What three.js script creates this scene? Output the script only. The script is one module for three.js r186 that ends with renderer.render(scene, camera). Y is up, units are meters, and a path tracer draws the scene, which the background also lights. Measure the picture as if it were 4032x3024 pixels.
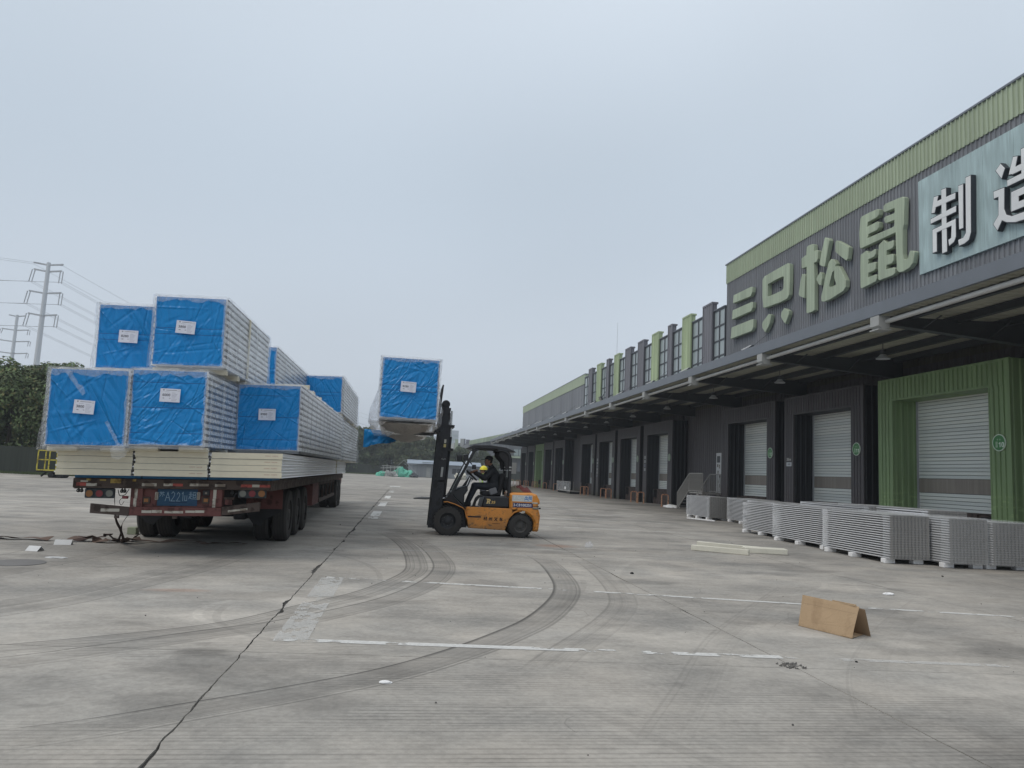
import * as THREE from 'three';
import { mergeGeometries, toCreasedNormals } from 'three/addons/utils/BufferGeometryUtils.js';
import { RoundedBoxGeometry } from 'three/addons/geometries/RoundedBoxGeometry.js';
import { MarchingCubes } from 'three/addons/objects/MarchingCubes.js';

// ---------- camera ----------
const scene = new THREE.Scene();
const camera = new THREE.PerspectiveCamera(53.98, 4 / 3, 0.1, 3000);
{
  const yaw = 0.13173, pitch = 0.11879, roll = 0.04742, V = THREE.Vector3;
  const fwd = new V(Math.sin(yaw) * Math.cos(pitch), Math.sin(pitch), -Math.cos(yaw) * Math.cos(pitch));
  const rt = new V(Math.cos(yaw), 0, Math.sin(yaw)), up = new V().crossVectors(rt, fwd);
  const r = rt.clone().multiplyScalar(Math.cos(roll)).addScaledVector(up, Math.sin(roll));
  const u = up.clone().multiplyScalar(Math.cos(roll)).addScaledVector(rt, -Math.sin(roll));
  camera.quaternion.setFromRotationMatrix(new THREE.Matrix4().makeBasis(r, u, fwd.clone().negate()));
  camera.position.set(0, 1.55, 0);
}
// ---------- renderer, exposure ----------
const renderer = new THREE.WebGLRenderer({ antialias: true });
renderer.toneMapping = THREE.LinearToneMapping;
renderer.toneMappingExposure = 1.14;
renderer.shadowMap.enabled = true;
// ---------- sky (hazy overcast) ----------
{
  const W = 512, H = 256, d = new Float32Array(W * H * 4);
  const mix = (a, b, t) => a + (b - a) * t, ss = (a, b, x) => { const t = Math.min(1, Math.max(0, (x - a) / (b - a))); return t * t * (3 - 2 * t); };
  const soft3 = (az, el) => { let s = 0; for (let k = 1; k < 7; k++) s += Math.sin(az * k * 1.7 + el * 0.045 * k + k * k * 1.3) * Math.sin(el * 0.075 * k - az * 0.6 * k + k * 2.1) / Math.sqrt(k); return s; };
  for (let y = 0; y < H; y++) for (let x = 0; x < W; x++) {
    const el = ((y + 0.5) / H - 0.5) * 180, az = (x / W) * Math.PI * 2, i = (y * W + x) * 4;
    const soft = 1 + 0.022 * soft3(Math.sin(az) * 2.2 + Math.cos(az) * 1.3, el) + 0.010 * Math.sin(az * 3 + el * 0.09) + 0.014 * Math.sin(az * 7 - el * 0.16 + 1.3) + 0.012 * Math.sin(el * 0.31 + az * 2);
    let c;
    if (el < 0) c = [0.30, 0.31, 0.32];
    else {
      const t = ss(0, 24, el), k = ss(14, 90, el);
      c = [mix(0.60, 0.49, t), mix(0.66, 0.57, t), mix(0.735, 0.66, t)];
      c = c.map((v, n) => mix(v, [0.98, 1.0, 1.03][n], k) * soft);
    }
    d[i] = c[0]; d[i + 1] = c[1]; d[i + 2] = c[2]; d[i + 3] = 1;
  }
  const t = new THREE.DataTexture(d, W, H, THREE.RGBAFormat, THREE.FloatType);
  t.mapping = THREE.EquirectangularReflectionMapping; t.magFilter = t.minFilter = THREE.LinearFilter; t.wrapS = THREE.RepeatWrapping; t.needsUpdate = true;
  scene.background = t; scene.environment = t;
}
// ---------- sun behind the cloud ----------
const sun = new THREE.DirectionalLight(0xfff4e6, 1.0);
sun.position.set(-46, 66, -8); sun.target.position.set(4, 0, -30);
sun.castShadow = true; sun.shadow.radius = 60; sun.shadow.mapSize.set(2048, 2048);
Object.assign(sun.shadow.camera, { left: -80, right: 80, top: 80, bottom: -80, near: 1, far: 250 });
scene.add(sun, sun.target);
// ---------- haze ----------
scene.fog = new THREE.FogExp2(0xd2d9e0, 0.00075);

// ---------- helpers ----------
let seed = 20240531;
const rnd = () => { seed = (seed + 0x6d2b79f5) | 0; let t = Math.imul(seed ^ (seed >>> 15), 1 | seed); t = (t + Math.imul(t ^ (t >>> 7), 61 | t)) ^ t; return ((t ^ (t >>> 14)) >>> 0) / 4294967296; };
const rr = (a, b) => a + (b - a) * rnd();
const PI = Math.PI, V3 = (x, y, z) => new THREE.Vector3(x, y, z);
const NT = new Float32Array(65536); for (let i = 0; i < 65536; i++) NT[i] = rnd();
function vn(x, y) {
  const ix = Math.floor(x), iy = Math.floor(y), fx = x - ix, fy = y - iy, u = fx * fx * (3 - 2 * fx), v = fy * fy * (3 - 2 * fy);
  const a = (iy & 255) << 8, b = ((iy + 1) & 255) << 8, c = ix & 255, e = (ix + 1) & 255;
  const p = NT[a | c], q = NT[a | e], r = NT[b | c], s = NT[b | e];
  return p + (q - p) * u + (r - p + (p - q - r + s) * u) * v;
}
function fbm(x, y, n) { let s = 0, a = 0.5, t = 0; for (let i = 0; i < n; i++) { s += a * vn(x, y); t += a; a *= 0.5; x = x * 2.03 + 17.1; y = y * 2.03 + 31.7; } return s / t; }
const clamp = (x, a = 0, b = 1) => Math.min(b, Math.max(a, x)), sstep = (a, b, x) => { const t = clamp((x - a) / (b - a)); return t * t * (3 - 2 * t); };
const usedNames = {};
function numbered(n) { const k = (usedNames[n] = (usedNames[n] ?? -1) + 1); return k ? n + '_' + String(k).padStart(3, '0') : n; }
function tag(o, label, category, group, kind) { o.userData = { ...o.userData, label, category }; if (group) o.userData.group = group; if (kind) o.userData.kind = kind; return o; }
function thing(name, label, category, pos = [0, 0, 0], group) {
  const o = new THREE.Group(); o.name = numbered(name); o.position.set(...pos); scene.add(o); return tag(o, label, category, group);
}
function dup(src, pos, label, ry) {
  const o = src.clone(); o.name = numbered(src.name.replace(/_\d{3}$/, '')); scene.add(o); if (pos) o.position.set(...pos); if (ry !== undefined) o.rotation.y = ry;
  o.userData = { ...src.userData }; if (label) o.userData.label = label; return o;
}
function uvMetres(g) {
  const p = g.attributes.position, n = g.attributes.normal, uv = new Float32Array(p.count * 2);
  for (let i = 0; i < p.count; i++) {
    const ax = Math.abs(n.getX(i)), ay = Math.abs(n.getY(i)), az = Math.abs(n.getZ(i)), x = p.getX(i), y = p.getY(i), z = p.getZ(i);
    if (ay >= ax && ay >= az) { uv[2 * i] = x; uv[2 * i + 1] = z; } else if (ax >= az) { uv[2 * i] = z; uv[2 * i + 1] = y; } else { uv[2 * i] = x; uv[2 * i + 1] = y; }
  }
  g.setAttribute('uv', new THREE.BufferAttribute(uv, 2)); return g;
}
const flat = (g) => { const f = g.index ? g.toNonIndexed() : g; for (const k of Object.keys(f.attributes)) if (!['position', 'normal', 'uv', 'color'].includes(k)) f.deleteAttribute(k); if (!f.attributes.uv) uvMetres(f); f.groups = []; return f; };
class GB {
  constructor() { this.g = []; }
  add(g, x = 0, y = 0, z = 0, rx = 0, ry = 0, rz = 0) {
    const f = flat(g); if (rx || ry || rz) f.applyMatrix4(new THREE.Matrix4().makeRotationFromEuler(new THREE.Euler(rx, ry, rz))); f.translate(x, y, z); this.g.push(f); return this;
  }
  box(w, h, d, x, y, z, r = 0, rx = 0, ry = 0, rz = 0) { return this.add(r ? new RoundedBoxGeometry(w, h, d, 1, Math.min(r, w / 2.01, h / 2.01, d / 2.01)) : new THREE.BoxGeometry(w, h, d), x, y, z, rx, ry, rz); }
  span(x0, x1, y0, y1, z0, z1, r = 0) { return this.box(x1 - x0, y1 - y0, z1 - z0, (x0 + x1) / 2, (y0 + y1) / 2, (z0 + z1) / 2, r); }
  bar(a, b, w, h = w, r = 0) { // box between two points
    const A = V3(...a), B = V3(...b), d = B.clone().sub(A), L = d.length(), g = flat(r ? new RoundedBoxGeometry(w, h, L, 1, r) : new THREE.BoxGeometry(w, h, L));
    g.applyMatrix4(new THREE.Matrix4().lookAt(B, A, Math.abs(d.y) > 0.98 * L ? V3(1, 0, 0) : V3(0, 1, 0))); g.translate((A.x + B.x) / 2, (A.y + B.y) / 2, (A.z + B.z) / 2); this.g.push(g); return this;
  }
  rod(a, b, r, n = 8, r2 = r) {
    const A = V3(...a), B = V3(...b), d = B.clone().sub(A), g = flat(new THREE.CylinderGeometry(r2, r, d.length(), n));
    g.applyQuaternion(new THREE.Quaternion().setFromUnitVectors(V3(0, 1, 0), d.clone().normalize())); g.translate((A.x + B.x) / 2, (A.y + B.y) / 2, (A.z + B.z) / 2); this.g.push(g); return this;
  }
  tube(pts, r, n = 24, m = 6) { return this.add(new THREE.TubeGeometry(new THREE.CatmullRomCurve3(pts.map((p) => V3(...p))), n, r, m)); }
  geo(keepUV) { const g = mergeGeometries(this.g.map((q) => { if (this.g.some((s) => s.attributes.color) && !q.attributes.color) q.setAttribute('color', new THREE.BufferAttribute(new Float32Array(q.attributes.position.count * 3).fill(1), 3)); return q; })); return keepUV ? g : uvMetres(g); }
  buildEach(name, mat, parent) { for (const g of this.g) mesh(name, uvMetres(g), mat, parent); }
  build(name, mat, parent, keepUV) { return mesh(name, this.geo(keepUV), mat, parent); }
}
function mesh(name, g, mat, parent = scene) {
  const m = new THREE.Mesh(g, mat); m.name = parent === scene ? numbered(name) : name; m.castShadow = m.receiveShadow = true; parent.add(m); return m;
}
function extrude(pts, depth, bevel = 0, holes = [], curve = 6, inset = 0) {
  const s = new THREE.Shape(pts.map((p) => new THREE.Vector2(...p))); for (const h of holes) s.holes.push(new THREE.Path(h.map((p) => new THREE.Vector2(...p))));
  return flat(new THREE.ExtrudeGeometry(s, { depth, bevelEnabled: bevel > 0, bevelSize: bevel, bevelThickness: bevel, bevelSegments: 1, bevelOffset: -bevel - inset, curveSegments: curve }));
}
// corrugated sheet: length along x, height along y, ribs stand out towards +z
function ribSheet(L, H, pitch, depth, top = 0.3, ramp = 0.12) {
  const n = Math.max(1, Math.round(L / pitch)), p = L / n, prof = [];
  for (let i = 0; i < n; i++) { const x = i * p, a = p * (1 - top - 2 * ramp) / 2; prof.push([x, 0], [x + a, 0], [x + a + ramp * p, depth], [x + a + (ramp + top) * p, depth], [x + a + (2 * ramp + top) * p, 0]); }
  prof.push([L, 0]);
  const pos = [], nor = [];
  for (let i = 0; i + 1 < prof.length; i++) {
    const [x0, z0] = prof[i], [x1, z1] = prof[i + 1], l = Math.hypot(x1 - x0, z1 - z0); if (l < 1e-6) continue; const nx = -(z1 - z0) / l, nz = (x1 - x0) / l;
    pos.push(x0, 0, z0, x1, 0, z1, x1, H, z1, x0, 0, z0, x1, H, z1, x0, H, z0); for (let k = 0; k < 6; k++) nor.push(nx, 0, nz);
  }
  const g = new THREE.BufferGeometry(); g.setAttribute('position', new THREE.Float32BufferAttribute(pos, 3)); g.setAttribute('normal', new THREE.Float32BufferAttribute(nor, 3)); return uvMetres(g);
}
const wallSheet = (z0, z1, y0, y1, X, pitch, depth, top, ramp) => { const g = ribSheet(z1 - z0, y1 - y0, pitch, depth, top, ramp); g.rotateY(-PI / 2); g.translate(X, y0, z0); return uvMetres(g); };   // faces -x
const sideSheet = (x0, x1, y0, y1, Z, pitch, depth, back) => { const g = ribSheet(x1 - x0, y1 - y0, pitch, depth); if (back) { g.rotateY(PI); g.translate(x1, y0, Z); } else g.translate(x0, y0, Z); return uvMetres(g); };   // faces +z (or -z)

// ---------- textures and materials ----------
function canvasTex(w, h, draw, srgb = true) {
  const c = document.createElement('canvas'); c.width = w; c.height = h; draw(c.getContext('2d'), w, h);
  const t = new THREE.CanvasTexture(c); if (srgb) t.colorSpace = THREE.SRGBColorSpace; t.anisotropy = 8; return t;
}
function dataTex(w, h, f, srgb) { // f(x, y) -> [r, g, b] 0..1 (linear unless srgb)
  const d = new Uint8Array(w * h * 4);
  for (let y = 0; y < h; y++) for (let x = 0; x < w; x++) { const c = f(x, y), i = (y * w + x) * 4; d[i] = clamp(c[0]) * 255; d[i + 1] = clamp(c[1]) * 255; d[i + 2] = clamp(c[2]) * 255; d[i + 3] = 255; }
  const t = new THREE.DataTexture(d, w, h); t.wrapS = t.wrapT = THREE.RepeatWrapping; t.magFilter = t.minFilter = THREE.LinearFilter; if (srgb) t.colorSpace = THREE.SRGBColorSpace; t.needsUpdate = true; return t;
}
function tiled(n, f) { // makes f(u, v) periodic over an n x n tile by blending
  return (x, y) => { const u = x / n, v = y / n, b = (q) => sstep(0, 1, clamp(q)); const a = f(u, v), c = f(u - 1, v), e = f(u, v - 1), g = f(u - 1, v - 1), s = b(u), t = b(v); return (a * (1 - s) + c * s) * (1 - t) + (e * (1 - s) + g * s) * t; };
}
const gray = (fn) => (x, y) => { const v = fn(x, y); return [v, v, v]; };
const grimeTex = dataTex(512, 512, gray(tiled(512, (u, v) => 0.72 + 0.28 * fbm(u * 6 + 9, v * 6 + 3, 5) - 0.10 * Math.pow(fbm(u * 23, v * 23, 3), 3))));       // soft dirt
const streakTex = dataTex(512, 512, gray(tiled(512, (u, v) => 0.56 + 0.40 * fbm(u * 44 + 5, v * 2.2, 4) + 0.42 * (fbm(u * 11, v * 1.1 + 4, 3) - 0.5) + 0.25 * Math.pow(vn(u * 90, v * 1.2), 6))));      // vertical streaks
const wearTex = dataTex(512, 512, (x, y) => { const f = tiled(512, (u, v) => fbm(u * 9 + 2, v * 9 + 7, 6))(x, y); const k = sstep(0.52, 0.62, f); return [0.9 - 0.5 * k, 0.9 - 0.55 * k, 0.9 - 0.58 * k]; });
const roughTex = dataTex(256, 256, gray(tiled(256, (u, v) => 0.6 + 0.4 * fbm(u * 8 + 1, v * 8, 4))));
const wrinkleTex = dataTex(512, 512, gray(tiled(512, (u, v) => { const a = fbm(u * 5 + 2 * fbm(u * 4, v * 4, 3), v * 4 + 2 * fbm(u * 3 + 9, v * 3, 3), 4); return 1 - Math.abs(a * 2 - 1) * 1.6 * 0.6 - 0.25 * fbm(u * 14, v * 14, 3); })));
// taut film: long slanting creases that fade in and out
const creaseTex = (() => { const c = document.createElement('canvas'); c.width = c.height = 512; const g = c.getContext('2d'); g.fillStyle = '#808080'; g.fillRect(0, 0, 512, 512); for (let i = 0; i < 90; i++) { const x = NT[i * 3] * 512, y = NT[i * 5 + 1] * 512, a = -0.5 + 1.1 * NT[i * 7 + 2] + (i % 4 === 0 ? 1.2 : 0), l = 60 + 190 * NT[i * 11 + 3], w = 4 + 15 * NT[i * 13 + 5], up = NT[i * 17] > 0.45; for (let dx = -512; dx <= 512; dx += 512) for (let dy = -512; dy <= 512; dy += 512) { g.save(); g.translate(x + dx, y + dy); g.rotate(a); const q = g.createRadialGradient(0, 0, 0, 0, 0, 1); q.addColorStop(0, up ? 'rgba(255,255,255,0.5)' : 'rgba(0,0,0,0.42)'); q.addColorStop(1, up ? 'rgba(255,255,255,0)' : 'rgba(0,0,0,0)'); g.scale(w, l); g.fillStyle = q; g.beginPath(); g.arc(0, 0, 1, 0, 7); g.fill(); g.restore(); } } const t = new THREE.CanvasTexture(c); t.wrapS = t.wrapT = THREE.RepeatWrapping; return t; })();
const wearTexSoft = dataTex(256, 256, (x, y) => { const f = tiled(256, (u, v) => fbm(u * 7 + 2, v * 5 + 7, 5))(x, y), k = sstep(0.5, 0.7, f), c = (y % 64) < 2 ? 0.86 : 1; return [c * (1 - 0.16 * k), c * (1 - 0.18 * k), c * (1 - 0.2 * k)]; });
const rep = (t, m) => { const c = t.clone(); c.wrapS = c.wrapT = THREE.RepeatWrapping; c.repeat.set(1 / m[0], 1 / m[1]); c.needsUpdate = true; return c; };
const std = (c, rough = 0.8, metal = 0, more = {}) => new THREE.MeshStandardMaterial({ color: new THREE.Color().setRGB(...c), roughness: rough, metalness: metal, ...more });
const phys = (c, rough, more = {}) => new THREE.MeshPhysicalMaterial({ color: new THREE.Color().setRGB(...c), roughness: rough, ...more });
const grime2 = rep(grimeTex, [2, 2]), grime5 = rep(grimeTex, [5, 5]), streak3 = rep(streakTex, [3, 4]), streak6 = rep(streakTex, [6, 9]), wear1 = rep(wearTex, [1.1, 1.1]), rough2 = rep(roughTex, [1.5, 1.5]);
// paint that is scuffed and muddy low down (v runs over two metres of height)
const dirtTex = (() => { const t = dataTex(512, 512, (x, y) => { const u = x / 512, h = y / 512 * 2, n = fbm(u * 26 + 3, h * 6 + 5, 5), m = sstep(0.55 + 0.9 * (n - 0.5), 0.12, h), sc = sstep(0.66, 0.72, fbm(u * 60 + 9, h * 22 + 2, 3)) * 0.35, st = 0.9 + 0.12 * fbm(u * 120, h * 2.5, 3); return [st * (1 - 0.45 * m - sc), st * (1 - 0.40 * m - sc * 0.9), st * (1 - 0.1 * m) + 0.1 * sc]; }); t.repeat.set(0.25, 0.5); return t; })();
// cladding three by six metres: rain streaks, muddy foot, scrapes at bumper height
const dockTex = (() => { const t = dataTex(512, 512, (x, y) => { const u = x / 512, h = y / 512 * 6, s = 0.62 + 0.30 * fbm(u * 38 + 5, h * 0.7, 4) + 0.25 * (fbm(u * 9, h * 0.3 + 4, 3) - 0.5), n = fbm(u * 16 + 1, h * 3 + 8, 4), m = sstep(0.75 + 0.9 * (n - 0.5), 0.05, h), b = sstep(0.64, 0.70, fbm(u * 9 + 30, h * 14 + 3, 4)) * sstep(0.6, 0.9, h) * sstep(1.7, 1.3, h); return [s * (1 - 0.15 * m) + 0.05 * m + 0.25 * b, s * (1 - 0.1 * m) + 0.05 * m + 0.22 * b, s * (1 - 0.35 * m) + 0.2 * b]; }); t.repeat.set(1 / 3, 1 / 6); return t; })();
const M = {
  cladDark: std([0.092, 0.084, 0.090], 0.55, 0, { map: dockTex }), cladGreen: std([0.26, 0.385, 0.18], 0.55, 0, { map: dockTex }), cladShaded: std([0.013, 0.015, 0.021], 0.6, 0, { map: streak3 }),  // last one: dark cladding with shade put into the colour
  signWall: std([0.26, 0.275, 0.30], 0.55, 0, { map: streak6 }), paleGreen: std([0.49, 0.575, 0.42], 0.5, 0, { map: streak6 }), trimGrey: std([0.17, 0.19, 0.22], 0.45, 0, { map: grime5 }),
  paleGreenFin: std([0.48, 0.585, 0.35], 0.5, 0, { map: streak6 }), finGrey: std([0.20, 0.20, 0.225], 0.5, 0, { map: streak6 }),
  steelDark: std([0.06, 0.068, 0.078], 0.55, 0, { map: grime2 }), deckSheet: std([0.50, 0.50, 0.41], 0.7, 0, { map: grime2 }), bracket: std([0.42, 0.43, 0.42], 0.6, 0, { map: grime2 }), pipe: std([0.55, 0.55, 0.53], 0.5, 0, { map: grime2 }),
  shutter: std([0.82, 0.86, 0.83], 0.5, 0), shutterB: std([0.74, 0.78, 0.755], 0.5, 0), shutterC: std([0.84, 0.87, 0.825], 0.45, 0), shutterBand: std([0.40, 0.355, 0.31], 0.7, 0, { map: streak3 }), dockBrown: std([0.075, 0.052, 0.045], 0.8, 0, { map: wear1 }), rubber: std([0.018, 0.018, 0.019], 0.85, 0, { map: grime2 }),
  glassPane: phys([0.36, 0.42, 0.43], 0.3, { map: grime5, clearcoat: 0.3, clearcoatRoughness: 0.15 }), frameDark: std([0.05, 0.055, 0.065], 0.5),
  letterGreen: std([0.46, 0.545, 0.40], 0.6, 0, { map: streak3 }), letterWhite: std([0.86, 0.88, 0.88], 0.5, 0, { map: grime5 }), letterEdge: std([0.03, 0.035, 0.045], 0.5), board: std([0.46, 0.60, 0.61], 0.42, 0, { map: rep(streakTex, [4, 1.4]) }),
  white: std([0.72, 0.73, 0.73], 0.6, 0, { map: grime5 }), foam: std([0.74, 0.72, 0.62], 0.9, 0, { map: grime2 }), foamWhite: std([0.80, 0.80, 0.80], 0.9), cream: std([0.78, 0.72, 0.56], 0.85, 0, { map: grime2 }),
  sheetWhite: std([0.84, 0.85, 0.85], 0.38, 0, { map: grime5 }), grooveShade: std([0.16, 0.16, 0.165], 0.7), alu: std([0.80, 0.81, 0.83], 0.42, 0.35, { roughnessMap: rough2, map: grime5 }), aluEndShaded: std([0.38, 0.37, 0.355], 0.5, 0.25, { map: grime5 }),  // groove strips and plate ends carry shade in their colour
  tyre: std([0.030, 0.029, 0.028], 0.9, 0, { map: grime2 }), tyreDust: std([0.050, 0.047, 0.044], 0.95, 0, { map: grime2 }), rimGrey: std([0.09, 0.085, 0.08], 0.75, 0, { map: grime2 }), black: std([0.016, 0.017, 0.02], 0.5), blackMatt: std([0.022, 0.022, 0.024], 0.8, 0, { map: grime2 }),
  orange: phys([0.70, 0.265, 0.028], 0.42, { map: dirtTex, clearcoat: 0.35, clearcoatRoughness: 0.35 }), mast: std([0.022, 0.023, 0.027], 0.42, 0.3, { map: wear1 }), chrome: std([0.7, 0.7, 0.7], 0.18, 1),
  trailerRed: std([0.155, 0.055, 0.048], 0.75, 0, { map: wear1 }), trailerBrown: std([0.085, 0.062, 0.052], 0.85, 0, { map: wear1 }), strapBrown: std([0.15, 0.10, 0.078], 0.95, 0, { map: grime2 }), reflector: std([0.52, 0.49, 0.42], 0.5, 0, { map: wear1 }), reflectRed: std([0.42, 0.07, 0.05], 0.5, 0, { map: wear1 }),
  lensAmber: std([0.27, 0.11, 0.025], 0.35), lensRed: std([0.20, 0.022, 0.028], 0.35), lensClear: std([0.17, 0.175, 0.15], 0.3), lampBox: std([0.035, 0.042, 0.048], 0.6), blueBatten: std([0.02, 0.14, 0.30], 0.6),
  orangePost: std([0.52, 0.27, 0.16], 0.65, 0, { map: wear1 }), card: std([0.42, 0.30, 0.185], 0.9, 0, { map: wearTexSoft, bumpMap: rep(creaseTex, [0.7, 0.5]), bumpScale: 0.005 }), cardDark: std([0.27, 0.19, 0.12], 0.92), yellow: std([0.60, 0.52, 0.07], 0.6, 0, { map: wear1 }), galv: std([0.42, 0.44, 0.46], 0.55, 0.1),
  stair: std([0.34, 0.33, 0.31], 0.6, 0.2, { map: grime2 }), netting: std([0.045, 0.053, 0.043], 0.95, 0, { map: streak6 }), shedWall: std([0.30, 0.32, 0.34], 0.8, 0, { map: streak6 }), shedRoof: std([0.26, 0.31, 0.37], 0.6), tarp: std([0.11, 0.42, 0.31], 0.75),
  film: phys([0.97, 0.98, 1.0], 0.16, { transmission: 1, thickness: 0, ior: 1.45, bumpMap: rep(creaseTex, [0.8, 1.1]), bumpScale: 0.05, side: THREE.DoubleSide }),
  hem: phys([0.86, 0.90, 0.95], 0.4, { transparent: true, opacity: 0.2, bumpMap: rep(wrinkleTex, [0.4, 0.4]), bumpScale: 0.03, side: THREE.DoubleSide }),
  haze: phys([0.85, 0.88, 0.9], 0.45, { transparent: true, opacity: 0.14, bumpMap: rep(wrinkleTex, [0.8, 0.8]), bumpScale: 0.03, side: THREE.DoubleSide }),
  blueFilmB: phys([0.0, 0.205, 0.53], 0.36, { bumpMap: (() => { const t = rep(creaseTex, [1.45, 1.8]); t.offset.set(0.37, 0.61); t.rotation = 0.35; return t; })(), bumpScale: 0.05, specularIntensity: 0.75, side: THREE.DoubleSide }), blueFilmC: phys([0.002, 0.222, 0.565], 0.3, { bumpMap: (() => { const t = rep(creaseTex, [1.2, 1.5]); t.offset.set(0.71, 0.13); t.rotation = -0.5; return t; })(), bumpScale: 0.05, specularIntensity: 0.8, side: THREE.DoubleSide }),
  blueFilm: phys([0.0, 0.215, 0.55], 0.33, { bumpMap: rep(creaseTex, [1.6, 1.6]), bumpScale: 0.042, specularIntensity: 0.75, side: THREE.DoubleSide }),
  edgeBlue: std([0.0, 0.085, 0.27], 0.5),
  skin: std([0.30, 0.165, 0.11], 0.6),
};
// ---------- ground: big sheet, cast concrete slabs with open joints, worn paint ----------
const tyreMarks = [
  { w: 0.34, a: 0.72, p: [[-1.08, -20.05], [-0.33, -18.27], [0.1, -15.71], [0.25, -13.05], [0.21, -11.88], [-0.09, -10.63], [-0.46, -9.61], [-0.94, -8.76], [-1.56, -7.69], [-2.37, -7.02], [-3.6, -6.3], [-5.6, -5.5]] },
  { w: 0.34, a: 0.78, p: [[-0.25, -19.69], [0.44, -16.31], [0.68, -13.84], [0.68, -12.26], [0.42, -10.73], [-0.07, -9.34], [-0.59, -8.46], [-1.14, -7.73], [-1.67, -7.27], [-2.25, -6.7], [-2.86, -6.18], [-4.6, -5.2]] },
  { w: 0.36, a: 0.95, p: [[2.52, -15.59], [2.6, -13.66], [2.48, -11.85], [2.32, -10.65], [2.06, -9.65], [1.52, -8.25], [1.11, -7.52], [0.58, -6.73], [-0.01, -6.03], [-0.63, -5.52], [-1.26, -5.08], [-1.79, -4.73], [-3, -4.2]] },
  { w: 0.3, a: 0.42, p: [[-4.6, -7.4], [-4.0, -8.48], [-3.66, -9.26], [-3.37, -10.62], [-2.98, -12.51], [-2.82, -13.36], [-2.7, -15]] },
  { w: 0.3, a: 0.42, p: [[-4.4, -6.8], [-3.77, -8.01], [-3.43, -8.69], [-3.13, -9.87], [-2.78, -11.71], [-2.6, -13.5]] },
  { w: 0.3, a: 0.36, p: [[-5.3, -9], [-4.99, -10.49], [-4.87, -11.45], [-4.72, -12.64], [-4.75, -13.85]] },
  { w: 0.34, a: 0.36, p: [[3.46, -15.03], [3.23, -12.0], [2.96, -10.16], [2.72, -9.25], [2.19, -8.07], [1.39, -6.62], [1.09, -6.01]] },
  { w: 0.3, a: 0.19, p: [[6.5, -12], [4.6, -9.4], [3.2, -7.4], [2.2, -5.6], [1.4, -4.2]] }, { w: 0.3, a: 0.16, p: [[8.2, -11], [5.6, -8.2], [4, -6.2], [3, -4.4]] },
  { w: 0.4, a: 0.10, p: [[-2.2, -24], [-1.9, -30], [-1.9, -50], [-1.6, -90]] }, { w: 0.5, a: 0.10, p: [[9, -60], [8, -40], [6.5, -28], [4.8, -19]] }, { w: 0.5, a: 0.10, p: [[11.5, -60], [10, -40], [8.6, -28], [7, -19], [5, -14]] },
];
const oilSpots = [[-1.53, -6.62, 0.2, 0.42], [-1.62, -6.9, 0.1, 0.25], [-1.51, -5.31, 0.22, 0.2], [-0.42, -5.29, 0.22, 0.22], [3.3, -5.6, 0.3, 0.14], [2.2, -9.6, 0.16, 0.1], [-3.2, -10.9, 0.16, 0.2], [6.2, -7, 0.5, 0.1], [0.4, -4.3, 0.5, 0.08], [-2.6, -17.5, 1.2, 0.2], [1.8, -19, 1.4, 0.14], [12, -22, 1.6, 0.2], [13, -30, 2, 0.2], [14.5, -47, 2.4, 0.25], [14.5, -60, 2.6, 0.2]];
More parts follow.
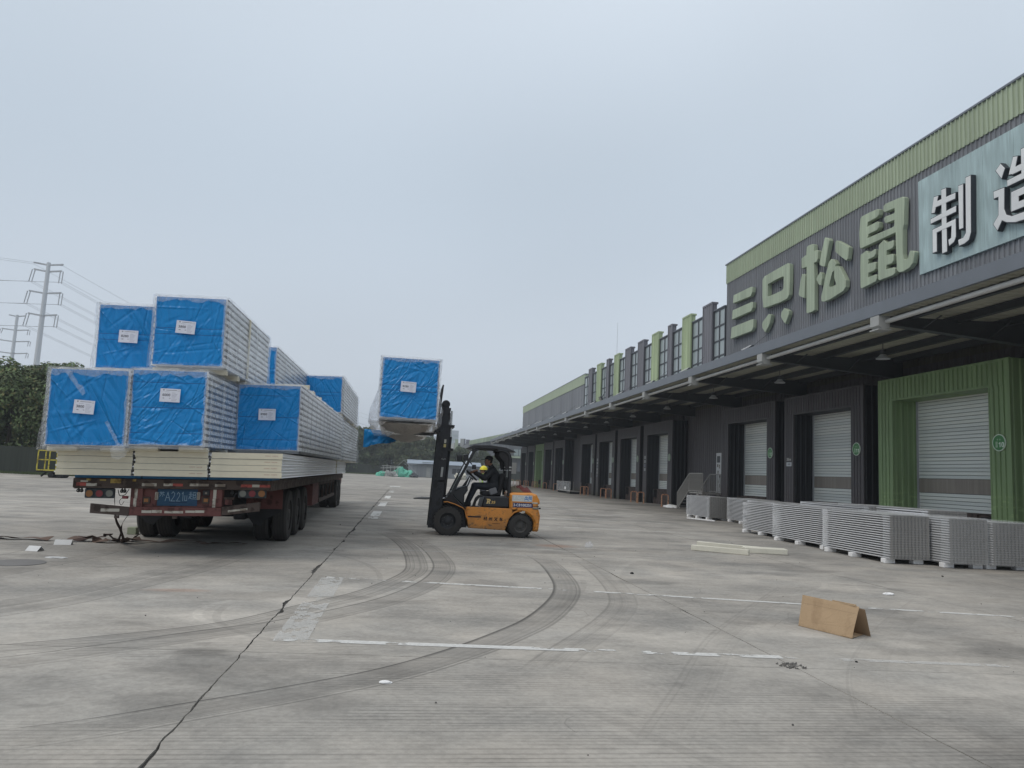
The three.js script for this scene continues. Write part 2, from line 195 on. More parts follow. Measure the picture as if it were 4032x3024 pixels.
function groundTex(x0, z0, sx, sz, W, H) {
  const c = document.createElement('canvas'); c.width = W; c.height = H; const g = c.getContext('2d'), px = W / sx, pz = H / sz;
  g.fillStyle = '#c8c8c8'; g.fillRect(0, 0, W, H); g.lineCap = 'butt'; g.lineJoin = 'round';
  for (let i = 0; i < 420; i++) { // old scuffs: short curved strokes, some paler, some darker than the slab
    const q = (k) => NT[(i * 97 + k * 4051) & 65535], X = -26 + 52 * q(1), Z = -62 + 60 * Math.pow(q(2), 0.5), a = (q(3) - 0.5) * 2.4 + (q(4) > 0.5 ? 0 : PI / 2), l = 0.4 + 3.2 * q(5), b = (q(6) - 0.5) * 1.4, dark = q(7) > 0.42; g.strokeStyle = dark ? `rgba(70,70,74,${(0.05 + 0.16 * q(8)).toFixed(3)})` : `rgba(255,255,250,${(0.10 + 0.3 * q(8)).toFixed(3)})`; g.lineWidth = Math.max(0.7, (0.01 + 0.16 * q(9) * q(9)) * px);
    const Y = (z) => (z - z0) * pz, U = (x) => (x - x0) * px; g.beginPath(); g.moveTo(U(X), Y(Z)); g.quadraticCurveTo(U(X + Math.cos(a) * l / 2 - Math.sin(a) * b), Y(Z + Math.sin(a) * l / 2 + Math.cos(a) * b), U(X + Math.cos(a) * l), Y(Z + Math.sin(a) * l)); g.stroke();
  }
  for (let i = 0; i < 26; i++) { // hairline cracks
    const q = (k) => NT[(i * 131 + k * 2741 + 77) & 65535]; let X = -8 + 18 * q(1), Z = -3 - 18 * q(2), a = q(3) * 6.28; g.strokeStyle = 'rgba(60,58,56,0.55)'; g.lineWidth = Math.max(0.6, 0.006 * px); g.beginPath(); g.moveTo((X - x0) * px, (Z - z0) * pz); for (let k = 0; k < 14; k++) { a += (q(k + 5) - 0.5) * 1.1; X += 0.09 * Math.cos(a); Z += 0.09 * Math.sin(a); g.lineTo((X - x0) * px, (Z - z0) * pz); } g.stroke();
  }
  for (const t of tyreMarks) for (let k = -1; k < 11; k++) { // a tyre leaves a faint band with uneven darker strokes in it
    const jit = NT[k * 31 + t.p.length * 7 + 64 + Math.floor(t.a * 900)], band = k < 0, off = band ? 0 : (k / 10 - 0.5 + 0.05 * (jit - 0.5)) * t.w, edge = k === 0 || k === 10 ? 1.3 : 0.15 + 1.1 * jit * jit; g.strokeStyle = `rgba(46,46,50,${(t.a * (band ? 0.26 : edge * (0.36 + 0.32 * k / 10))).toFixed(3)})`; g.lineWidth = Math.max(0.8, band ? t.w * px : t.w / 11 * px * (0.3 + 0.9 * NT[k * 17 + 300])); g.beginPath();
    const crv = new THREE.CatmullRomCurve3(t.p.map((q) => V3(q[0], 0, q[1]))), N = 90, L = []; g.lineCap = 'butt';
    for (let i = 0; i <= N; i++) { const p = crv.getPoint(i / N), d = crv.getTangent(i / N); L.push([(p.x - d.z * off - x0) * px, (p.z + d.x * off - z0) * pz]); }
    for (let i = 0; i < N; i += 3) { g.globalAlpha = sstep(0, 0.16, (i + 1.5) / N) * sstep(1, 0.84, (i + 1.5) / N); g.beginPath(); g.moveTo(...L[i]); for (let k2 = 1; k2 <= 3; k2++) g.lineTo(...L[i + k2]); g.stroke(); }
    g.globalAlpha = 1; g.beginPath();
    g.stroke();
  }
  const im = g.getImageData(0, 0, W, H), d = im.data, out = new Uint8Array(W * H * 4);
  for (let y = 0; y < H; y++) for (let x = 0; x < W; x++) {
    const X = x0 + (x + 0.5) / px, Z = z0 + (y + 0.5) / pz, i = (y * W + x) * 4;
    const big = fbm(X * 0.11 + 40, Z * 0.16 + 40, 4), str = 0.5 * fbm(X * 0.5 + 7, Z * 1.7 + 3, 4) + 0.5 * fbm(X * 0.9 + 3 + Z * 0.35, Z * 0.8 + 60, 4), mid = fbm(X * 1.3 + 5, Z * 1.6 + 9, 4), fine = vn(X * 31, Z * 31) * 0.6 + vn(X * 67 + 5, Z * 67) * 0.4;
    let v = 0.274 * (1 + 0.55 * (big - 0.5) + 0.66 * (str - 0.5) + 0.55 * (mid - 0.5) + 0.34 * (fine - 0.5) + 0.3 * (fbm(X * 5, Z * 11, 3) - 0.5));
    const ph = Z / 0.058 + 0.5 * fbm(X * 0.25, Z * 0.7, 2) + 0.9 * vn(X * 0.15 + 8, Z * 9), cv = Math.pow(0.5 + 0.5 * Math.cos(2 * PI * ph), 5), on = sstep(0.46, 0.66, fbm(X * 0.42 + 90, Z * 1.3 + 20, 3)) * 0.92 + 0.08; v *= 1 - 0.33 * on * cv * (0.35 + 0.9 * vn(X * 1.7 + 33, Z * 19 + 7)) * clamp((Z + 15) / 9); // broomed grooves
    v *= 1 - 0.22 * sstep(0.60, 0.74, fbm(X * 0.8 + 60, Z * 1.3 + 11, 5)); v *= 1 + 0.16 * sstep(0.58, 0.72, fbm(X * 0.55 + 160, Z * 0.8 + 71, 5));
    for (const o of oilSpots) { const dx = (X - o[0]) / (o[2] * 1.5), dz = (Z - o[1]) / o[2], q = dx * dx + dz * dz; if (q < 2.2) v *= 1 - o[3] * sstep(1.1, 0.35, Math.sqrt(q) + 0.7 * (mid - 0.5) + 0.5 * (str - 0.5)); }
    v *= 1 - 0.28 * sstep(10, 15, X) * (0.6 + 0.8 * (str - 0.2)); // darker along the docks
    let ru = 0; { const dx = (X - 3.44) / 0.5, dz = (Z + 16.9) / 0.45, q = dx * dx + dz * dz; if (q < 2) ru = 0.5 * sstep(1.2, 0.2, Math.sqrt(q) + mid - 0.5); }
    { const q = Math.hypot((X + 2.55) / 0.4, (Z + 9.6) / 0.15); if (q < 1.3) ru = Math.max(ru, 0.3 * sstep(1.1, 0.3, q + mid - 0.5)); }
    const mark = d[i] / 200, mm = 1 - (1 - mark) * (0.68 + 0.64 * (fine * 0.5 + mid * 0.5)); v *= clamp(mm, 0.2, 1.3);
    const warm = 1 + 0.05 * (mid - 0.5), r = v * warm * 1.045 * (1 + 0.25 * ru), gg = v * 0.986 * (1 - 0.28 * ru), b = v * 0.89 / warm * (1 - 0.5 * ru);
    const E = (q) => 255 * (q <= 0.0031308 ? 12.92 * q : 1.055 * Math.pow(q, 1 / 2.4) - 0.055);
    out[i] = clamp(E(r), 0, 255); out[i + 1] = clamp(E(gg), 0, 255); out[i + 2] = clamp(E(b), 0, 255); out[i + 3] = 255;
  }
  const t = new THREE.DataTexture(out, W, H); t.colorSpace = THREE.SRGBColorSpace; t.wrapS = t.wrapT = THREE.MirroredRepeatWrapping; t.magFilter = t.minFilter = THREE.LinearFilter;
  t.repeat.set(1 / sx, 1 / sz); t.offset.set(-x0 / sx, -z0 / sz); t.needsUpdate = true; return t;
}
const concreteBump = rep(dataTex(512, 512, gray(tiled(512, (u, v) => 0.5 + 0.5 * (fbm(u * 40, v * 40, 4) - 0.5) + 0.25 * (vn(u * 160, v * 160) - 0.5)))), [1.6, 1.6]);
const concrete = (t) => new THREE.MeshStandardMaterial({ map: t, roughness: 0.93, bumpMap: concreteBump, bumpScale: 0.006 });
const slabFront = concrete(groundTex(-6, -7.3, 14.2, 5.5, 2048, 2048)), slabNear = concrete(groundTex(-6, -18.6, 14.2, 12.6, 2048, 2048)), slabMid = concrete(groundTex(-26, -62, 52, 58, 2048, 2048)), groundFar = concrete(groundTex(-150, -250, 300, 260, 1536, 1536));
{
  const g = new THREE.PlaneGeometry(3000, 3000); g.rotateX(-PI / 2); g.translate(0, -0.03, -600);
  const p = g.attributes.position, uv = g.attributes.uv; for (let i = 0; i < p.count; i++) uv.setXY(i, p.getX(i), p.getZ(i));
  const o = mesh('ground', g, groundFar); tag(o, 'wide grey concrete yard running to the tree line', 'ground', null, 'structure');
  // slabs, with ragged edges along the cracked joint
  const xs = [-24.5, -19.84, -15.19, -10.54, -5.89, -1.24, 3.44, 7.85, 12.5, 17.4], rows = [[7, 0], [-6.64, 0.06], [-17.3, 0.24], [-27.6, 0.1], [-38, 0.05], [-48.5, 0], [-59, 0]];
  const zAt = (r, x) => rows[r][0] + rows[r][1] * (x + 1.24), pave = new THREE.Group(); pave.name = 'pavement'; tag(pave, 'cast concrete slabs with dark open joints across the yard', 'pavement', null, 'structure'); scene.add(pave);
  for (let r = 0; r + 1 < rows.length; r++) for (let c = 0; c + 1 < xs.length; c++) {
    const gap = r < 2 ? 0.0045 : 0.010, x0 = xs[c] + gap, x1 = xs[c + 1] - gap, pts = [], zn = (x) => zAt(r, x) - gap, zf = (x) => zAt(r + 1, x) + gap;
    const rag = (x, zA, zB, s) => { const crack = Math.abs(x + 1.24) < 0.1 || (Math.abs(x - 3.44) < 0.1 && r < 2) || (Math.abs(x - 7.85) < 0.1 && r < 2), n = crack ? 150 : 1, out = []; for (let i = 0; i <= n; i++) { const z = zA + (zB - zA) * i / n; let dx = 0; if (crack) { const m = Math.abs(x + 1.24) < 0.1 ? 1 : 0.35; dx = (0.012 * (vn(z * 5, 3) - 0.5) + 0.012 * (vn(z * 17, 9) - 0.5)) * m + s * m * (0.045 * Math.pow(sstep(0.62, 0.95, vn(z * 1.9 + 40 + s * 7, 5)), 1.2) * (0.4 + vn(z * 13, 2)) + 0.004 * vn(z * 40, 1)); } out.push([x + dx, z]); } return out; };
    for (const q of rag(x0, zn(x0), zf(x0), 1)) pts.push(q); for (const q of rag(x1, zf(x1), zn(x1), -1)) pts.push(q);
    const g = extrude(pts.map((q) => [q[0], -q[1]]), 0.028); g.rotateX(-PI / 2); g.translate(0, -0.028, 0); uvMetres(g);
    const near = r < 2 && x0 > -6 && x1 < 8; mesh('concrete_slab', g, near ? (r ? slabNear : slabFront) : slabMid, pave);
  }
  { const b = new GB(); for (let i = 1; i < xs.length - 1; i++) b.span(xs[i] - 0.07, xs[i] + 0.07, -0.026, -0.013, -59, 7); const o = b.build('joint_silt', std([0.045, 0.042, 0.038], 0.95)); tag(o, 'dark silt lying in the open joints between slabs', 'silt', null, 'stuff'); }
  // broken rubble in the joints where edges have spalled
  const cr = new GB(); for (let i = 0; i < 420; i++) { const z = -rr(3.6, 19), s = rr(0.005, 0.018); cr.add(new THREE.TetrahedronGeometry(s), -1.24 + rr(-0.035, 0.035), -0.012, z, rnd() * 6, rnd() * 6, rnd() * 6); }
  for (let i = 0; i < 30; i++) cr.add(new THREE.TetrahedronGeometry(rr(0.01, 0.03)), 3.44 + rr(-0.12, 0.08), 0.002, -6.42 + rr(-0.1, 0.12), rnd() * 6, rnd() * 6, rnd() * 6);
  const cm = cr.build('crack_rubble', std([0.13, 0.125, 0.118], 0.95)); tag(cm, 'crumbled concrete along the cracked yard joint', 'rubble', null, 'stuff');
  const gr = new GB(); for (let i = 0; i < 150; i++) { const z = -rr(3.4, 24), x = rr(-7, 10), s = rr(0.003, 0.008) * (i % 17 ? 1 : 2); gr.add(new THREE.DodecahedronGeometry(s, 0), x, s * 0.6, z, rnd() * 6, rnd() * 6, rnd() * 6); }
  tag(gr.build('grit', std([0.11, 0.105, 0.10], 0.95)), 'small dark stones and grit scattered on the concrete', 'grit', null, 'stuff');
}
// worn white parking paint: thin sheets over the concrete with ragged alpha
const paintAlpha = rep(dataTex(1024, 512, gray((x, y) => { const u = x / 1024, v = y / 512, a = fbm(u * 60, v * 24, 5), b = fbm(u * 9 + 3, v * 2 + 8, 3), k = a * 0.72 + b * 0.62; return sstep(0.60, 0.69, k) * (0.75 + 0.25 * vn(u * 300, v * 120)); })), [6, 1.5]);
const paint = new THREE.MeshStandardMaterial({ color: new THREE.Color().setRGB(0.62, 0.62, 0.60), roughness: 0.85, alphaMap: paintAlpha, transparent: true });
const paintFar = paint.clone(); paintFar.alphaMap = rep(dataTex(512, 256, gray((x, y) => { const u = x / 512, v = y / 256, k = fbm(u * 40, v * 14, 5) * 0.7 + fbm(u * 7 + 3, v * 2 + 8, 3) * 0.6; return 0.9 * sstep(0.50, 0.62, k); })), [9, 2]);
const paintFaint = paint.clone(); paintFaint.opacity = 0.55;
{
  const strip = (name, a, b, w, m, label) => { const dx = b[0] - a[0], dz = b[1] - a[1], L = Math.hypot(dx, dz), g = new THREE.PlaneGeometry(L, w, Math.ceil(L * 3), 1); g.rotateX(-PI / 2); uvMetres(g); const uv = g.attributes.uv, ox = rnd() * 40; for (let i = 0; i < uv.count; i++) uv.setXY(i, uv.getX(i) + ox, uv.getY(i) + ox * 0.7); g.rotateY(-Math.atan2(dz, dx)); g.translate((a[0] + b[0]) / 2, 0.004, (a[1] + b[1]) / 2); const o = mesh(name, g, m); tag(o, label, 'road marking', null, 'structure'); return o; };
  strip('parking_line', [-1.07, -7.1], [3.5, -6.74], 0.12, paint, 'worn white line across the yard at the cracked joint corner'); strip('parking_line', [3.5, -6.74], [7.6, -6.35], 0.1, paintFaint, 'faint white line beyond the broken slab corner');
  strip('parking_line', [-1.02, -11], [2.2, -10.45], 0.11, paint, 'white line crossing the curved black tyre marks'); strip('parking_line', [2.2, -10.45], [8.4, -9.1], 0.1, paint, 'thin worn white line behind the cardboard');
  strip('parking_line', [-0.93, -10.95], [-0.93, -7.1], 0.3, paintFaint, 'broad patchy white band beside the long crack');
  const zs = [[-14.97, 0.12], [-19.4, 0.2], [-23.75, 0.28], [-27.65, 0.1], [-31.8, 0.1], [-36, 0.08], [-40.5, 0.08], [-45, 0.05], [-50, 0.05], [-56, 0], [-62, 0]];
  zs.forEach(([z, s], i) => { const x1 = i < 2 ? 2.6 : 9.5; strip('parking_line', [-1.0, z], [x1, z + s * Math.min(x1, 4)], 0.1, i < 2 ? paintFaint : paintFar, 'faded white parking bay line, row ' + ['first', 'second', 'third', 'fourth', 'fifth', 'sixth', 'seventh', 'eighth', 'ninth', 'tenth', 'eleventh'][i] + ' past the tyre marks'); });
  for (const z of [-25.8, -33.5, -41.5, -52, -66]) strip('parking_line', [-0.95, z - 2], [-0.95, z + 2], z < -60 ? 0.9 : 0.3, paintFar, 'white end bar of the parking bays at the crack, ' + (z > -30 ? 'first' : z > -40 ? 'second' : z > -45 ? 'third' : z > -60 ? 'fourth' : 'distant') + ' one');
}
{ const g = new GB(); g.add(new THREE.CylinderGeometry(0.36, 0.36, 0.02, 40), -5.3, -0.003, -11.55); const o = g.build('dark_patch', std([0.2, 0.195, 0.19], 0.9, 0, { map: grime2 })); tag(o, 'round dark patch flush in the concrete by white angles', 'dark patch'); }  // flat disc stands for a dark patch in the concrete

// ---------- warehouse ----------
const WX = 17.6, FX = 16.6, BP = 6.7;   // wall plane, dock front plane, bay pitch
const W = thing('warehouse', 'long dark grey warehouse with pale green parapet and wide canopy', 'warehouse', [0, 0, 0]);
new GB().span(WX + 0.05, 62, 0, 11.55, -117.6, -5).build('building_body', M.finGrey, W);
{ const g = new GB(); g.g.push(wallSheet(-117.5, -6, 0, 8.8, WX, 0.3, 0.03)); g.build('dock_wall', M.cladDark, W); }
{ // tall sign wall with pale green parapet band
  const g = new GB(); g.g.push(wallSheet(-40.4, -6, 8.7, 12.98, WX - 0.02, 0.2, 0.05, 0.14, 0.07)); g.span(WX - 0.018, WX + 0.6, 8.7, 14.1, -40.4, -5); g.span(WX - 0.03, WX + 0.02, 8.7, 12.98, -40.44, -40.36); g.build('sign_wall', M.signWall, W);
  const b = new GB(); b.g.push(wallSheet(-40.44, -6, 12.98, 14.08, WX - 0.07, 0.2, 0.05, 0.14, 0.07)); b.span(WX - 0.067, WX + 0.58, 12.985, 14.07, -40.46, -5.02); b.build('parapet_band', M.paleGreen, W);
  new GB().span(WX - 0.13, WX + 0.66, 14.08, 14.15, -40.5, -5).build('parapet_cap', M.trimGrey, W);
}
{ // lower parapet at the far end
  const g = new GB(); g.g.push(wallSheet(-117.5, -75.3, 8.7, 11.12, WX - 0.02, 0.3, 0.035)); g.span(WX - 0.018, WX + 0.5, 8.7, 12.1, -117.55, -75.3); g.build('sign_wall', M.signWall, W);
  const b = new GB(); b.g.push(wallSheet(-117.55, -75.25, 11.12, 12.12, WX - 0.06, 0.3, 0.04)); b.span(WX - 0.057, WX + 0.48, 11.125, 12.11, -117.57, -75.24); b.build('parapet_band', M.paleGreen, W);
  new GB().span(WX - 0.11, WX + 0.55, 12.12, 12.18, -117.6, -75.2).build('parapet_cap', M.trimGrey, W);
}
{ // clerestory: windows between wall fins
  const fins = [[-43.52, -42.1, 0], [-47.0, -45.52, 1], [-49.8, -49.0, 0], [-53.3, -51.83, 1], [-56.76, -55.28, 0], [-60.24, -58.75, 0], [-63.63, -62.2, 1], [-66.25, -65.45, 0], [-69.8, -68.25, 1], [-73.1, -71.7, 0]];
  const fd = 0.22;
  for (const [a, b, gr] of fins) {
    const m = gr ? M.paleGreenFin : M.finGrey, g = new GB(), x = WX - fd; g.span(x + 0.03, WX + 0.1, 6.6, 12.25, a + 0.03, b - 0.03); g.g.push(wallSheet(a + 0.04, b - 0.04, 6.6, 12.2, x + 0.028, 0.3, 0.03), sideSheet(x + 0.05, WX, 6.6, 12.2, b - 0.032, 0.24, 0.025));
    const f = g.build('wall_fin', m, W); new GB().span(x - 0.02, WX + 0.16, 12.2, 12.31, a - 0.03, b + 0.03).span(x - 0.015, x + 0.06, 6.6, 12.2, a - 0.02, a + 0.05).span(x - 0.015, x + 0.06, 6.6, 12.2, b - 0.05, b + 0.02).build('fin_trim', gr ? M.paleGreenFin : M.finGrey, f);
  }
  const gaps = [[-42.1, -40.45], ...fins.map((f, i) => [i + 1 < fins.length ? fins[i + 1][1] : -75.25, f[0]])];
  for (const [z0, z1] of gaps) {
    const w = z1 - z0, grp = new GB(), ys = [6.7, 7.8, 8.92, 9.83, 10.7, 11.66], X = WX - 0.06;
    for (const y of ys) grp.span(X - 0.05, X + 0.05, y - 0.045, y + 0.045, z0, z1);
    for (const z of [z0 + 0.045, (z0 + z1) / 2, z1 - 0.045]) grp.span(X - 0.053, X + 0.047, 6.6, 11.7, z - 0.045, z + 0.045);
    const win = grp.build('window', M.frameDark, W);
    for (let i = 0; i + 1 < ys.length; i++) for (let k = 0; k < 2; k++) { const a = z0 + 0.09 + k * (w / 2 - 0.045), b = a + w / 2 - 0.135; new GB().span(X - 0.012, X + 0.012, ys[i] + 0.045, ys[i + 1] - 0.045, a, b).build('pane', M.glassPane, win); }
    new GB().span(X - 0.09, X + 0.14, 11.705, 11.76, z0, z1).build('cap_flashing', M.trimGrey, win);
  }
}
const bayZ = []; for (let z = -11.6; z > -114; z -= 6.66) bayZ.push(z);
{ // canopy
  const zA = -112.6, zB = -6, CX = 12.1;
  const can = new THREE.Group(); can.name = 'canopy'; W.add(can);
  new GB().span(CX - 0.02, CX + 0.05, 6.2, 6.5, zA, zB).span(CX - 0.02, CX + 0.3, 6.5, 6.53, zA, zB).span(CX - 0.035, CX + 0.06, 6.185, 6.2, zA, zB).build('fascia', M.trimGrey, can);
  new GB().span(CX + 0.08, WX - 0.06, 6.42, 6.47, zA, zB).build('canopy_roof', M.trimGrey, can);
  { const g = ribSheet(zB - zA, WX - CX - 0.12, 0.3, 0.03); g.rotateX(PI / 2); g.rotateY(PI / 2); g.translate(CX + 0.06, 6.41, zB); new GB().add(g).build('soffit_sheet', M.deckSheet, can); }
  const beams = bayZ, pur = [13.1, 14.5, 15.9, 17.2];
  for (const x of pur) { const g = new GB(); g.span(x - 0.012, x + 0.012, 6.19, 6.375, zA, zB).span(x - 0.07, x + 0.07, 6.17, 6.19, zA, zB).span(x - 0.07, x + 0.07, 6.355, 6.372, zA, zB); g.build('purlin', M.steelDark, can); }
  for (const z of beams) {
    const g = new GB(), yb = (x) => 5.98 - (x - CX) * 0.062, prof = [[CX + 0.28, yb(CX)], [WX - 0.05, yb(WX)], [WX - 0.05, 6.34], [CX + 0.28, 6.2]];
    const e = extrude(prof, 0.02); g.add(e, 0, 0, z - 0.01);
    g.bar([CX + 0.25, yb(CX) - 0.01, z], [WX - 0.05, yb(WX) - 0.01, z], 0.24, 0.022);
    for (const x of [13.4, 15.4]) { g.bar([x, yb(x) + 0.02, z - 0.05], [x + 0.05, 6.15, z - 0.75], 0.06, 0.012); g.bar([x, yb(x) + 0.02, z + 0.05], [x + 0.05, 6.15, z + 0.75], 0.06, 0.012); }
    g.build('beam', M.steelDark, can);
    // cupped end box under the fascia
    new GB().add(extrude([[-0.02, 6.17], [0.32, 6.17], [0.3, 5.84], [0.1, 5.8], [-0.02, 5.9]], 0.36, 0.008), CX - 0.02, 0, z - 0.18).span(CX - 0.05, CX + 0.32, 5.785, 5.815, z - 0.2, z + 0.2).build('end_box', M.bracket, can);
  }
  for (let i = 0; i + 1 < beams.length; i++) new GB().rod([CX + 0.2, 6.02, beams[i] - 0.17], [CX + 0.2, 6.02, beams[i + 1] + 0.17], 0.065, 12).build('pipe', M.pipe, can);
  new GB().span(CX + 0.05, WX - 0.06, 6.2, 6.42, zA, zA + 0.06).build('end_fascia', M.trimGrey, can);
}
{ // door with papers on it at the top of the stair, wall switch box, downpipe
  const d = new GB().span(WX - 0.1, WX - 0.04, 1.05, 3.3, -41.45, -40.5).build('door', M.white, W);
  new GB().span(WX - 0.115, WX - 0.1, 2.75, 3.12, -41.3, -40.9).build('door_window', M.frameDark, d);
  const p = new GB(); for (const [y, z, h] of [[2.5, -41.2, 0.18], [2.42, -40.95, 0.22], [2.1, -41.15, 0.2], [1.9, -40.9, 0.2], [1.6, -41.15, 0.15], [1.35, -40.95, 0.18]]) p.span(WX - 0.104, WX - 0.1, y, y + h, z - 0.09, z + 0.06); p.build('notice', std([0.35, 0.33, 0.28], 0.8, 0, { map: wear1 }), d);
  new GB().rod([17.42, 0.3, -46.15], [17.42, 4.9, -46.15], 0.06, 10).rod([17.42, 4.9, -46.15], [17.3, 6.1, -46.5], 0.06, 10).build('downpipe', M.cladShaded, W);
}

// ---------- loading docks ----------
const slatG = new RoundedBoxGeometry(0.03, 0.105, 4.36, 1, 0.013), slatFar = null;
function dock(z0, z1, label, green, group, near, sign) {
  const t = thing('loading_dock', label, 'loading dock', [WX, 0, (z0 + z1) / 2], group), h = 5.45, hw = (z1 - z0) / 2, iw = hw - 0.74, ih = 4.72, m = green ? M.cladGreen : M.cladDark, inn = green ? M.cladGreen : M.cladShaded;
  const f = new GB(), x0 = -1.0;
  f.g.push(wallSheet(-hw, -iw, 0, ih, x0, 0.2, 0.032, 0.66, 0.07), wallSheet(iw, hw, 0, ih, x0, 0.2, 0.032, 0.66, 0.07), wallSheet(-hw, hw, ih, h, x0, 0.2, 0.032, 0.66, 0.07));
  f.buildEach('front_cladding', m, t);
  const s = new GB(); s.g.push(sideSheet(x0, -0.01, 0, h, hw, 0.25, 0.03), sideSheet(x0, -0.01, 0, h, -hw, 0.25, 0.03, true)); s.buildEach('side_cladding', inn, t);  // dark docks: side colour carries the shade, same cladding as the front
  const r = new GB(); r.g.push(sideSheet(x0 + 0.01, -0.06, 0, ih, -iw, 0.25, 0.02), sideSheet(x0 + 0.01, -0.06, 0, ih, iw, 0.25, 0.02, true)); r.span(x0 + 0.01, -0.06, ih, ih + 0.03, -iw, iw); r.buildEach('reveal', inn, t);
  new GB().span(x0, -0.01, h, h + 0.03, -hw, hw).build('top_cap', m, t);
  const tr = new GB(); for (const z of [-hw, hw]) tr.span(x0 - 0.04, x0 + 0.02, 0, h + 0.035, z - 0.03, z + 0.03); tr.span(x0 - 0.038, x0 + 0.02, h - 0.03, h + 0.033, -hw + 0.03, hw - 0.03); for (const z of [-iw, iw]) tr.span(x0 - 0.04, x0 + 0.03, 0, ih + 0.04, z - 0.025, z + 0.025); tr.span(x0 - 0.042, x0 + 0.03, ih - 0.02, ih + 0.045, -iw, iw); tr.buildEach('corner_trim', m, t);
  const sh = new THREE.Group(); sh.name = 'roller_shutter'; t.add(sh);
  const ys = []; for (let y = 1.06; y < ih; y += 0.118) ys.push(y);
  const sl = slatG.clone(); sl.scale(1, 1, (iw * 2 - 0.06) / 4.36); uvMetres(sl);
  if (near) for (const y of ys) { if (y > 1.62 && y < 2.05) continue; const o = mesh('slat', sl, [M.shutter, M.shutterB, M.shutterC][Math.floor(rnd() * 3)], sh); o.position.set(-0.06, y, 0); }
  else { const g = new GB(); for (const y of ys) if (!(y > 1.62 && y < 2.05)) g.add(sl.clone(), -0.06, y, 0); const o = g.build('slats', M.shutter, sh); o.userData.kind = 'stuff'; }
  new GB().span(-0.055, -0.045, 1.0, ih, -iw + 0.02, iw - 0.02).build('shutter_backing', M.steelDark, sh); new GB().span(-0.08, -0.056, 1.6, 2.06, -iw + 0.03, iw - 0.03).build('shutter_band', M.shutterBand, sh);
  new GB().span(-0.14, -0.03, 1.0, ih, -iw, -iw + 0.05).span(-0.14, -0.03, 1.0, ih, iw - 0.05, iw).buildEach('guide_rail', M.galv, sh);
  const d = new GB(); d.span(-0.5, -0.02, 0, 0.99, -iw + 0.04, iw - 0.04); d.build('dock_face', M.dockBrown, t);
  new GB().span(-0.56, -0.04, 0.99, 1.03, -1.1, 1.1).span(-0.55, -0.5, 0.86, 0.985, -1.05, 1.05).buildEach('dock_leveller', M.dockBrown, t);
  for (const z of [-1.5, 1.5]) new GB().span(-0.72, -0.5, 0.45, 0.95, z - 0.13, z + 0.13, 0.03).build('bumper', M.rubber, t);
  if (sign) { const g = new THREE.CylinderGeometry(0.24, 0.24, 0.03, 36); g.rotateX(PI / 2); const p = g.attributes.position, uv = g.attributes.uv; for (let i = 0; i < p.count; i++) uv.setXY(i, 0.5 + p.getX(i) / 0.48, 0.5 + p.getY(i) / 0.48); g.rotateY(-PI / 2); const o = mesh('number_sign', flat(g), sign, t); o.position.set(x0 - 0.06, 3.08, iw + 0.37); }
  return t;
}
const signTex = (num) => canvasTex(256, 256, (c) => {
  c.fillStyle = '#d8e4d4'; c.fillRect(0, 0, 256, 256); c.fillStyle = '#3f7f45'; c.beginPath(); c.arc(128, 128, 116, 0, 7); c.fill();
  c.fillStyle = '#dfe9dc'; c.font = 'bold 104px sans-serif'; c.textAlign = 'left'; c.fillText(num, 116, 196); c.lineWidth = 7; c.strokeStyle = '#b9d2b6';
  // two small characters above and two stacked beside the number
  const glyph = (x, y, s) => { c.strokeRect(x, y, s, s); c.beginPath(); c.moveTo(x, y + s / 2); c.lineTo(x + s, y + s / 2); c.moveTo(x + s / 2, y); c.lineTo(x + s / 2, y + s); c.stroke(); };
  c.lineWidth = 3; glyph(92, 72, 18); glyph(140, 72, 18); c.lineWidth = 6; glyph(66, 116, 34); glyph(66, 162, 34);
});
const signMat = (n) => new THREE.MeshStandardMaterial({ map: signTex(n), roughness: 0.5 });
const signPale = new THREE.MeshStandardMaterial({ color: 0x8b9a86, roughness: 0.5 });
dock(-24.87, -18.94, 'bright green loading dock with round number sign and closed shutter', true, null, true, signMat('10'));
dock(-31.69, -25.83, 'dark dock next to the green dock, behind the long metal stacks', false, 'dark grey loading docks', true, signMat('11'));
dock(-38.51, -32.63, 'dark dock between the stair door and the dock with distance board', false, 'dark grey loading docks', true, signMat('12'));
dock(-52.1, -46.25, 'dark dock just past the stair, pale shutter half seen', false, 'dark grey loading docks', true, signPale);
[['second', -53.0], ['third', -59.7], ['fourth', -66.4]].forEach(([n, z]) => dock(z - 5.85, z, n + ' dark dock past the stair along the canopy', false, 'dark grey loading docks', false, signPale));
[['first', -79.6, 0], ['second', -86.2, 0], ['third, green', -92.4, 1], ['fourth', -98.9, 0], ['end', -105.6, 0]].forEach(([n, z, g]) => dock(z - 5.85, z, g ? 'small distant green dock near the end of the canopy' : n + ' dark dock in the distant group beyond the blank bay', !!g, g ? null : 'dark grey loading docks', false, signPale));
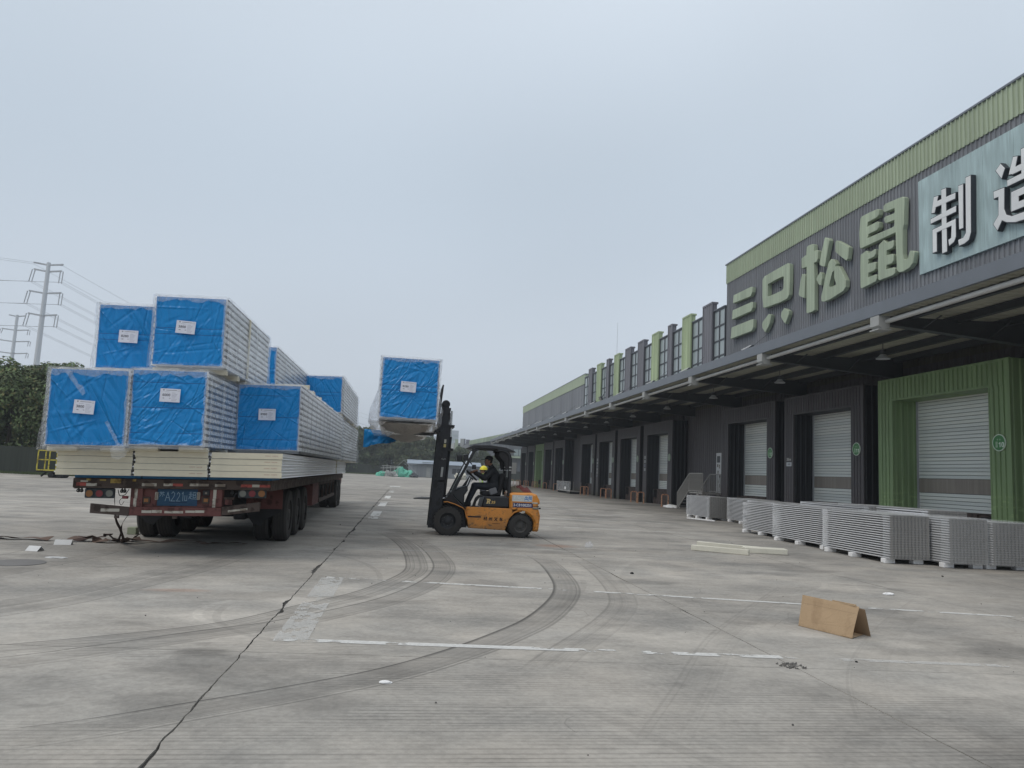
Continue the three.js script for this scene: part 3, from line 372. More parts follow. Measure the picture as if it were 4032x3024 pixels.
// ---------- roof sign: traced in metres on the wall (z, y), each character its own part ----------
const P2 = (s) => s.split(' ').map((p) => p.split(',').map(Number));
const SG = {
  san1: '-38.71,11.91 -36.56,11.86 -36.41,11.81 -36.42,11.55 -36.61,11.37 -38.78,11.46', san2: '-38.81,11.08 -36.5,11.04 -36.33,10.99 -36.35,10.7 -36.54,10.56 -38.91,10.57', san3: '-38.9,10.14 -36.42,10.1 -36.26,10.05 -36.28,9.65 -36.46,9.49 -39.04,9.51',
  zhi: '-35.29,11.9 -35.07,12.04 -33.92,12.06 -32.74,12.07 -32.51,11.97 -32.51,11.09 -32.57,10.51 -32.74,10.36 -33.35,10.33 -35.05,10.4 -35.17,10.46 -35.28,10.99', zhih: '-34.69,11.55 -33.91,11.58 -33.16,11.56 -33.07,11.5 -33.08,10.96 -33.22,10.86 -33.9,10.86 -34.57,10.88 -34.7,10.94',
  zhid1: '-34.6,10 -34.31,9.89 -34.45,9.53 -34.69,9.3 -34.95,9.14 -35.23,9.4 -35.3,9.61 -35.19,9.75', zhid2: '-33.03,9.96 -32.57,9.73 -32.59,9.57 -32.74,9.38 -32.91,9.18 -33.16,9.39 -33.34,9.63 -33.27,9.84',
  mu: '-30.99,12.32 -30.87,12.37 -30.5,12.33 -30.38,12.26 -30.36,11.97 -30.12,11.94 -30.04,11.87 -30.06,11.53 -30.17,11.42 -30.38,11.43 -30.33,10.54 -30.33,9.3 -30.48,9.26 -30.9,9.27 -31.01,9.32 -31,10.37 -31,11.42 -31.39,11.45 -31.44,11.5 -31.45,11.94 -31.03,11.99',
  mul: '-31.39,11.19 -31.15,11.14 -31.11,11.03 -31.18,10.03 -31.61,10.21 -31.69,10.32 -31.55,10.85', mur: '-29.85,10.88 -29.75,10.78 -29.72,10.55 -29.8,10.28 -29.95,10.33 -30.17,10.62 -30.06,10.78',
  gongl: '-29.47,12.31 -29.18,12.18 -29.12,12.07 -29.33,11.5 -29.49,11.05 -29.56,11.03 -29.9,11.2 -29.91,11.3 -29.73,11.78', gongr: '-28.66,11.88 -28.55,11.89 -28.08,11.61 -27.68,11.34 -27.76,10.89 -27.87,10.83 -28.29,11.13 -28.67,11.44 -28.68,11.67',
  si: '-29.01,11.22 -28.76,11.12 -28.61,10.92 -28.68,10.81 -28.42,10.76 -28.16,10.41 -27.91,10.03 -27.93,9.75 -28.1,9.62 -29.05,9.49 -29.55,9.49 -29.74,9.56 -29.77,9.73 -29.47,10.49 -29.19,11.1', sih: '-28.73,10.69 -28.75,10.38 -28.62,10.11 -28.62,10 -29.01,9.98 -29.15,10.08 -29.1,10.24 -28.91,10.62',
  shu: '-26.89,12.28 -26.8,12.34 -26.31,12.33 -25.79,12.29 -25.69,12.22 -25.7,12.04 -25.82,11.97 -26.41,11.97 -26.46,11.81 -25.81,11.8 -25.7,11.73 -25.71,11.54 -25.82,11.47 -26.38,11.47 -26.43,11.34 -25.63,11.31 -24.87,11.27 -24.8,11.31 -24.79,11.51 -25.27,11.55 -25.36,11.61 -25.4,11.8 -25.32,11.83 -24.84,11.78 -24.77,11.81 -24.77,11.96 -25.35,12 -25.44,12.08 -25.41,12.28 -25.31,12.32 -24.79,12.28 -24.3,12.23 -24.2,12.15 -24.26,11.18 -24.32,11.01 -24.34,10.1 -24.29,9.9 -24.17,9.84 -24.06,9.87 -23.95,10.1 -23.77,10.05 -23.68,9.97 -23.8,9.61 -24,9.48 -24.33,9.44 -24.56,9.47 -24.68,9.58 -24.71,10.34 -24.73,11.02 -25.64,11.03 -26.9,11.05 -26.95,11.14 -26.99,11.69',
  shul: '-26.9,10.8 -26.54,10.86 -26.44,10.81 -26.4,10.72 -25.98,10.76 -25.91,10.72 -25.93,10.55 -26.03,10.47 -26.4,10.47 -26.42,10.3 -25.99,10.26 -25.92,10.2 -25.94,9.98 -26.04,9.93 -26.41,9.93 -26.43,9.77 -25.95,9.76 -25.86,9.7 -25.87,9.57 -25.95,9.48 -26.81,9.42 -26.92,9.47 -26.93,10.25',
  shum: '-25.73,10.85 -25.44,10.95 -25.33,10.89 -25.24,10.78 -24.91,10.78 -24.83,10.73 -24.85,10.55 -24.92,10.48 -25.26,10.49 -25.28,10.31 -24.93,10.27 -24.85,10.2 -24.87,10 -24.95,9.92 -25.28,9.93 -25.3,9.79 -24.85,9.74 -24.77,9.67 -24.79,9.5 -24.91,9.45 -25.71,9.46 -25.78,9.51 -25.79,10.19',
  zc: '-22.29,11.74 -22.03,11.71 -22.04,11.06 -22.04,9.5 -22.31,9.49 -22.3,10.7', zs: '-22.65,11.62 -22.39,11.58 -22.5,11.27 -22.6,11.01 -22.79,11.05', zb1: '-22.62,11.42 -21.59,11.39 -21.61,11.15 -22.66,11.19', zb2: '-22.83,10.89 -21.57,10.94 -21.58,10.7 -22.83,10.69',
  zj: '-22.74,10.49 -21.6,10.51 -21.61,9.88 -21.71,9.72 -21.96,9.65 -21.99,9.9 -21.86,9.93 -21.83,10.3 -22.5,10.29 -22.51,9.63 -22.75,9.64', zd1: '-21.48,11.56 -21.23,11.54 -21.27,10.05 -21.49,10.06', zd2: '-21.15,11.71 -20.89,11.7 -20.94,9.82 -21.04,9.59 -21.25,9.52 -21.51,9.52 -21.54,9.76 -21.3,9.77 -21.19,9.88',
  od: '-19.7,11.59 -19.52,11.36 -19.68,11.06 -19.93,11.43', os: '-19.23,11.6 -19.03,11.54 -19.12,11.26 -19.2,11.03 -19.43,11.08', ob1: '-19.27,11.26 -18.36,11.26 -18.37,11.03 -19.3,11.03', ov: '-18.94,11.7 -18.72,11.7 -18.73,10.8 -18.95,10.8', ob2: '-19.48,10.96 -18.23,10.97 -18.24,10.74 -19.48,10.73',
  ok: '-19.34,10.54 -18.34,10.54 -18.37,9.89 -19.36,9.91', okh: '-19.08,10.33 -18.6,10.33 -18.62,10.1 -19.09,10.11', oz: '-20.01,10.81 -19.55,10.78 -19.58,10.11 -19.51,9.92 -19.32,9.81 -18.04,9.74 -18.05,9.46 -19.19,9.54 -19.53,9.65 -19.69,9.76 -19.88,9.5 -20.06,9.78 -19.84,10 -19.82,10.54 -20,10.54',
};
// extrude in (z, y) towards -x, front face at X
const scl = (k, s) => P2(SG[k]).map(([z, y]) => [z * s, (y - 1.55) * s + 1.55]);
const glyphGeo = (k, X, depth, bev, hole, s = 1) => { const g = extrude(scl(k, s), depth, bev, hole ? [scl(hole, s)] : []); g.rotateY(-PI / 2); g.translate(X + depth, 0, 0); return g; };
{
  const s = thing('wall_sign', 'big pale green raised three-dimensional characters on the sign wall', 'sign', [WX - 0.02, 0, 0]);
  const chars = [[['san1'], ['san2'], ['san3']], [['zhi', 'zhih'], ['zhid1'], ['zhid2']], [['mu'], ['mul'], ['mur'], ['gongl'], ['gongr'], ['si', 'sih']], [['shu'], ['shul'], ['shum']]];
  chars.forEach((c, i) => { const g = new GB(); c.forEach(([k, h], n) => g.add(glyphGeo(k, -0.27 - n * 0.002, 0.17, 0.014, h, 17.29 / 17.2))); g.build('character', M.letterGreen, s); const st = new GB(); for (const [k] of c) { const q = scl(k, 17.29 / 17.2), cx = q.reduce((a, p) => a + p[0], 0) / q.length, cy = q.reduce((a, p) => a + p[1], 0) / q.length; st.rod([-0.1, cy, cx], [0.02, cy, cx], 0.03, 6); } st.build('mounting_stud', M.frameDark, s); });
}
{
  const s = thing('board_sign', 'large pale blue-green board with white block characters edged black', 'sign', [WX - 0.06, 0, 0]);
  for (const [a, b] of [[-23.8, -21.95], [-21.95, -20.75], [-20.75, -19.5], [-19.5, -17.3], [-17.3, -15]]) new GB().span(-0.07, 0.03, 9.2, 12.62, a + 0.003, b - 0.003).build('panel', M.board, s);
  const chars = [[['zc'], ['zs'], ['zb1'], ['zb2'], ['zj'], ['zd1'], ['zd2']], [['od'], ['os'], ['ob1'], ['ov'], ['ob2'], ['ok', 'okh'], ['oz']]];
  for (const c of chars) {
    const g = new GB(), e = new GB();
    c.forEach(([k, h], n) => { // black sides, white face set in from the rim
      e.add(glyphGeo(k, -0.24 - n * 0.003, 0.165, 0, h, 17.32 / 17.22));
      const q = scl(k, 17.32 / 17.22), cx = q.reduce((a, p) => a + p[0], 0) / q.length, cy = q.reduce((a, p) => a + p[1], 0) / q.length;
      const f = extrude(q, 0.006, 0.006, h ? [scl(h, 17.32 / 17.22)] : [], 6, 0.022); f.rotateY(-PI / 2); f.translate(-0.24 - n * 0.003 - 0.002, 0, 0); g.add(f);
    });
    const m = e.build('character', M.letterEdge, s); g.build('white_face', M.letterWhite, m);
  }
}
// floodlights standing on the canopy lip, tilted up at the wall
{
  const mk = (label) => { const t = thing('flood_light', label, 'floodlight', [0, 0, 0], 'floodlights along the canopy edge'); new GB().box(0.42, 0.05, 0.09, 0, 0.1, 0, 0.015, 0, 0, 0.5).build('lamp_housing', M.white, t); new GB().box(0.12, 0.16, 0.2, 0.22, 0.14, 0, 0.02, 0, 0, 0.5).build('driver_box', M.frameDark, t); new GB().bar([0.2, 0.15, 0], [0.5, -0.15, 0], 0.03).bar([0.22, 0.16, 0.02], [0.9, 0.75, 0.1], 0.012).build('arm', M.frameDark, t); return t; };
  const zs = [-26.8, -33.3, -38.4, -44.2, -51, -55.4, -60.5, -66, -72, -74, -79, -86, -93, -100, -107], names = ['below the last character', 'below the second character', 'at the end of the tall sign wall', 'under the first clerestory window', 'under the second clerestory window', 'under the third window', 'between the middle windows', 'under the narrow grey fin', 'near the end of the windows', 'where the lower parapet starts', 'first along the lower parapet', 'second along the lower parapet', 'third along the lower parapet', 'fourth along the lower parapet', 'last along the lower parapet'];
  let src; zs.forEach((z, i) => { const lab = 'small white floodlight on the canopy edge ' + names[i]; if (!src) { src = mk(lab); src.position.set(12.45, 6.62, z); } else { dup(src, [12.45, 6.62, z], lab); } });
  const t = thing('square_floodlight', 'square floodlight angled down on the canopy edge by the pale green fin', 'floodlight', [12.1, 6.62, -47.2]);
  new GB().box(0.1, 0.36, 0.5, 0, 0, 0, 0.02, 0, 0, 0.5).build('lamp_housing', M.frameDark, t); new GB().box(0.02, 0.3, 0.44, -0.052, -0.028, 0, 0, 0, 0, 0.5).build('lens', M.lensClear, t); new GB().bar([0, 0, 0], [0.25, 0.5, 0], 0.04).build('bracket', M.frameDark, t);
}
// bell lamps hung from the canopy
{
  const t = thing('bell_lamp', 'grey bell lamp hanging over the green dock', 'lamp', [14.55, 0, -21.6], 'bell lamps under the canopy');
  const pts = [[0.0, 5.98], [0.1, 5.98], [0.13, 5.9], [0.13, 5.76], [0.17, 5.73], [0.22, 5.66], [0.31, 5.6], [0.32, 5.575], [0.3, 5.575], [0.2, 5.65], [0, 5.67]].map((p) => new THREE.Vector2(...p)).reverse();
  new GB().add(new THREE.LatheGeometry(pts.map((p) => new THREE.Vector2(p.x * 0.66, 5.98 - (5.98 - p.y) * 0.75)), 24)).build('shade', M.galv, t); new GB().add(new THREE.CylinderGeometry(0.09, 0.092, 0.14, 16), 0, 5.89, 0).build('gear_housing', M.steelDark, t); new GB().rod([0, 5.95, 0], [0, 6.4, 0], 0.012, 6).build('cord', M.frameDark, t);
  ['over the second dock', 'over the third dock', 'over the stair bay', 'over the first dock past the stair', 'over the second dock past the stair', 'over the third dock past the stair', 'over the fourth dock past the stair', 'over the blank bay far along', 'over the distant dock group'].forEach((n, i) => dup(t, [14.55, 0, -21.6 - 6.66 * (i + 1)], 'grey bell lamp hanging ' + n));
}
// steel hoops in front of the docks
{
  const t = thing('hoop_guard', 'orange steel hoop beside the plastic sheet at the dock by the stair', 'bollard', [15.75, 0, -45.0], 'orange hoop guards in front of the docks'); t.rotation.y = PI / 2 - 0.15;
  const crv = new THREE.CurvePath(), a = 0.2, h = 0.74; const pts = []; for (let i = 0; i <= 10; i++) { const q = PI - (PI * i) / 10; pts.push(V3(0, h - 0.09 + 0.09 * Math.sin(q), (a - 0.09) * Math.sign(Math.cos(q)) * (Math.abs(Math.cos(q)) > 0.01 ? 1 : 0) + 0.09 * Math.cos(q))); }
  new GB().tube([[0, 0, -a], [0, 0.3, -a], ...pts.map((p) => [p.x, p.y, p.z]), [0, 0.3, a], [0, 0, a]], 0.038, 60, 8).build('hoop', M.orangePost, t); new GB().box(0.14, 0.015, 0.16, 0, 0.0075, -a).box(0.14, 0.015, 0.16, 0, 0.0075, a).build('base_plate', M.orangePost, t);
  [[-50, 'first of a pair before the second dock past the stair'], [-51.6, 'second of a pair before the second dock past the stair'], [-58.3, 'near one of the pair before the third dock past the stair'], [-60, 'far one of the pair before the third dock past the stair'], [-66, 'near one of the pair by the clear trolley sheet'], [-67.2, 'far one of the pair by the clear trolley sheet'], [-80, 'alone at the near end of the distant docks'], [-86.4, 'before the second distant dock'], [-92.6, 'near one before the small distant green dock'], [-94, 'far one before the small distant green dock'], [-99.5, 'near one past the distant green dock'], [-101, 'far one past the distant green dock'], [-106.5, 'near one at the end dock'], [-108, 'far one at the end dock'], [-114, 'last one at the warehouse corner']]
    .forEach(([z, n]) => dup(t, [15.8, 0, z], 'orange steel hoop ' + n));
}
{ // steel stair up to the door
  const t = thing('steel_stair', 'brown-grey steel stair with barred railings up to a white door', 'stair', [15.55, 0, -40]);
  new GB().span(0, 2.0, 0.98, 1.06, -0.55, 1.45).build('landing', M.stair, t);
  for (let i = 0; i < 5; i++) new GB().span(0.05, 1.15, 0.18 + i * 0.19, 0.21 + i * 0.19, -2.25 + i * 0.33, -1.93 + i * 0.33).build('tread', M.stair, t);
  for (const x of [0.02, 1.18]) new GB().add(extrude([[-2.4, 0], [-2.15, 0], [-0.5, 0.92], [-0.5, 1.12]], 0.03), 0, 0, 0, 0, PI / 2, 0).build('stringer', M.stair, t).position.set(x, 0, 0);
  const rail = (x, bars) => { const g = new GB(); g.bar([x, 0.95, -2.3], [x, 2.06, -0.45], 0.05).bar([x, 2.06, -0.45], [x, 2.06, 1.42], 0.05).bar([x, 0.02, -2.3], [x, 1.12, -0.5], 0.045).bar([x, 1.12, -0.45], [x, 1.12, 1.42], 0.045).bar([x, 0, -2.3], [x, 0.97, -2.3], 0.05).bar([x, 1, -0.45], [x, 2.06, -0.45], 0.05).bar([x, 0, 1.42], [x, 2.06, 1.42], 0.05); g.build('handrail', M.stair, t); const b = new GB(); for (let k = 0; k < bars; k++) { const z = -2.2 + k * 3.55 / bars, s = clamp((z + 2.3) / 1.85); b.bar([x, 0.02 + 1.1 * s, z], [x, 0.95 + 1.11 * s, z], 0.028); } b.build('baluster', M.stair, t).userData.kind = 'stuff'; };
  rail(0, 34); rail(1.2, 18);
  for (const [x, z] of [[0.1, 1.3], [1.9, 1.3], [0.1, -0.4], [1.9, -0.4]]) new GB().span(x - 0.04, x + 0.04, 0, 0.98, z - 0.04, z + 0.04).build('post', M.stair, t);
}
{ // distance board and small notice on the dock with number plate; notices further on
  const mk = (n, label, z, y, w, h, draw) => { const tex = canvasTex(256, 128, draw), m = new THREE.MeshStandardMaterial({ map: tex, roughness: 0.6 }); const g = new THREE.PlaneGeometry(w, h); g.rotateY(-PI / 2); const t = thing(n, label, 'sign', [FX - 0.03, y, z]); const o = mesh('face', flat(g), m, t); o.position.x = -0.008; new GB().box(0.012, h + 0.01, w + 0.01, 0, 0, 0).build('backing', M.frameDark, t); };
  mk('distance_sign', 'dark plate reading 35m at the edge of the second dock', -31.3, 2.76, 0.44, 0.18, (c, w, h) => { c.fillStyle = '#3b3636'; c.fillRect(0, 0, w, h); c.fillStyle = '#d8d6d2'; c.font = 'bold 110px sans-serif'; c.fillText('35m', 8, 104); });
  mk('notice_sign', 'small white notice with two dark characters under the distance plate', -31.3, 2.55, 0.44, 0.17, (c, w, h) => { c.fillStyle = '#c9cdd0'; c.fillRect(0, 0, w, h); c.strokeStyle = '#2c3138'; c.lineWidth = 9; for (const x of [70, 150]) { c.strokeRect(x, 40, 42, 50); c.beginPath(); c.moveTo(x - 4, 64); c.lineTo(x + 46, 64); c.moveTo(x + 21, 36); c.lineTo(x + 21, 96); c.stroke(); } });
  for (const [z, k, wh] of [[-52.0, 4, 'edge of the dock past the stair'], [-65.5, 6, 'edge of the third dock past the stair']]) {
    const t = thing('notice_strip', 'column of small notices on the ' + wh, 'sign', [FX - 0.03, 0, z + (z > -60 ? 0.3 : 0.3)]);
    for (let i = 0; i < k; i++) new GB().span(-0.01, 0, 3.05 - i * 0.28, 3.26 - i * 0.28, -0.16, 0.16).build('notice', i % 3 === 2 ? M.trimGrey : M.bracket, t);
  }
}

// ---------- slotted metal shelf plates: wrapped stacks along the docks ----------
function plateEnd(w, lh, cols) { // end flange with slots, local x across
  const s = new THREE.Shape([[-w / 2, 0], [w / 2, 0], [w / 2, lh - 0.004], [-w / 2, lh - 0.004]].map((p) => new THREE.Vector2(...p)));
  for (let i = 0; i < cols; i++) { const a = Math.floor(i / 2), x = -w / 2 + 0.045 + (i + 0.5) * (w - 0.09) / cols, h = new THREE.Path(); h.absellipse(x, lh * 0.5, 0.027, 0.0135, 0, 2 * PI); s.holes.push(h); }
  return flat(new THREE.ExtrudeGeometry(s, { depth: 0.004, bevelEnabled: false, curveSegments: 5 }));
}
function shelfStack(label, x0, x1, z0, z1, h, layers, opt = {}) { // z1 is the end nearer the camera; rests on white foam blocks
  h *= rr(0.965, 1.03); const w = x1 - x0, L = z1 - z0, lh = (h - 0.11) / layers, t = thing('shelf_plate_stack', label, 'stack of metal plates', [(x0 + x1) / 2, 0, z1], 'stacks of slotted metal shelf plates'); t.rotation.y = opt.turn ?? rr(-0.018, 0.018);
  const g = new GB(); // one plate: channel with long lips and slotted ends
  g.span(-w / 2, w / 2, lh * 0.45, lh * 0.55, -L, 0); for (const s of [-1, 1]) g.box(0.012, lh * 0.52, L - 0.004, s * (w / 2 - 0.004), lh * 0.36, -L / 2); g.span(-w / 2 + 0.02, w / 2 - 0.02, lh * 0.02, lh * 0.44, -L + 0.02, -0.06);
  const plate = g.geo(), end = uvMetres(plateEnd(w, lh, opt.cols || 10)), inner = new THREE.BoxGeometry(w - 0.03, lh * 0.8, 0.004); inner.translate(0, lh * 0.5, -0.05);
  for (let i = 0; i < layers; i++) {
    const p = mesh('plate', plate, M.alu, t); p.position.set(rr(-0.004, 0.004), 0.11 + i * lh, rr(-0.006, 0.006));
    const e = mesh('slotted_end', end, M.aluEndShaded, p); const e2 = mesh('slot_shade', inner, M.rubber, p);  // black plate behind the slots stands in for their shade
  }
  new GB().span(-w / 2, w / 2, h - 0.006, h, -L, 0).build('top_sheet', M.alu, t);
  for (const z of opt.pads || [-0.2, -L * 0.5, -L + 0.25]) for (const x of [-w / 2 + 0.1, w / 2 - 0.12]) new GB().box(0.24, 0.1, 0.16, x + rr(-0.02, 0.05) - 0.06, 0.053, z + rr(-0.04, 0.04), 0.01).build('foam_block', M.foamWhite, t);
  { // thin clear stretch film round the stack
    const f = new THREE.BoxGeometry(w + 0.03, h - 0.06, L + 0.03, 12, 10, 16), p = f.attributes.position; for (let i = 0; i < p.count; i++) { const k = 0.012 * (fbm(p.getX(i) * 5 + 20 + x0 * 7, p.getY(i) * 5 + p.getZ(i) * 3 + 40, 3) - 0.35); p.setX(i, p.getX(i) + Math.sign(p.getX(i)) * k); p.setZ(i, p.getZ(i) + Math.sign(p.getZ(i)) * k); } f.computeVertexNormals();
    if (opt.cloudy) mesh('stretch_film', uvMetres(f), M.haze, t).position.set(0, 0.11 + (h - 0.1) / 2, -L / 2);
    const s = new GB(); for (const z of [-0.12, -L + 0.12]) s.box(w + 0.05, h - 0.1, 0.2, 0, 0.1 + (h - 0.1) / 2, z); s.buildEach('film_wrap_edge', M.haze, t);
  }
  return t;
}
shelfStack('first metal plate stack from the stair end, slotted end wide in view', 12.82, 13.72, -33.6, -31.0, 1.0, 17);
shelfStack('second metal plate stack from the stair, long side mostly in view', 13.4, 14.3, -30.6, -27.75, 1.0, 17);
shelfStack('low-lying metal plate stack glimpsed behind the middle stack', 12.9, 13.8, -27.4, -22.4, 1.0, 17);
shelfStack('short plate stack peeping out just behind the middle long stack', 11.15, 12.05, -24.2, -21.5, 1.0, 17);
shelfStack('long middle metal plate stack with lined side facing the yard', 10.75, 11.65, -21.25, -18.3, 1.05, 18);
shelfStack('metal plate stack in the second row behind the middle one', 12.1, 13.0, -22.2, -18.6, 1.12, 18);
shelfStack('prominent metal plate stack in front of the green dock, clear film', 10.5, 11.42, -18.15, -15.4, 1.05, 18);
shelfStack('flat metal plate stack in the second row before the green dock', 12.3, 13.3, -20.4, -16.6, 1.13, 18);
shelfStack('metal plate stack with dark gaps beside the prominent one', 11.52, 12.42, -18.1, -14.9, 1.04, 18, { cloudy: true });
shelfStack('end metal plate stack cut off by the picture edge, cloudy film', 12.5, 13.45, -18.2, -14.85, 1.02, 18, { cloudy: true });
// ---------- flatbed lorry: everything on it is placed in the lorry's own frame ----------
const TM = new THREE.Matrix4().makeTranslation(-3.63, 0, -12.8).multiply(new THREE.Matrix4().makeRotationY(0.018)).multiply(new THREE.Matrix4().makeRotationZ(0.028));
function onLorry(o, u, y, d, turn = 0) { const m = TM.clone().multiply(new THREE.Matrix4().makeTranslation(u, y, -d)).multiply(new THREE.Matrix4().makeRotationY(turn)); m.decompose(o.position, o.quaternion, o.scale); return o; }
const stroke = (c, x, y, s, list) => { for (const l of list) { c.beginPath(); l.forEach((p, i) => (i ? c.lineTo(x + p[0] * s, y + p[1] * s) : c.moveTo(x + p[0] * s, y + p[1] * s))); c.stroke(); } };
const HAN = { // stroke skeletons on a unit square
  su: [[[0.05, 0.2], [0.95, 0.2]], [[0.3, 0.05], [0.3, 0.32]], [[0.7, 0.05], [0.7, 0.32]], [[0.1, 0.45], [0.75, 0.45], [0.62, 0.95]], [[0.42, 0.35], [0.38, 0.6], [0.1, 0.98]], [[0.1, 0.6], [0.16, 0.75]], [[0.85, 0.55], [0.95, 0.75]]],
  chao: [[[0.08, 0.2], [0.45, 0.2]], [[0.26, 0.05], [0.26, 0.4]], [[0.05, 0.4], [0.48, 0.4]], [[0.27, 0.4], [0.27, 0.78]], [[0.27, 0.58], [0.46, 0.58]], [[0.14, 0.55], [0.05, 0.95]], [[0.1, 0.75], [0.35, 0.92], [0.98, 0.95]], [[0.55, 0.12], [0.92, 0.12], [0.86, 0.42], [0.75, 0.38]], [[0.7, 0.12], [0.55, 0.45]], [[0.58, 0.5], [0.9, 0.5], [0.9, 0.78], [0.58, 0.78], [0.58, 0.5]]],
  hang: [[[0.02, 0.3], [0.42, 0.3]], [[0.22, 0.03], [0.22, 0.98]], [[0.22, 0.35], [0.03, 0.7]], [[0.22, 0.38], [0.4, 0.58]], [[0.66, 0.02], [0.72, 0.15]], [[0.48, 0.24], [0.98, 0.24]], [[0.58, 0.42], [0.56, 0.75], [0.44, 0.97]], [[0.58, 0.42], [0.84, 0.42], [0.84, 0.9], [0.98, 0.9]]],
  zhou: [[[0.25, 0.08], [0.24, 0.6], [0.1, 0.97]], [[0.52, 0.1], [0.52, 0.92]], [[0.82, 0.05], [0.82, 0.97]], [[0.06, 0.4], [0.12, 0.58]], [[0.36, 0.38], [0.42, 0.55]], [[0.64, 0.38], [0.7, 0.55]]],
  cha: [[[0.1, 0.18], [0.86, 0.18], [0.6, 0.62], [0.08, 0.95]], [[0.2, 0.36], [0.5, 0.68], [0.95, 0.95]], [[0.46, 0.36], [0.56, 0.5]]],
  che: [[[0.12, 0.18], [0.88, 0.18]], [[0.44, 0.02], [0.22, 0.46], [0.86, 0.46]], [[0.04, 0.7], [0.96, 0.7]], [[0.55, 0.32], [0.55, 1]]],
  chu: [[[0.5, 0.02], [0.5, 0.92]], [[0.18, 0.15], [0.18, 0.45], [0.82, 0.45], [0.82, 0.15]], [[0.08, 0.58], [0.08, 0.92], [0.92, 0.92], [0.92, 0.58]]],
  zu: [[[0.4, 0.05], [0.08, 0.18]], [[0.02, 0.36], [0.46, 0.36]], [[0.25, 0.14], [0.25, 0.98]], [[0.25, 0.4], [0.04, 0.72]], [[0.25, 0.42], [0.44, 0.62]], [[0.58, 0.1], [0.58, 0.92]], [[0.58, 0.1], [0.88, 0.1], [0.88, 0.92]], [[0.58, 0.37], [0.88, 0.37]], [[0.58, 0.64], [0.88, 0.64]], [[0.5, 0.93], [0.98, 0.93]]],
};
const labelMat = (num, a, b) => new THREE.MeshStandardMaterial({ roughness: 0.7, map: canvasTex(512, 352, (c, w, h) => {
  c.fillStyle = '#d3d5e0'; c.fillRect(0, 0, w, h); for (let i = 0; i < 60; i++) { c.fillStyle = `rgba(255,255,255,${0.10 * NT[i + 3]})`; c.fillRect(NT[i * 7] * w, NT[i * 11] * h, 90, 26); }
  c.fillStyle = '#4a4e5e'; c.fillRect(70, 26, 34, 26); for (let i = 0; i < 15; i++) c.fillRect(140 + i * 19, 34, 14, 14); c.strokeStyle = '#5a5e70'; c.lineWidth = 4; c.beginPath(); c.arc(462, 46, 22, 0, 7); c.stroke();
  c.fillStyle = '#7c8090'; for (let i = 0; i < 7; i++) c.fillRect(120 + i * 17, 84, 11, 8); for (let r = 0; r < 7; r++) for (let k = 0; k < 5 + (r * 3) % 4; k++) c.fillRect(300 + k * 18, 104 + r * 33, 13, 9);
  c.fillStyle = '#23262f'; c.font = 'bold 92px sans-serif'; c.fillText(num, 60, 200); c.font = 'bold 34px sans-serif'; c.fillText(a, 74, 268); c.fillText(b, 236, 268);
}) });
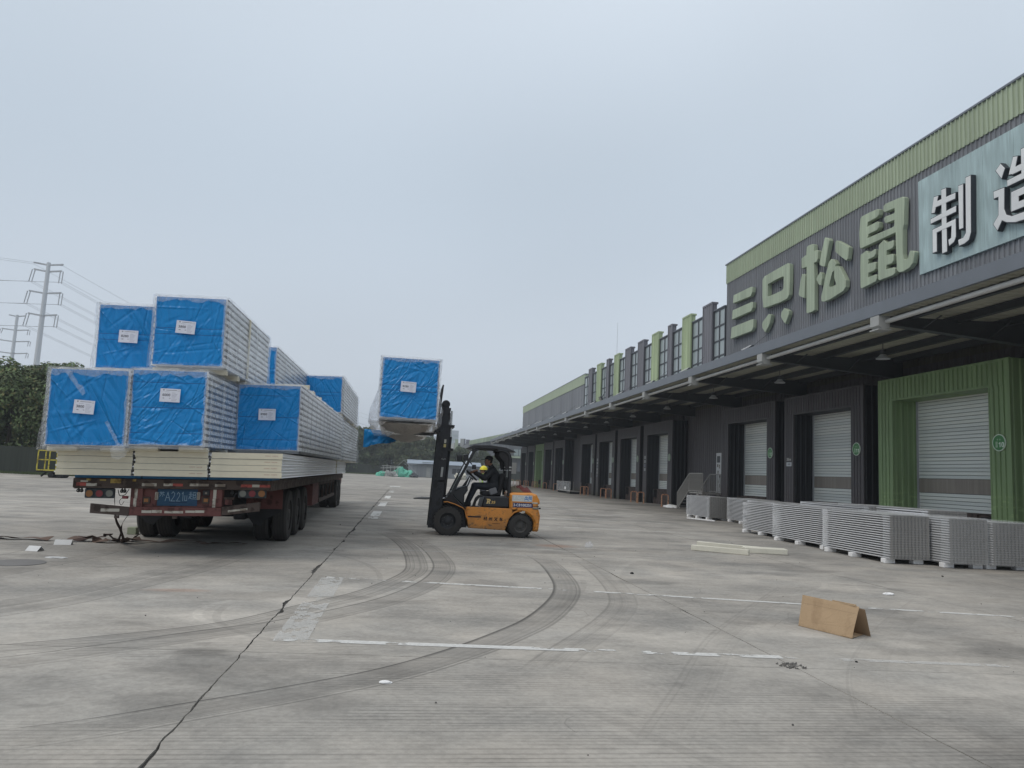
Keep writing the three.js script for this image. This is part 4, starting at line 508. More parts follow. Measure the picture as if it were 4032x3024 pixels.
// one wrapped bundle of insulated boards: origin at the middle of the bottom rear edge, running back along -z
function bundle(label, num, w, h, L, layers, pos, opt = {}) {
  const t = thing('board_bundle', label, 'wrapped bundle', [0, 0, 0], 'film-wrapped bundles of insulated boards'), lh = h / layers, e = w / 2, s = opt.seed || 1;
  const sh = [[-e, 0.004], [-e, lh * 0.62], [-e + 0.016, lh * 0.66], [-e + 0.016, lh * 0.94], [-e + 0.004, lh - 0.004], [e - 0.004, lh - 0.004], [e - 0.016, lh * 0.94], [e - 0.016, lh * 0.66], [e, lh * 0.62], [e, 0.004]];
  const bd = extrude(sh, L - 0.04); bd.translate(0, 0, -L + 0.02); uvMetres(bd);
  const gv = new GB(); for (const q of [-1, 1]) gv.box(0.012, lh * 0.26, L - 0.06, q * (e - 0.0115), lh * 0.8, -L / 2); const gvg = gv.geo();  // dark strips put the shade into the board grooves
  for (let i = 0; i < layers; i++) { const o = mesh('insulated_board', bd, M.sheetWhite, t); o.position.set(rr(-0.006, 0.006), i * lh, rr(-0.01, 0)); mesh('groove_shade', gvg, M.grooveShade, o); }
  { // blue sheet over the end, creased at each board
    const nx = 30, ny = 44, g = new THREE.PlaneGeometry(w - 0.05, h - 0.03, nx, ny), p = g.attributes.position;
    for (let i = 0; i < p.count; i++) { const x = p.getX(i), y = p.getY(i) + h / 2, fr = (y / lh) % 1, fold = fbm(x * 2.2 + y * 1.1 + s * 9, y * 1.3 - x * 0.8 + s * 3, 4); p.setZ(i, 0.012 - 0.008 * Math.pow(Math.abs(fr - 0.5) * 2, 14) + 0.008 * Math.max(0, fold - 0.5)); }
    g.computeVertexNormals(); g.translate(0, h / 2, 0.004); mesh('blue_end_sheet', uvMetres(flat(g)), [M.blueFilm, M.blueFilmB, M.blueFilmC][s % 3], t);
    const ln = new GB(); for (let i = 1; i < layers; i++) ln.box(w - 0.07, 0.010, 0.004, 0, i * lh + rr(-0.004, 0.004), 0.0105, 0, 0, 0, rr(-0.003, 0.003)); ln.buildEach('board_edge_line', M.edgeBlue, t);
  }
  { // clear film: loose skin round the whole bundle with gathered, cloudy hems
    const f = new THREE.BoxGeometry(w + 0.05, h + 0.03, L + 0.05, 16, 16, Math.min(40, Math.ceil(L * 5))), p = f.attributes.position, b = opt.baggy || 0.02;
    for (let i = 0; i < p.count; i++) { let x = p.getX(i), y = p.getY(i), z = p.getZ(i); const n = fbm(x * 4 + s * 13 + z * 2.1, y * 4 + z * 1.6 + s * 7, 3) - 0.4, low = sstep(0.1, -h / 2, y); x += Math.sign(x) * (Math.abs(x) > e ? b * (n * 1.6 + low * 1.3) + (opt.bag && x < -e ? opt.bag * low : 0) : 0); if (Math.abs(z) > L / 2) z += Math.sign(z) * b * n * 0.8; if (y < -h / 2) y -= b * (1.2 + n); else if (y > h / 2) y += 0.01 * n; p.setXYZ(i, x, y, z); }
    { const ix = f.index.array, keep = []; for (let i = 0; i < ix.length; i += 3) if (!(p.getZ(ix[i]) > L / 2 && p.getZ(ix[i + 1]) > L / 2 && p.getZ(ix[i + 2]) > L / 2 && [0, 1, 2].every((k) => Math.abs(p.getX(ix[i + k])) < e * 0.98 && Math.abs(p.getY(ix[i + k])) < h * 0.49))) keep.push(ix[i], ix[i + 1], ix[i + 2]); f.setIndex(keep); } // the skin clings to the blue end
    f.computeVertexNormals(); f.translate(0, h / 2, -L / 2); mesh('clear_film', uvMetres(f), M.film, t);
    const hem = new GB(), strip = (ax, ay, bx, by, wdt, nz) => { const n = 26, pos = [], idx = []; const dx = bx - ax, dy = by - ay, l = Math.hypot(dx, dy), px = -dy / l, py = dx / l; for (let i = 0; i <= n; i++) { const q = i / n, a = fbm(q * 9 + s * 5 + ax * 3, s + ay, 3), k = wdt * (0.45 + 1.1 * a); for (let j = 0; j <= 2; j++) { const o = (j / 2) * k; pos.push(ax + dx * q + px * (o - 0.02), ay + dy * q + py * (o - 0.02), 0.035 + 0.02 * (fbm(q * 17 + j * 3, s * 3 + j, 2) - 0.3) + nz); } } for (let i = 0; i < n; i++) for (let j = 0; j < 2; j++) { const a = i * 3 + j; idx.push(a, a + 3, a + 1, a + 1, a + 3, a + 4); } const g = new THREE.BufferGeometry(); g.setAttribute('position', new THREE.Float32BufferAttribute(pos, 3)); g.setIndex(idx); g.computeVertexNormals(); return g; };
    hem.add(strip(e, h + 0.01, -e, h + 0.01, 0.11, 0)); hem.add(strip(-e, h, -e, -0.02, 0.06, 0.004)); hem.add(strip(e, -0.02, e, h, 0.06, 0.006)); hem.add(strip(-e, -0.03, e, -0.03, 0.07, 0.002));
    if (opt.slash) hem.add(strip(-e * 0.6, h * 0.98, -e * 0.1, h * 0.66, 0.06, 0.008)), hem.add(strip(e * 0.5, h * 0.32, e * 0.85, h * 0.02, 0.05, 0.009));
    hem.build('film_hem', M.hem, t);
    const bands = new GB(); for (let z = -0.12; z > -L + 0.1; z -= rr(0.5, 0.9)) for (const q of [-1, 1]) bands.box(0.004, h * rr(0.7, 1), rr(0.03, 0.14), q * (e + 0.034), h / 2, z, 0, rr(-0.12, 0.12), 0, 0); bands.buildEach('film_wrap_edge', M.haze, t);
  }
  if (opt.joint) new GB().box(0.02, h * 0.98, 0.09, e + 0.02, h * 0.5, -opt.joint, 0.005).build('edge_protector', M.cream, t);
  if (num) { const g = new THREE.PlaneGeometry(0.3, 0.205, 4, 3), p = g.attributes.position; for (let i = 0; i < p.count; i++) p.setZ(i, 0.006 * Math.sin(p.getX(i) * 12)); g.computeVertexNormals(); const o = mesh('paper_label', flat(g), labelMat(...num), t); o.position.set(opt.lx ?? 0.02, h * (opt.ly ?? 0.56), 0.066); o.rotation.z = opt.lr ?? -0.03; }
  if (opt.pads !== 0) for (let z = -0.25; z > -L; z -= Math.max(0.85, (L - 0.6) / 4)) for (const x of [-e + 0.2, e - 0.2]) new GB().box(0.42, opt.pad || 0.07, 0.16, x + 0.06 * (z % 1), -(opt.pad || 0.07) / 2 - 0.012, z, 0.006).build('foam_pad', M.cream, t);
  return t;
}
const LD = 1.215; // deck height in the lorry's frame
{
  const T = thing('flatbed_lorry', 'long dusty red flatbed lorry loaded with blue wrapped bundles', 'lorry'); onLorry(T, 0, 0, 0);
  new GB().span(-1.5, 1.5, LD - 0.03, LD, -17.5, 0).build('deck', M.trailerBrown, T);
  for (const s of [-1, 1]) { const g = new GB(); for (let i = 0; i < 8; i++) g.span(s * 1.47 - 0.03, s * 1.47 + 0.03, LD - 0.17, LD - 0.032, -17.5 + i * 2.19, -17.5 + i * 2.19 + 2.17, 0.006); g.build('side_rail', M.trailerBrown, T); }
  new GB().span(-1.5, 1.5, LD - 0.155, LD - 0.004, 0.003, 0.06, 0.01).build('rear_beam', M.trailerBrown, T);
  for (const s of [-1, 1]) new GB().span(s * 0.45 - 0.07, s * 0.45 + 0.07, 0.72, LD - 0.03, -17, -0.2).build('chassis_beam', M.blackMatt, T);
  { const g = new GB(); for (let z = -0.6; z > -17; z -= 0.8) g.span(-1.44, 1.44, LD - 0.14, LD - 0.035, z - 0.04, z + 0.04); g.build('cross_member', M.blackMatt, T); }
  // rear centre frame
  const u = (x) => -1.5 + (x - 150) * 0.001307, v = (y, x) => LD - (y - 258 - 0.012 * (x - 150)) * 0.00138;
  const px = (x0, y0, x1, y1, z0, z1, r) => { const xm = (x0 + x1) / 2; return new GB().span(u(x0), u(x1), v(y1, xm), v(y0, xm), z0, z1, r); };
  px(800, 372, 1862, 688, -0.12, -0.02).build('rear_frame', M.trailerRed, T);
  px(800, 372, 940, 590, -0.02, 0.03, 0.008).build('frame_post', M.trailerRed, T); px(1715, 372, 1862, 590, -0.02, 0.03, 0.008).build('frame_post', M.trailerRed, T); px(800, 590, 1862, 692, -0.02, 0.045, 0.01).build('lower_beam', M.trailerRed, T);
  const wing = (x0, x1, yt0, yb0, yt1, yb1) => { const f = [[u(x0), v(yb0, x0)], [u(x1), v(yb1, x1)], [u(x1), v(yt1, x1)], [u(x0), v(yt0, x0)]]; return extrude(f, 0.06, 0.006); };
  new GB().add(wing(357, 798, 548, 655, 590, 690), 0, 0, -0.03).build('bumper_wing', M.trailerBrown, T); new GB().add(wing(1864, 2312, 590, 690, 532, 640), 0, 0, -0.03).build('bumper_wing', M.trailerBrown, T);
  const tape = (x0, y0, x1, y1, m, z) => px(x0, y0, x1, y1, z, z + 0.004).build('reflector_tape', m, T);
  for (const [a, b, c, d, m] of [[190, 312, 300, 348, 1], [302, 320, 420, 352, 0], [236, 288, 318, 305, 0], [930, 318, 1098, 352, 0], [1178, 320, 1283, 350, 0], [1285, 322, 1400, 352, 1], [1480, 320, 1590, 350, 0], [1592, 322, 1700, 352, 0], [1775, 326, 1895, 356, 0], [2080, 330, 2212, 362, 1], [2214, 330, 2300, 360, 0], [2302, 332, 2430, 362, 1]]) tape(a, b, c, d, m ? M.reflectRed : M.reflector, 0.061);
  for (const [a, b, c, d] of [[846, 382, 880, 490], [840, 492, 874, 598], [1756, 384, 1792, 494], [1752, 496, 1788, 602]]) tape(a, b, c, d, M.reflector, 0.031);
  for (const [a, b, c, d] of [[945, 626, 1058, 656], [1062, 624, 1174, 656], [1206, 634, 1420, 660], [1448, 630, 1556, 656], [1560, 628, 1666, 656]]) tape(a, b, c, d, M.reflector, 0.046);
  tape(480, 606, 690, 640, M.reflector, 0.037); { const g = wing(1940, 2170, 628, 652, 602, 626); new GB().add(g, 0, 0, -0.023).build('reflector_tape', M.reflector, T); }
  { const g = new GB(); for (const [a, b, c, d] of [[450, 275, 520, 292], [570, 268, 690, 318], [300, 268, 350, 290], [820, 270, 860, 300]]) g.span(u(a), u(c), v(d, a), v(b, a), 0.059, 0.0625); g.build('flaked_paint', std([0.42, 0.30, 0.08], 0.8, 0, { map: wear1 }), T); }
  { // painted plate on the rear panel
    const tex = canvasTex(512, 224, (c, w, h) => {
      c.fillStyle = '#21455f'; c.fillRect(0, 0, w, h); for (let i = 0; i < 500; i++) { c.fillStyle = `rgba(${20 + 50 * NT[i]},${50 + 50 * NT[i + 9]},${90 + 60 * NT[i + 21]},0.22)`; c.fillRect(NT[i * 3] * w, NT[i * 5] * h, 44 * NT[i + 40], 9 * NT[i + 60]); }
      c.strokeStyle = '#8fa6b4'; c.lineWidth = 5; c.lineCap = 'round'; stroke(c, 20, 40, 70, HAN.su); c.lineWidth = 6;
      const A = [[[0, 1], [0.45, 0], [0.9, 1]], [[0.18, 0.62], [0.74, 0.62]]], two = [[[0.05, 0.22], [0.3, 0], [0.62, 0.2], [0.5, 0.5], [0, 1], [0.75, 1]]], one = [[[0.1, 0.2], [0.32, 0], [0.32, 1]]], z = [[[0.06, 0.3], [0.06, 0.95], [0.5, 0.95], [0.5, 0.32]]];
      const put = (l, x, y, sx, sy) => { for (const s of l) { c.beginPath(); s.forEach((p, i) => (i ? c.lineTo(x + p[0] * sx, y + p[1] * sy) : c.moveTo(x + p[0] * sx, y + p[1] * sy))); c.stroke(); } };
      put(A, 100, 52, 70, 110); put(two, 176, 42, 70, 120); put(two, 246, 50, 62, 112); put(one, 306, 48, 60, 112); c.lineWidth = 6; put(z, 346, 60, 60, 100); c.lineWidth = 6; stroke(c, 396, 36, 104, HAN.chao);
      c.fillStyle = '#12304a'; c.fillRect(150, 172, 230, 12);
    });
    const m = new THREE.MeshStandardMaterial({ map: tex, roughness: 0.75 }), x0 = u(1100), x1 = u(1565), y0 = v(578, 1330), y1 = v(378, 1330), g = new THREE.PlaneGeometry(x1 - x0, y1 - y0); const o = mesh('number_plate', flat(g), m, T); o.position.set((x0 + x1) / 2, (y0 + y1) / 2, -0.013);
  }
  for (const [x, m] of [[1095, M.reflector], [1580, M.reflector]]) px(x - 17, 420, x + 17, 508, -0.02, 0.02, 0.006).build('plate_lamp', m, T);
  for (const x of [982, 1672]) { const b = px(x - 48, 474, x + 42, 552, -0.02, 0.012, 0.006).build('side_lamp', M.trailerBrown, T); px(x - 26, 494, x + 22, 532, 0.012, 0.02).build('lens', M.lensAmber, b); }
  { const b = px(1632, 400, 1706, 456, -0.02, 0.02).build('socket_box', M.black, T); px(1656, 420, 1680, 442, 0.02, 0.024).build('socket', M.reflector, b); }
  const cluster = (x0, order) => { const b = px(x0, 376, x0 + 340, 490, -0.06, 0, 0.02).build('tail_light', M.lampBox, T); order.forEach((m, i) => { const x = x0 + 60 + i * 113, g = new THREE.CylinderGeometry(0.055, 0.055, 0.02, 24); g.rotateX(PI / 2); new GB().add(g, u(x), v(436, x), 0.008).build('lens', m, b); const q = new THREE.TorusGeometry(0.057, 0.005, 8, 28); new GB().add(q, u(x), v(436, x), 0.016).build('bezel', M.lampBox, b); }); };
  cluster(270, [M.lensAmber, M.lensRed, M.lensClear]); cluster(2040, [M.lensClear, M.lensRed, M.lensAmber]);
  { const g = new GB(); for (const x of [200, 235, 690, 720, 1970]) { g.add(new THREE.TorusGeometry(0.022, 0.008, 8, 16), u(x), LD - 0.2, -0.01, 0, rnd(), 0); g.rod([u(x), LD - 0.15, -0.02], [u(x), LD - 0.22, -0.02], 0.012); } g.tube([[u(640), LD - 0.18, -0.03], [u(665), LD - 0.27, -0.03], [u(720), LD - 0.26, -0.03], [u(765), LD - 0.17, -0.03]], 0.006); g.tube([[u(700), LD - 0.3, -0.03], [u(668), LD - 0.36, -0.02], [u(690), LD - 0.42, -0.03], [u(720), LD - 0.36, -0.03]], 0.004); g.tube([[u(2020), LD - 0.2, -0.05], [u(1970), LD - 0.28, -0.05], [u(1890), LD - 0.28, -0.05]], 0.008); g.build('hook_and_cable', M.blackMatt, T); }
  px(690, 466, 756, 498, -0.08, -0.03, 0.008).build('marker_lamp', M.lensRed, T); px(1872, 480, 1992, 505, -0.12, -0.02).build('bracket', M.trailerBrown, T); px(1885, 505, 1965, 570, -0.11, -0.04).build('bracket', M.trailerRed, T);
  px(1290, 690, 1345, 725, -0.03, 0.02, 0.006).build('tow_eye', M.trailerBrown, T); px(630, 684, 680, 718, -0.03, 0.02, 0.006).build('lashing_eye', M.trailerBrown, T);
  // axles
  const tyre = (r, w) => { const p = [[r * 0.58, -w / 2], [r * 0.93, -w / 2], [r, -w * 0.36], [r, w * 0.36], [r * 0.93, w / 2], [r * 0.58, w / 2]].map((q) => new THREE.Vector2(...q)); const g = toCreasedNormals(new THREE.LatheGeometry(p, 40), 0.6); g.rotateZ(PI / 2); return g; };
  const rim = (r, w) => { const p = [[0.02, 0.02], [r * 0.22, 0.02], [r * 0.24, -0.06], [r * 0.5, -0.09], [r * 0.56, -0.02], [r * 0.6, 0]].map((q) => new THREE.Vector2(q[0], q[1] + w * 0.42)); const g = new THREE.LatheGeometry(p, 32); g.rotateZ(-PI / 2); return g; };
  const ty = uvMetres(flat(tyre(0.51, 0.28))), gro = new GB(); for (let k = -1.5; k < 2; k++) { const g = new THREE.TorusGeometry(0.508, 0.006, 6, 40); g.rotateY(PI / 2); gro.add(g, k * 0.055, 0, 0); } const grg = gro.geo(), rm = uvMetres(flat(rim(0.51, 0.28)));
  const wheelAt = (x, d, side) => { const gy = 0.51 - 0.028 * x; const w = new THREE.Group(); w.name = 'wheel'; T.add(w); w.position.set(x, gy, -d); mesh('tyre', ty, M.tyreDust, w); mesh('tread_groove', grg, M.rubber, w); const r = mesh('rim', rm, M.rimGrey, w); if (side < 0) r.rotation.y = PI; };
  for (const d of [3.2, 4.55, 5.9, 16.4, 17.75]) for (const s of [-1, 1]) { wheelAt(s * 1.25, d, s); wheelAt(s * 0.9, d, s); }
  { const g = new GB(); for (const d of [3.2, 4.55, 5.9, 16.4, 17.75]) g.rod([-1.2, 0.51, -d], [1.2, 0.51, -d], 0.08, 12); g.build('axle', M.blackMatt, T); }
  for (const s of [-1, 1]) { const g = new GB(); g.span(s * 0.98 - 0.34, s * 0.98 + 0.34, 0.62, 1.0, -2.62, -2.59); g.build('mud_guard', M.trailerRed, T); const f = extrude([[s * 0.98 - 0.3, 0.62], [s * 0.98 - 0.32, 0.5], [s * 0.98 - 0.2, 0.34], [s * 0.98 - 0.06, 0.3], [s * 0.98 + 0.05, 0.42], [s * 0.98 + 0.3, 0.56], [s * 0.98 + 0.32, 0.62]].sort((a, b) => 0), 0.01); new GB().add(f, 0, 0, -2.61).build('mud_flap', M.blackMatt, T); }
  new GB().span(1.1, 1.38, 0.45, 1.02, -9.2, -7.6, 0.01).build('tool_box', M.trailerRed, T);
  { const g = new GB(); g.bar([1.36, 0.52, -9.2], [1.36, 0.52, -14.8], 0.09).bar([1.36, 0.98, -9.2], [1.36, 0.98, -14.8], 0.06); for (const z of [-9.3, -10.6, -11.9, -13.2, -14.7]) g.bar([1.36, 0.5, z], [1.36, 1.05, z], 0.06); g.build('side_guard', M.trailerBrown, T); const k = new GB(); for (let i = 0; i < 9; i++) k.rod([1.3, 0.6 + rr(0, 0.1), -9.6 - i * 0.55], [1.34, 0.95, -9.4 - i * 0.55], 0.035, 8); k.buildEach('hung_chain', M.blackMatt, T); for (const d of [3.2, 4.55, 5.9]) for (const s of [-0.5, 0.5]) new GB().span(s - 0.12, s + 0.12, 0.4, 0.95, -d - 0.45, -d + 0.45, 0.03).build('dark_suspension_box', M.black, T); for (const s of [-1, 1]) new GB().span(s * 0.98 - 0.34, s * 0.98 + 0.34, 1.0, 1.02, -7.4, -2.6).build('wheel_arch', M.blackMatt, T); }  // black suspension boxes added to darken the underside
  // tractor unit at the front
  new GB().span(-1.2, 1.2, 0.75, 0.95, -20.6, -15.6, 0.02).build('tractor_chassis', M.blackMatt, T);
  const cab = new GB().span(-1.22, 1.22, 0.7, 3.1, -21.2, -19.2, 0.1).build('cab', M.trailerRed, T); new GB().span(1.2, 1.235, 1.9, 2.7, -20.9, -19.9, 0.02).build('side_window', M.black, cab); new GB().bar([1.25, 2.2, -21], [1.62, 2.25, -21], 0.04).span(1.5, 1.62, 1.7, 2.4, -21.1, -20.95, 0.03).build('mirror', M.black, cab);
  new GB().span(0.9, 1.24, 0.5, 0.95, -19.1, -18.45, 0.04).build('fuel_tank', M.galv, T);
  for (const s of [-1, 1]) wheelAt(s * 1.08, 20.3, s);
}
// blue battens between deck and loose boards
[[-1.0, 0.86, 'under the first loose stack'], [0.0, 0.86, 'under the middle loose stack'], [1.0, 0.86, 'under the last loose stack']].forEach(([x, w, n]) => { const o = new GB().span(-w / 2 - 0.06, w / 2 + 0.06, 0, 0.042, -0.9, 0).build('support_batten', M.blueBatten); tag(o, 'flat blue packing sheet on the lorry deck ' + n, 'packing', 'blue packing sheets'); onLorry(o, x, LD + 0.002, -0.03); });
{ // loose cream insulated boards, three stacks of four, and four more further forward
  const w = 1.1, hh = 0.098, prof = [[-w / 2 + 0.006, 0.002], [-w / 2 + 0.02, 0.03], [-w / 2 - 0.012, 0.04], [-w / 2 - 0.012, 0.058], [-w / 2 + 0.02, 0.068], [-w / 2 + 0.006, hh - 0.002], [w / 2 - 0.006, hh - 0.002], [w / 2 - 0.03, 0.068], [w / 2 - 0.006, 0.058], [w / 2 - 0.006, 0.04], [w / 2 - 0.03, 0.03], [w / 2 - 0.006, 0.002]];
  const mk = (L) => { const g = extrude(prof, L); g.translate(0, 0, -L); return uvMetres(g); }, g1 = mk(11.6), g2 = mk(4.4);
  const face = (L, g) => { const s = new GB().box(w - 0.02, hh - 0.006, 0.004, 0, hh / 2, 0.004).geo(); return s; }, fg = face();
  const mark = new GB(); for (let i = 0; i < 9; i++) if (i !== 4) mark.box(0.014, 0.012, 0.001, 0.28 + i * 0.022, 0.055, 0.0068); const mg = mark.geo(), mm = std([0.45, 0.30, 0.24], 0.9);
  ['bottom', 'second', 'third', 'top'].forEach((n, i) => [[-1.10, 'first'], [0.025, 'middle'], [1.15, 'last']].forEach(([x, c], k) => {
    const t = thing('insulation_board', `${n} cream insulated board of the ${c} loose stack at the lorry's tail`, 'insulated board', [0, 0, 0], 'loose insulated boards on the lorry'); mesh('board_shell', g1, M.sheetWhite, t); mesh('foam_end', fg, M.cream, t); if ((k === 1 && i < 2) || k === 2) mesh('printed_mark', mg, mm, t).userData.kind = 'stuff'; onLorry(t, x + rr(-0.008, 0.008), LD + 0.046 + i * 0.0985, -0.02 - 0.34 + rr(-0.012, 0.012) + 0.0);
  }));
  ['bottom', 'second', 'third', 'top'].forEach((n, i) => { const t = thing('insulation_board', n + ' insulated board of the forward stack, long white edge beyond a joint', 'insulated board', [0, 0, 0], 'loose insulated boards on the lorry'); mesh('board_shell', g2, M.sheetWhite, t); mesh('foam_end', fg, M.cream, t); onLorry(t, 1.16 + rr(-0.01, 0.01), LD + 0.046 + i * 0.0985, 11.32); });
}
// bundles on the lorry
const put = (b, x, y, d, turn) => onLorry(b, x, y, d, turn);
put(bundle('lower bundle at the outer yard side with label 3800', ['3800', '100', '12'], 1.16, 1.17, 3.8, 13, 0, { seed: 1, baggy: 0.04, slash: 1, lx: -0.03, ly: 0.5, lr: -0.06 }), -1.17, 1.70, -0.6, -0.018);
put(bundle('lower middle bundle with torn-corner label 6000', ['6000', '75', '15'], 1.13, 1.17, 6, 12, 0, { seed: 2, baggy: 0.022, lx: 0.03, ly: 0.66 }), -0.015, 1.73, -0.6, -0.018);
put(bundle('highest bundle on top with label 3800, pale side in view', ['3800', '100', '12'], 1.12, 1.13, 3.8, 11, 0, { seed: 3, joint: 1.7, lx: -0.05, ly: 0.55, pad: 0.085, lr: -0.07 }), 0.115, 3.02, -0.2, -0.018);
put(bundle('upper bundle with label 8280 beside the highest one', ['8280', '100', '11'], 1.06, 1.07, 8.28, 11, 0, { seed: 4, lx: -0.02, ly: 0.5, pad: 0.085, baggy: 0.03 }), -0.90, 2.98, 0.2, -0.018);
put(bundle('lower bundle with label 8980 and long slatted side towards the forklift', ['8980', '100', '12'], 1.13, 1.2, 8.98, 12, 0, { seed: 5, lx: -0.02, ly: 0.54, lr: 0, pads: 0 }), 1.16, 1.735, 1.4, -0.018);
put(bundle('upper bundle behind the highest one, blue end half hidden', null, 1.13, 1.14, 6, 11, 0, { seed: 6, pad: 0.085 }), 0.11, 3.08, 5.2, -0.018);
put(bundle('upper bundle at the forward end above the long lower bundles', ['7200', '100', '11'], 1.13, 1.1, 7.2, 11, 0, { seed: 7, lx: -0.42, ly: 0.48, pad: 0.085, baggy: 0.03 }), 1.29, 3.08, 10.2, -0.018);
put(bundle('lower forward bundle with a blue edge sheet, behind the long one', null, 1.13, 1.2, 7.6, 12, 0, { seed: 8, baggy: 0.04 }), 1.26, 1.72, 10.65, -0.018);
put(bundle('lower inner bundle hidden behind the outer yard side one', null, 1.13, 1.17, 6.5, 12, 0, { seed: 9 }), -1.20, 1.70, 3.35, -0.018);
put(bundle('lower inner bundle hidden behind the middle one', null, 1.13, 1.17, 8, 12, 0, { seed: 10 }), -0.015, 1.73, 5.55, -0.018);
{ // foam blocks lying on the long bundle, twisted knot of film hanging at the front
  const src = new GB().box(0.62, 0.085, 0.2, 0, 0.0425, 0, 0.01); const g = src.geo();
  [[1.45, 2.3, 'first'], [1.42, 3.6, 'second'], [1.44, 4.9, 'third'], [1.42, 6.3, 'fourth'], [1.46, 7.9, 'fifth'], [1.42, 9.4, 'sixth']].forEach(([x, d, n]) => { const o = mesh('foam_block', g, M.cream); tag(o, n + ' cream foam block counted along the top of the long bundle', 'foam block', 'foam blocks on the long bundle'); onLorry(o, x, 2.955, d, rr(-0.12, 0.12)); });
  const k = new THREE.SphereGeometry(0.11, 20, 14), p = k.attributes.position; for (let i = 0; i < p.count; i++) { const n = 0.75 + 0.5 * fbm(p.getX(i) * 20 + 9, p.getY(i) * 20 + p.getZ(i) * 13 + 40, 3); p.setXYZ(i, p.getX(i) * n, p.getY(i) * n, p.getZ(i) * n); } k.computeVertexNormals(); const o = mesh('film_knot', uvMetres(flat(k)), M.haze); tag(o, 'crumpled knot of clear film hanging between the two lower bundles', 'plastic film'); onLorry(o, -0.68, 1.62, -0.66);
}
// ---------- people: one continuous surface from tapered limbs ----------
function bodyMesh(bones, cell, colorOf, k = 0.035) { // bones: [ax,ay,az,ra, bx,by,bz,rb, (k)]
  let lo = [1e9, 1e9, 1e9], hi = [-1e9, -1e9, -1e9];
  for (const b of bones) for (let i = 0; i < 3; i++) { lo[i] = Math.min(lo[i], b[i] - b[3], b[4 + i] - b[7]); hi[i] = Math.max(hi[i], b[i] + b[3], b[4 + i] + b[7]); }
  const c = lo.map((l, i) => (l + hi[i]) / 2), half = Math.max(...lo.map((l, i) => hi[i] - l)) / 2 + cell * 4, n = Math.min(170, Math.ceil(2 * half / cell)), mc = new MarchingCubes(n, M.black, false, false, 400000);
  mc.isolation = 0; const st = 2 * half / n;
  for (let z = 0; z < n; z++) for (let y = 0; y < n; y++) for (let x = 0; x < n; x++) {
    const X = c[0] - half + x * st, Y = c[1] - half + y * st, Z = c[2] - half + z * st; let d = 1e3;
    for (const b of bones) {
      const ax = X - b[0], ay = Y - b[1], az = Z - b[2], ex = b[4] - b[0], ey = b[5] - b[1], ez = b[6] - b[2], q = clamp((ax * ex + ay * ey + az * ez) / (ex * ex + ey * ey + ez * ez + 1e-9)), s = Math.hypot(ax - ex * q, ay - ey * q, az - ez * q) - (b[3] + (b[7] - b[3]) * q), kk = b[8] ?? k;
      const h = clamp(0.5 + 0.5 * (d - s) / kk); d = d > 100 ? s : d * (1 - h) + s * h - kk * h * (1 - h);
    }
    mc.field[x + y * n + z * n * n] = -d;
  }
  mc.update(); const N = mc.count, P = mc.positionArray.slice(0, N * 3), Q = mc.normalArray.slice(0, N * 3), col = new Float32Array(N * 3);
  for (let i = 0; i < N; i++) { for (let k2 = 0; k2 < 3; k2++) P[i * 3 + k2] = c[k2] + P[i * 3 + k2] * half; const l = Math.hypot(Q[i * 3], Q[i * 3 + 1], Q[i * 3 + 2]) || 1; for (let k2 = 0; k2 < 3; k2++) Q[i * 3 + k2] /= l; const q = colorOf(P[i * 3], P[i * 3 + 1], P[i * 3 + 2]); col.set(q, i * 3); }
  const g = new THREE.BufferGeometry(); g.setAttribute('position', new THREE.BufferAttribute(P, 3)); g.setAttribute('normal', new THREE.BufferAttribute(Q, 3)); g.setAttribute('color', new THREE.BufferAttribute(col, 3)); return uvMetres(g);
}
const SK = [0.27, 0.15, 0.10], HAIR = [0.012, 0.011, 0.01];
// head looking along -x, chin at origin + small offset; returns bones in local space
function headGeo(cx, cy, cz, tilt = 0) {
  const b = [[0.015, 0.02, 0, 0.088, 0.0, 0.035, 0, 0.086], [-0.035, -0.03, 0, 0.062, -0.04, -0.075, 0, 0.042], [-0.07, -0.005, 0, 0.016, -0.098, -0.03, 0, 0.014, 0.012], [-0.078, -0.063, 0, 0.017, -0.083, -0.066, 0, 0.016, 0.012], [-0.072, -0.096, 0, 0.02, -0.075, -0.098, 0, 0.02, 0.015], [-0.074, 0.022, -0.03, 0.017, -0.074, 0.022, 0.03, 0.017, 0.015], [0.02, -0.005, 0.083, 0.014, 0.028, -0.035, 0.08, 0.01, 0.008], [0.02, -0.005, -0.083, 0.014, 0.028, -0.035, -0.08, 0.01, 0.008], [0.03, -0.06, 0, 0.058, 0.06, -0.17, 0, 0.06]];
  const g = bodyMesh(b, 0.004, (x, y, z) => (x > -0.02 && y > -0.03 + (x > 0.02 ? -0.03 : 0.03) && Math.abs(z) < 0.09 ? HAIR : (x < -0.06 && Math.abs(y - 0.006) < 0.009 && Math.abs(Math.abs(z) - 0.032) < 0.014) ? [0.03, 0.025, 0.02] : SK), 0.03);
  g.rotateZ(tilt); g.translate(cx, cy, cz); return g;
}
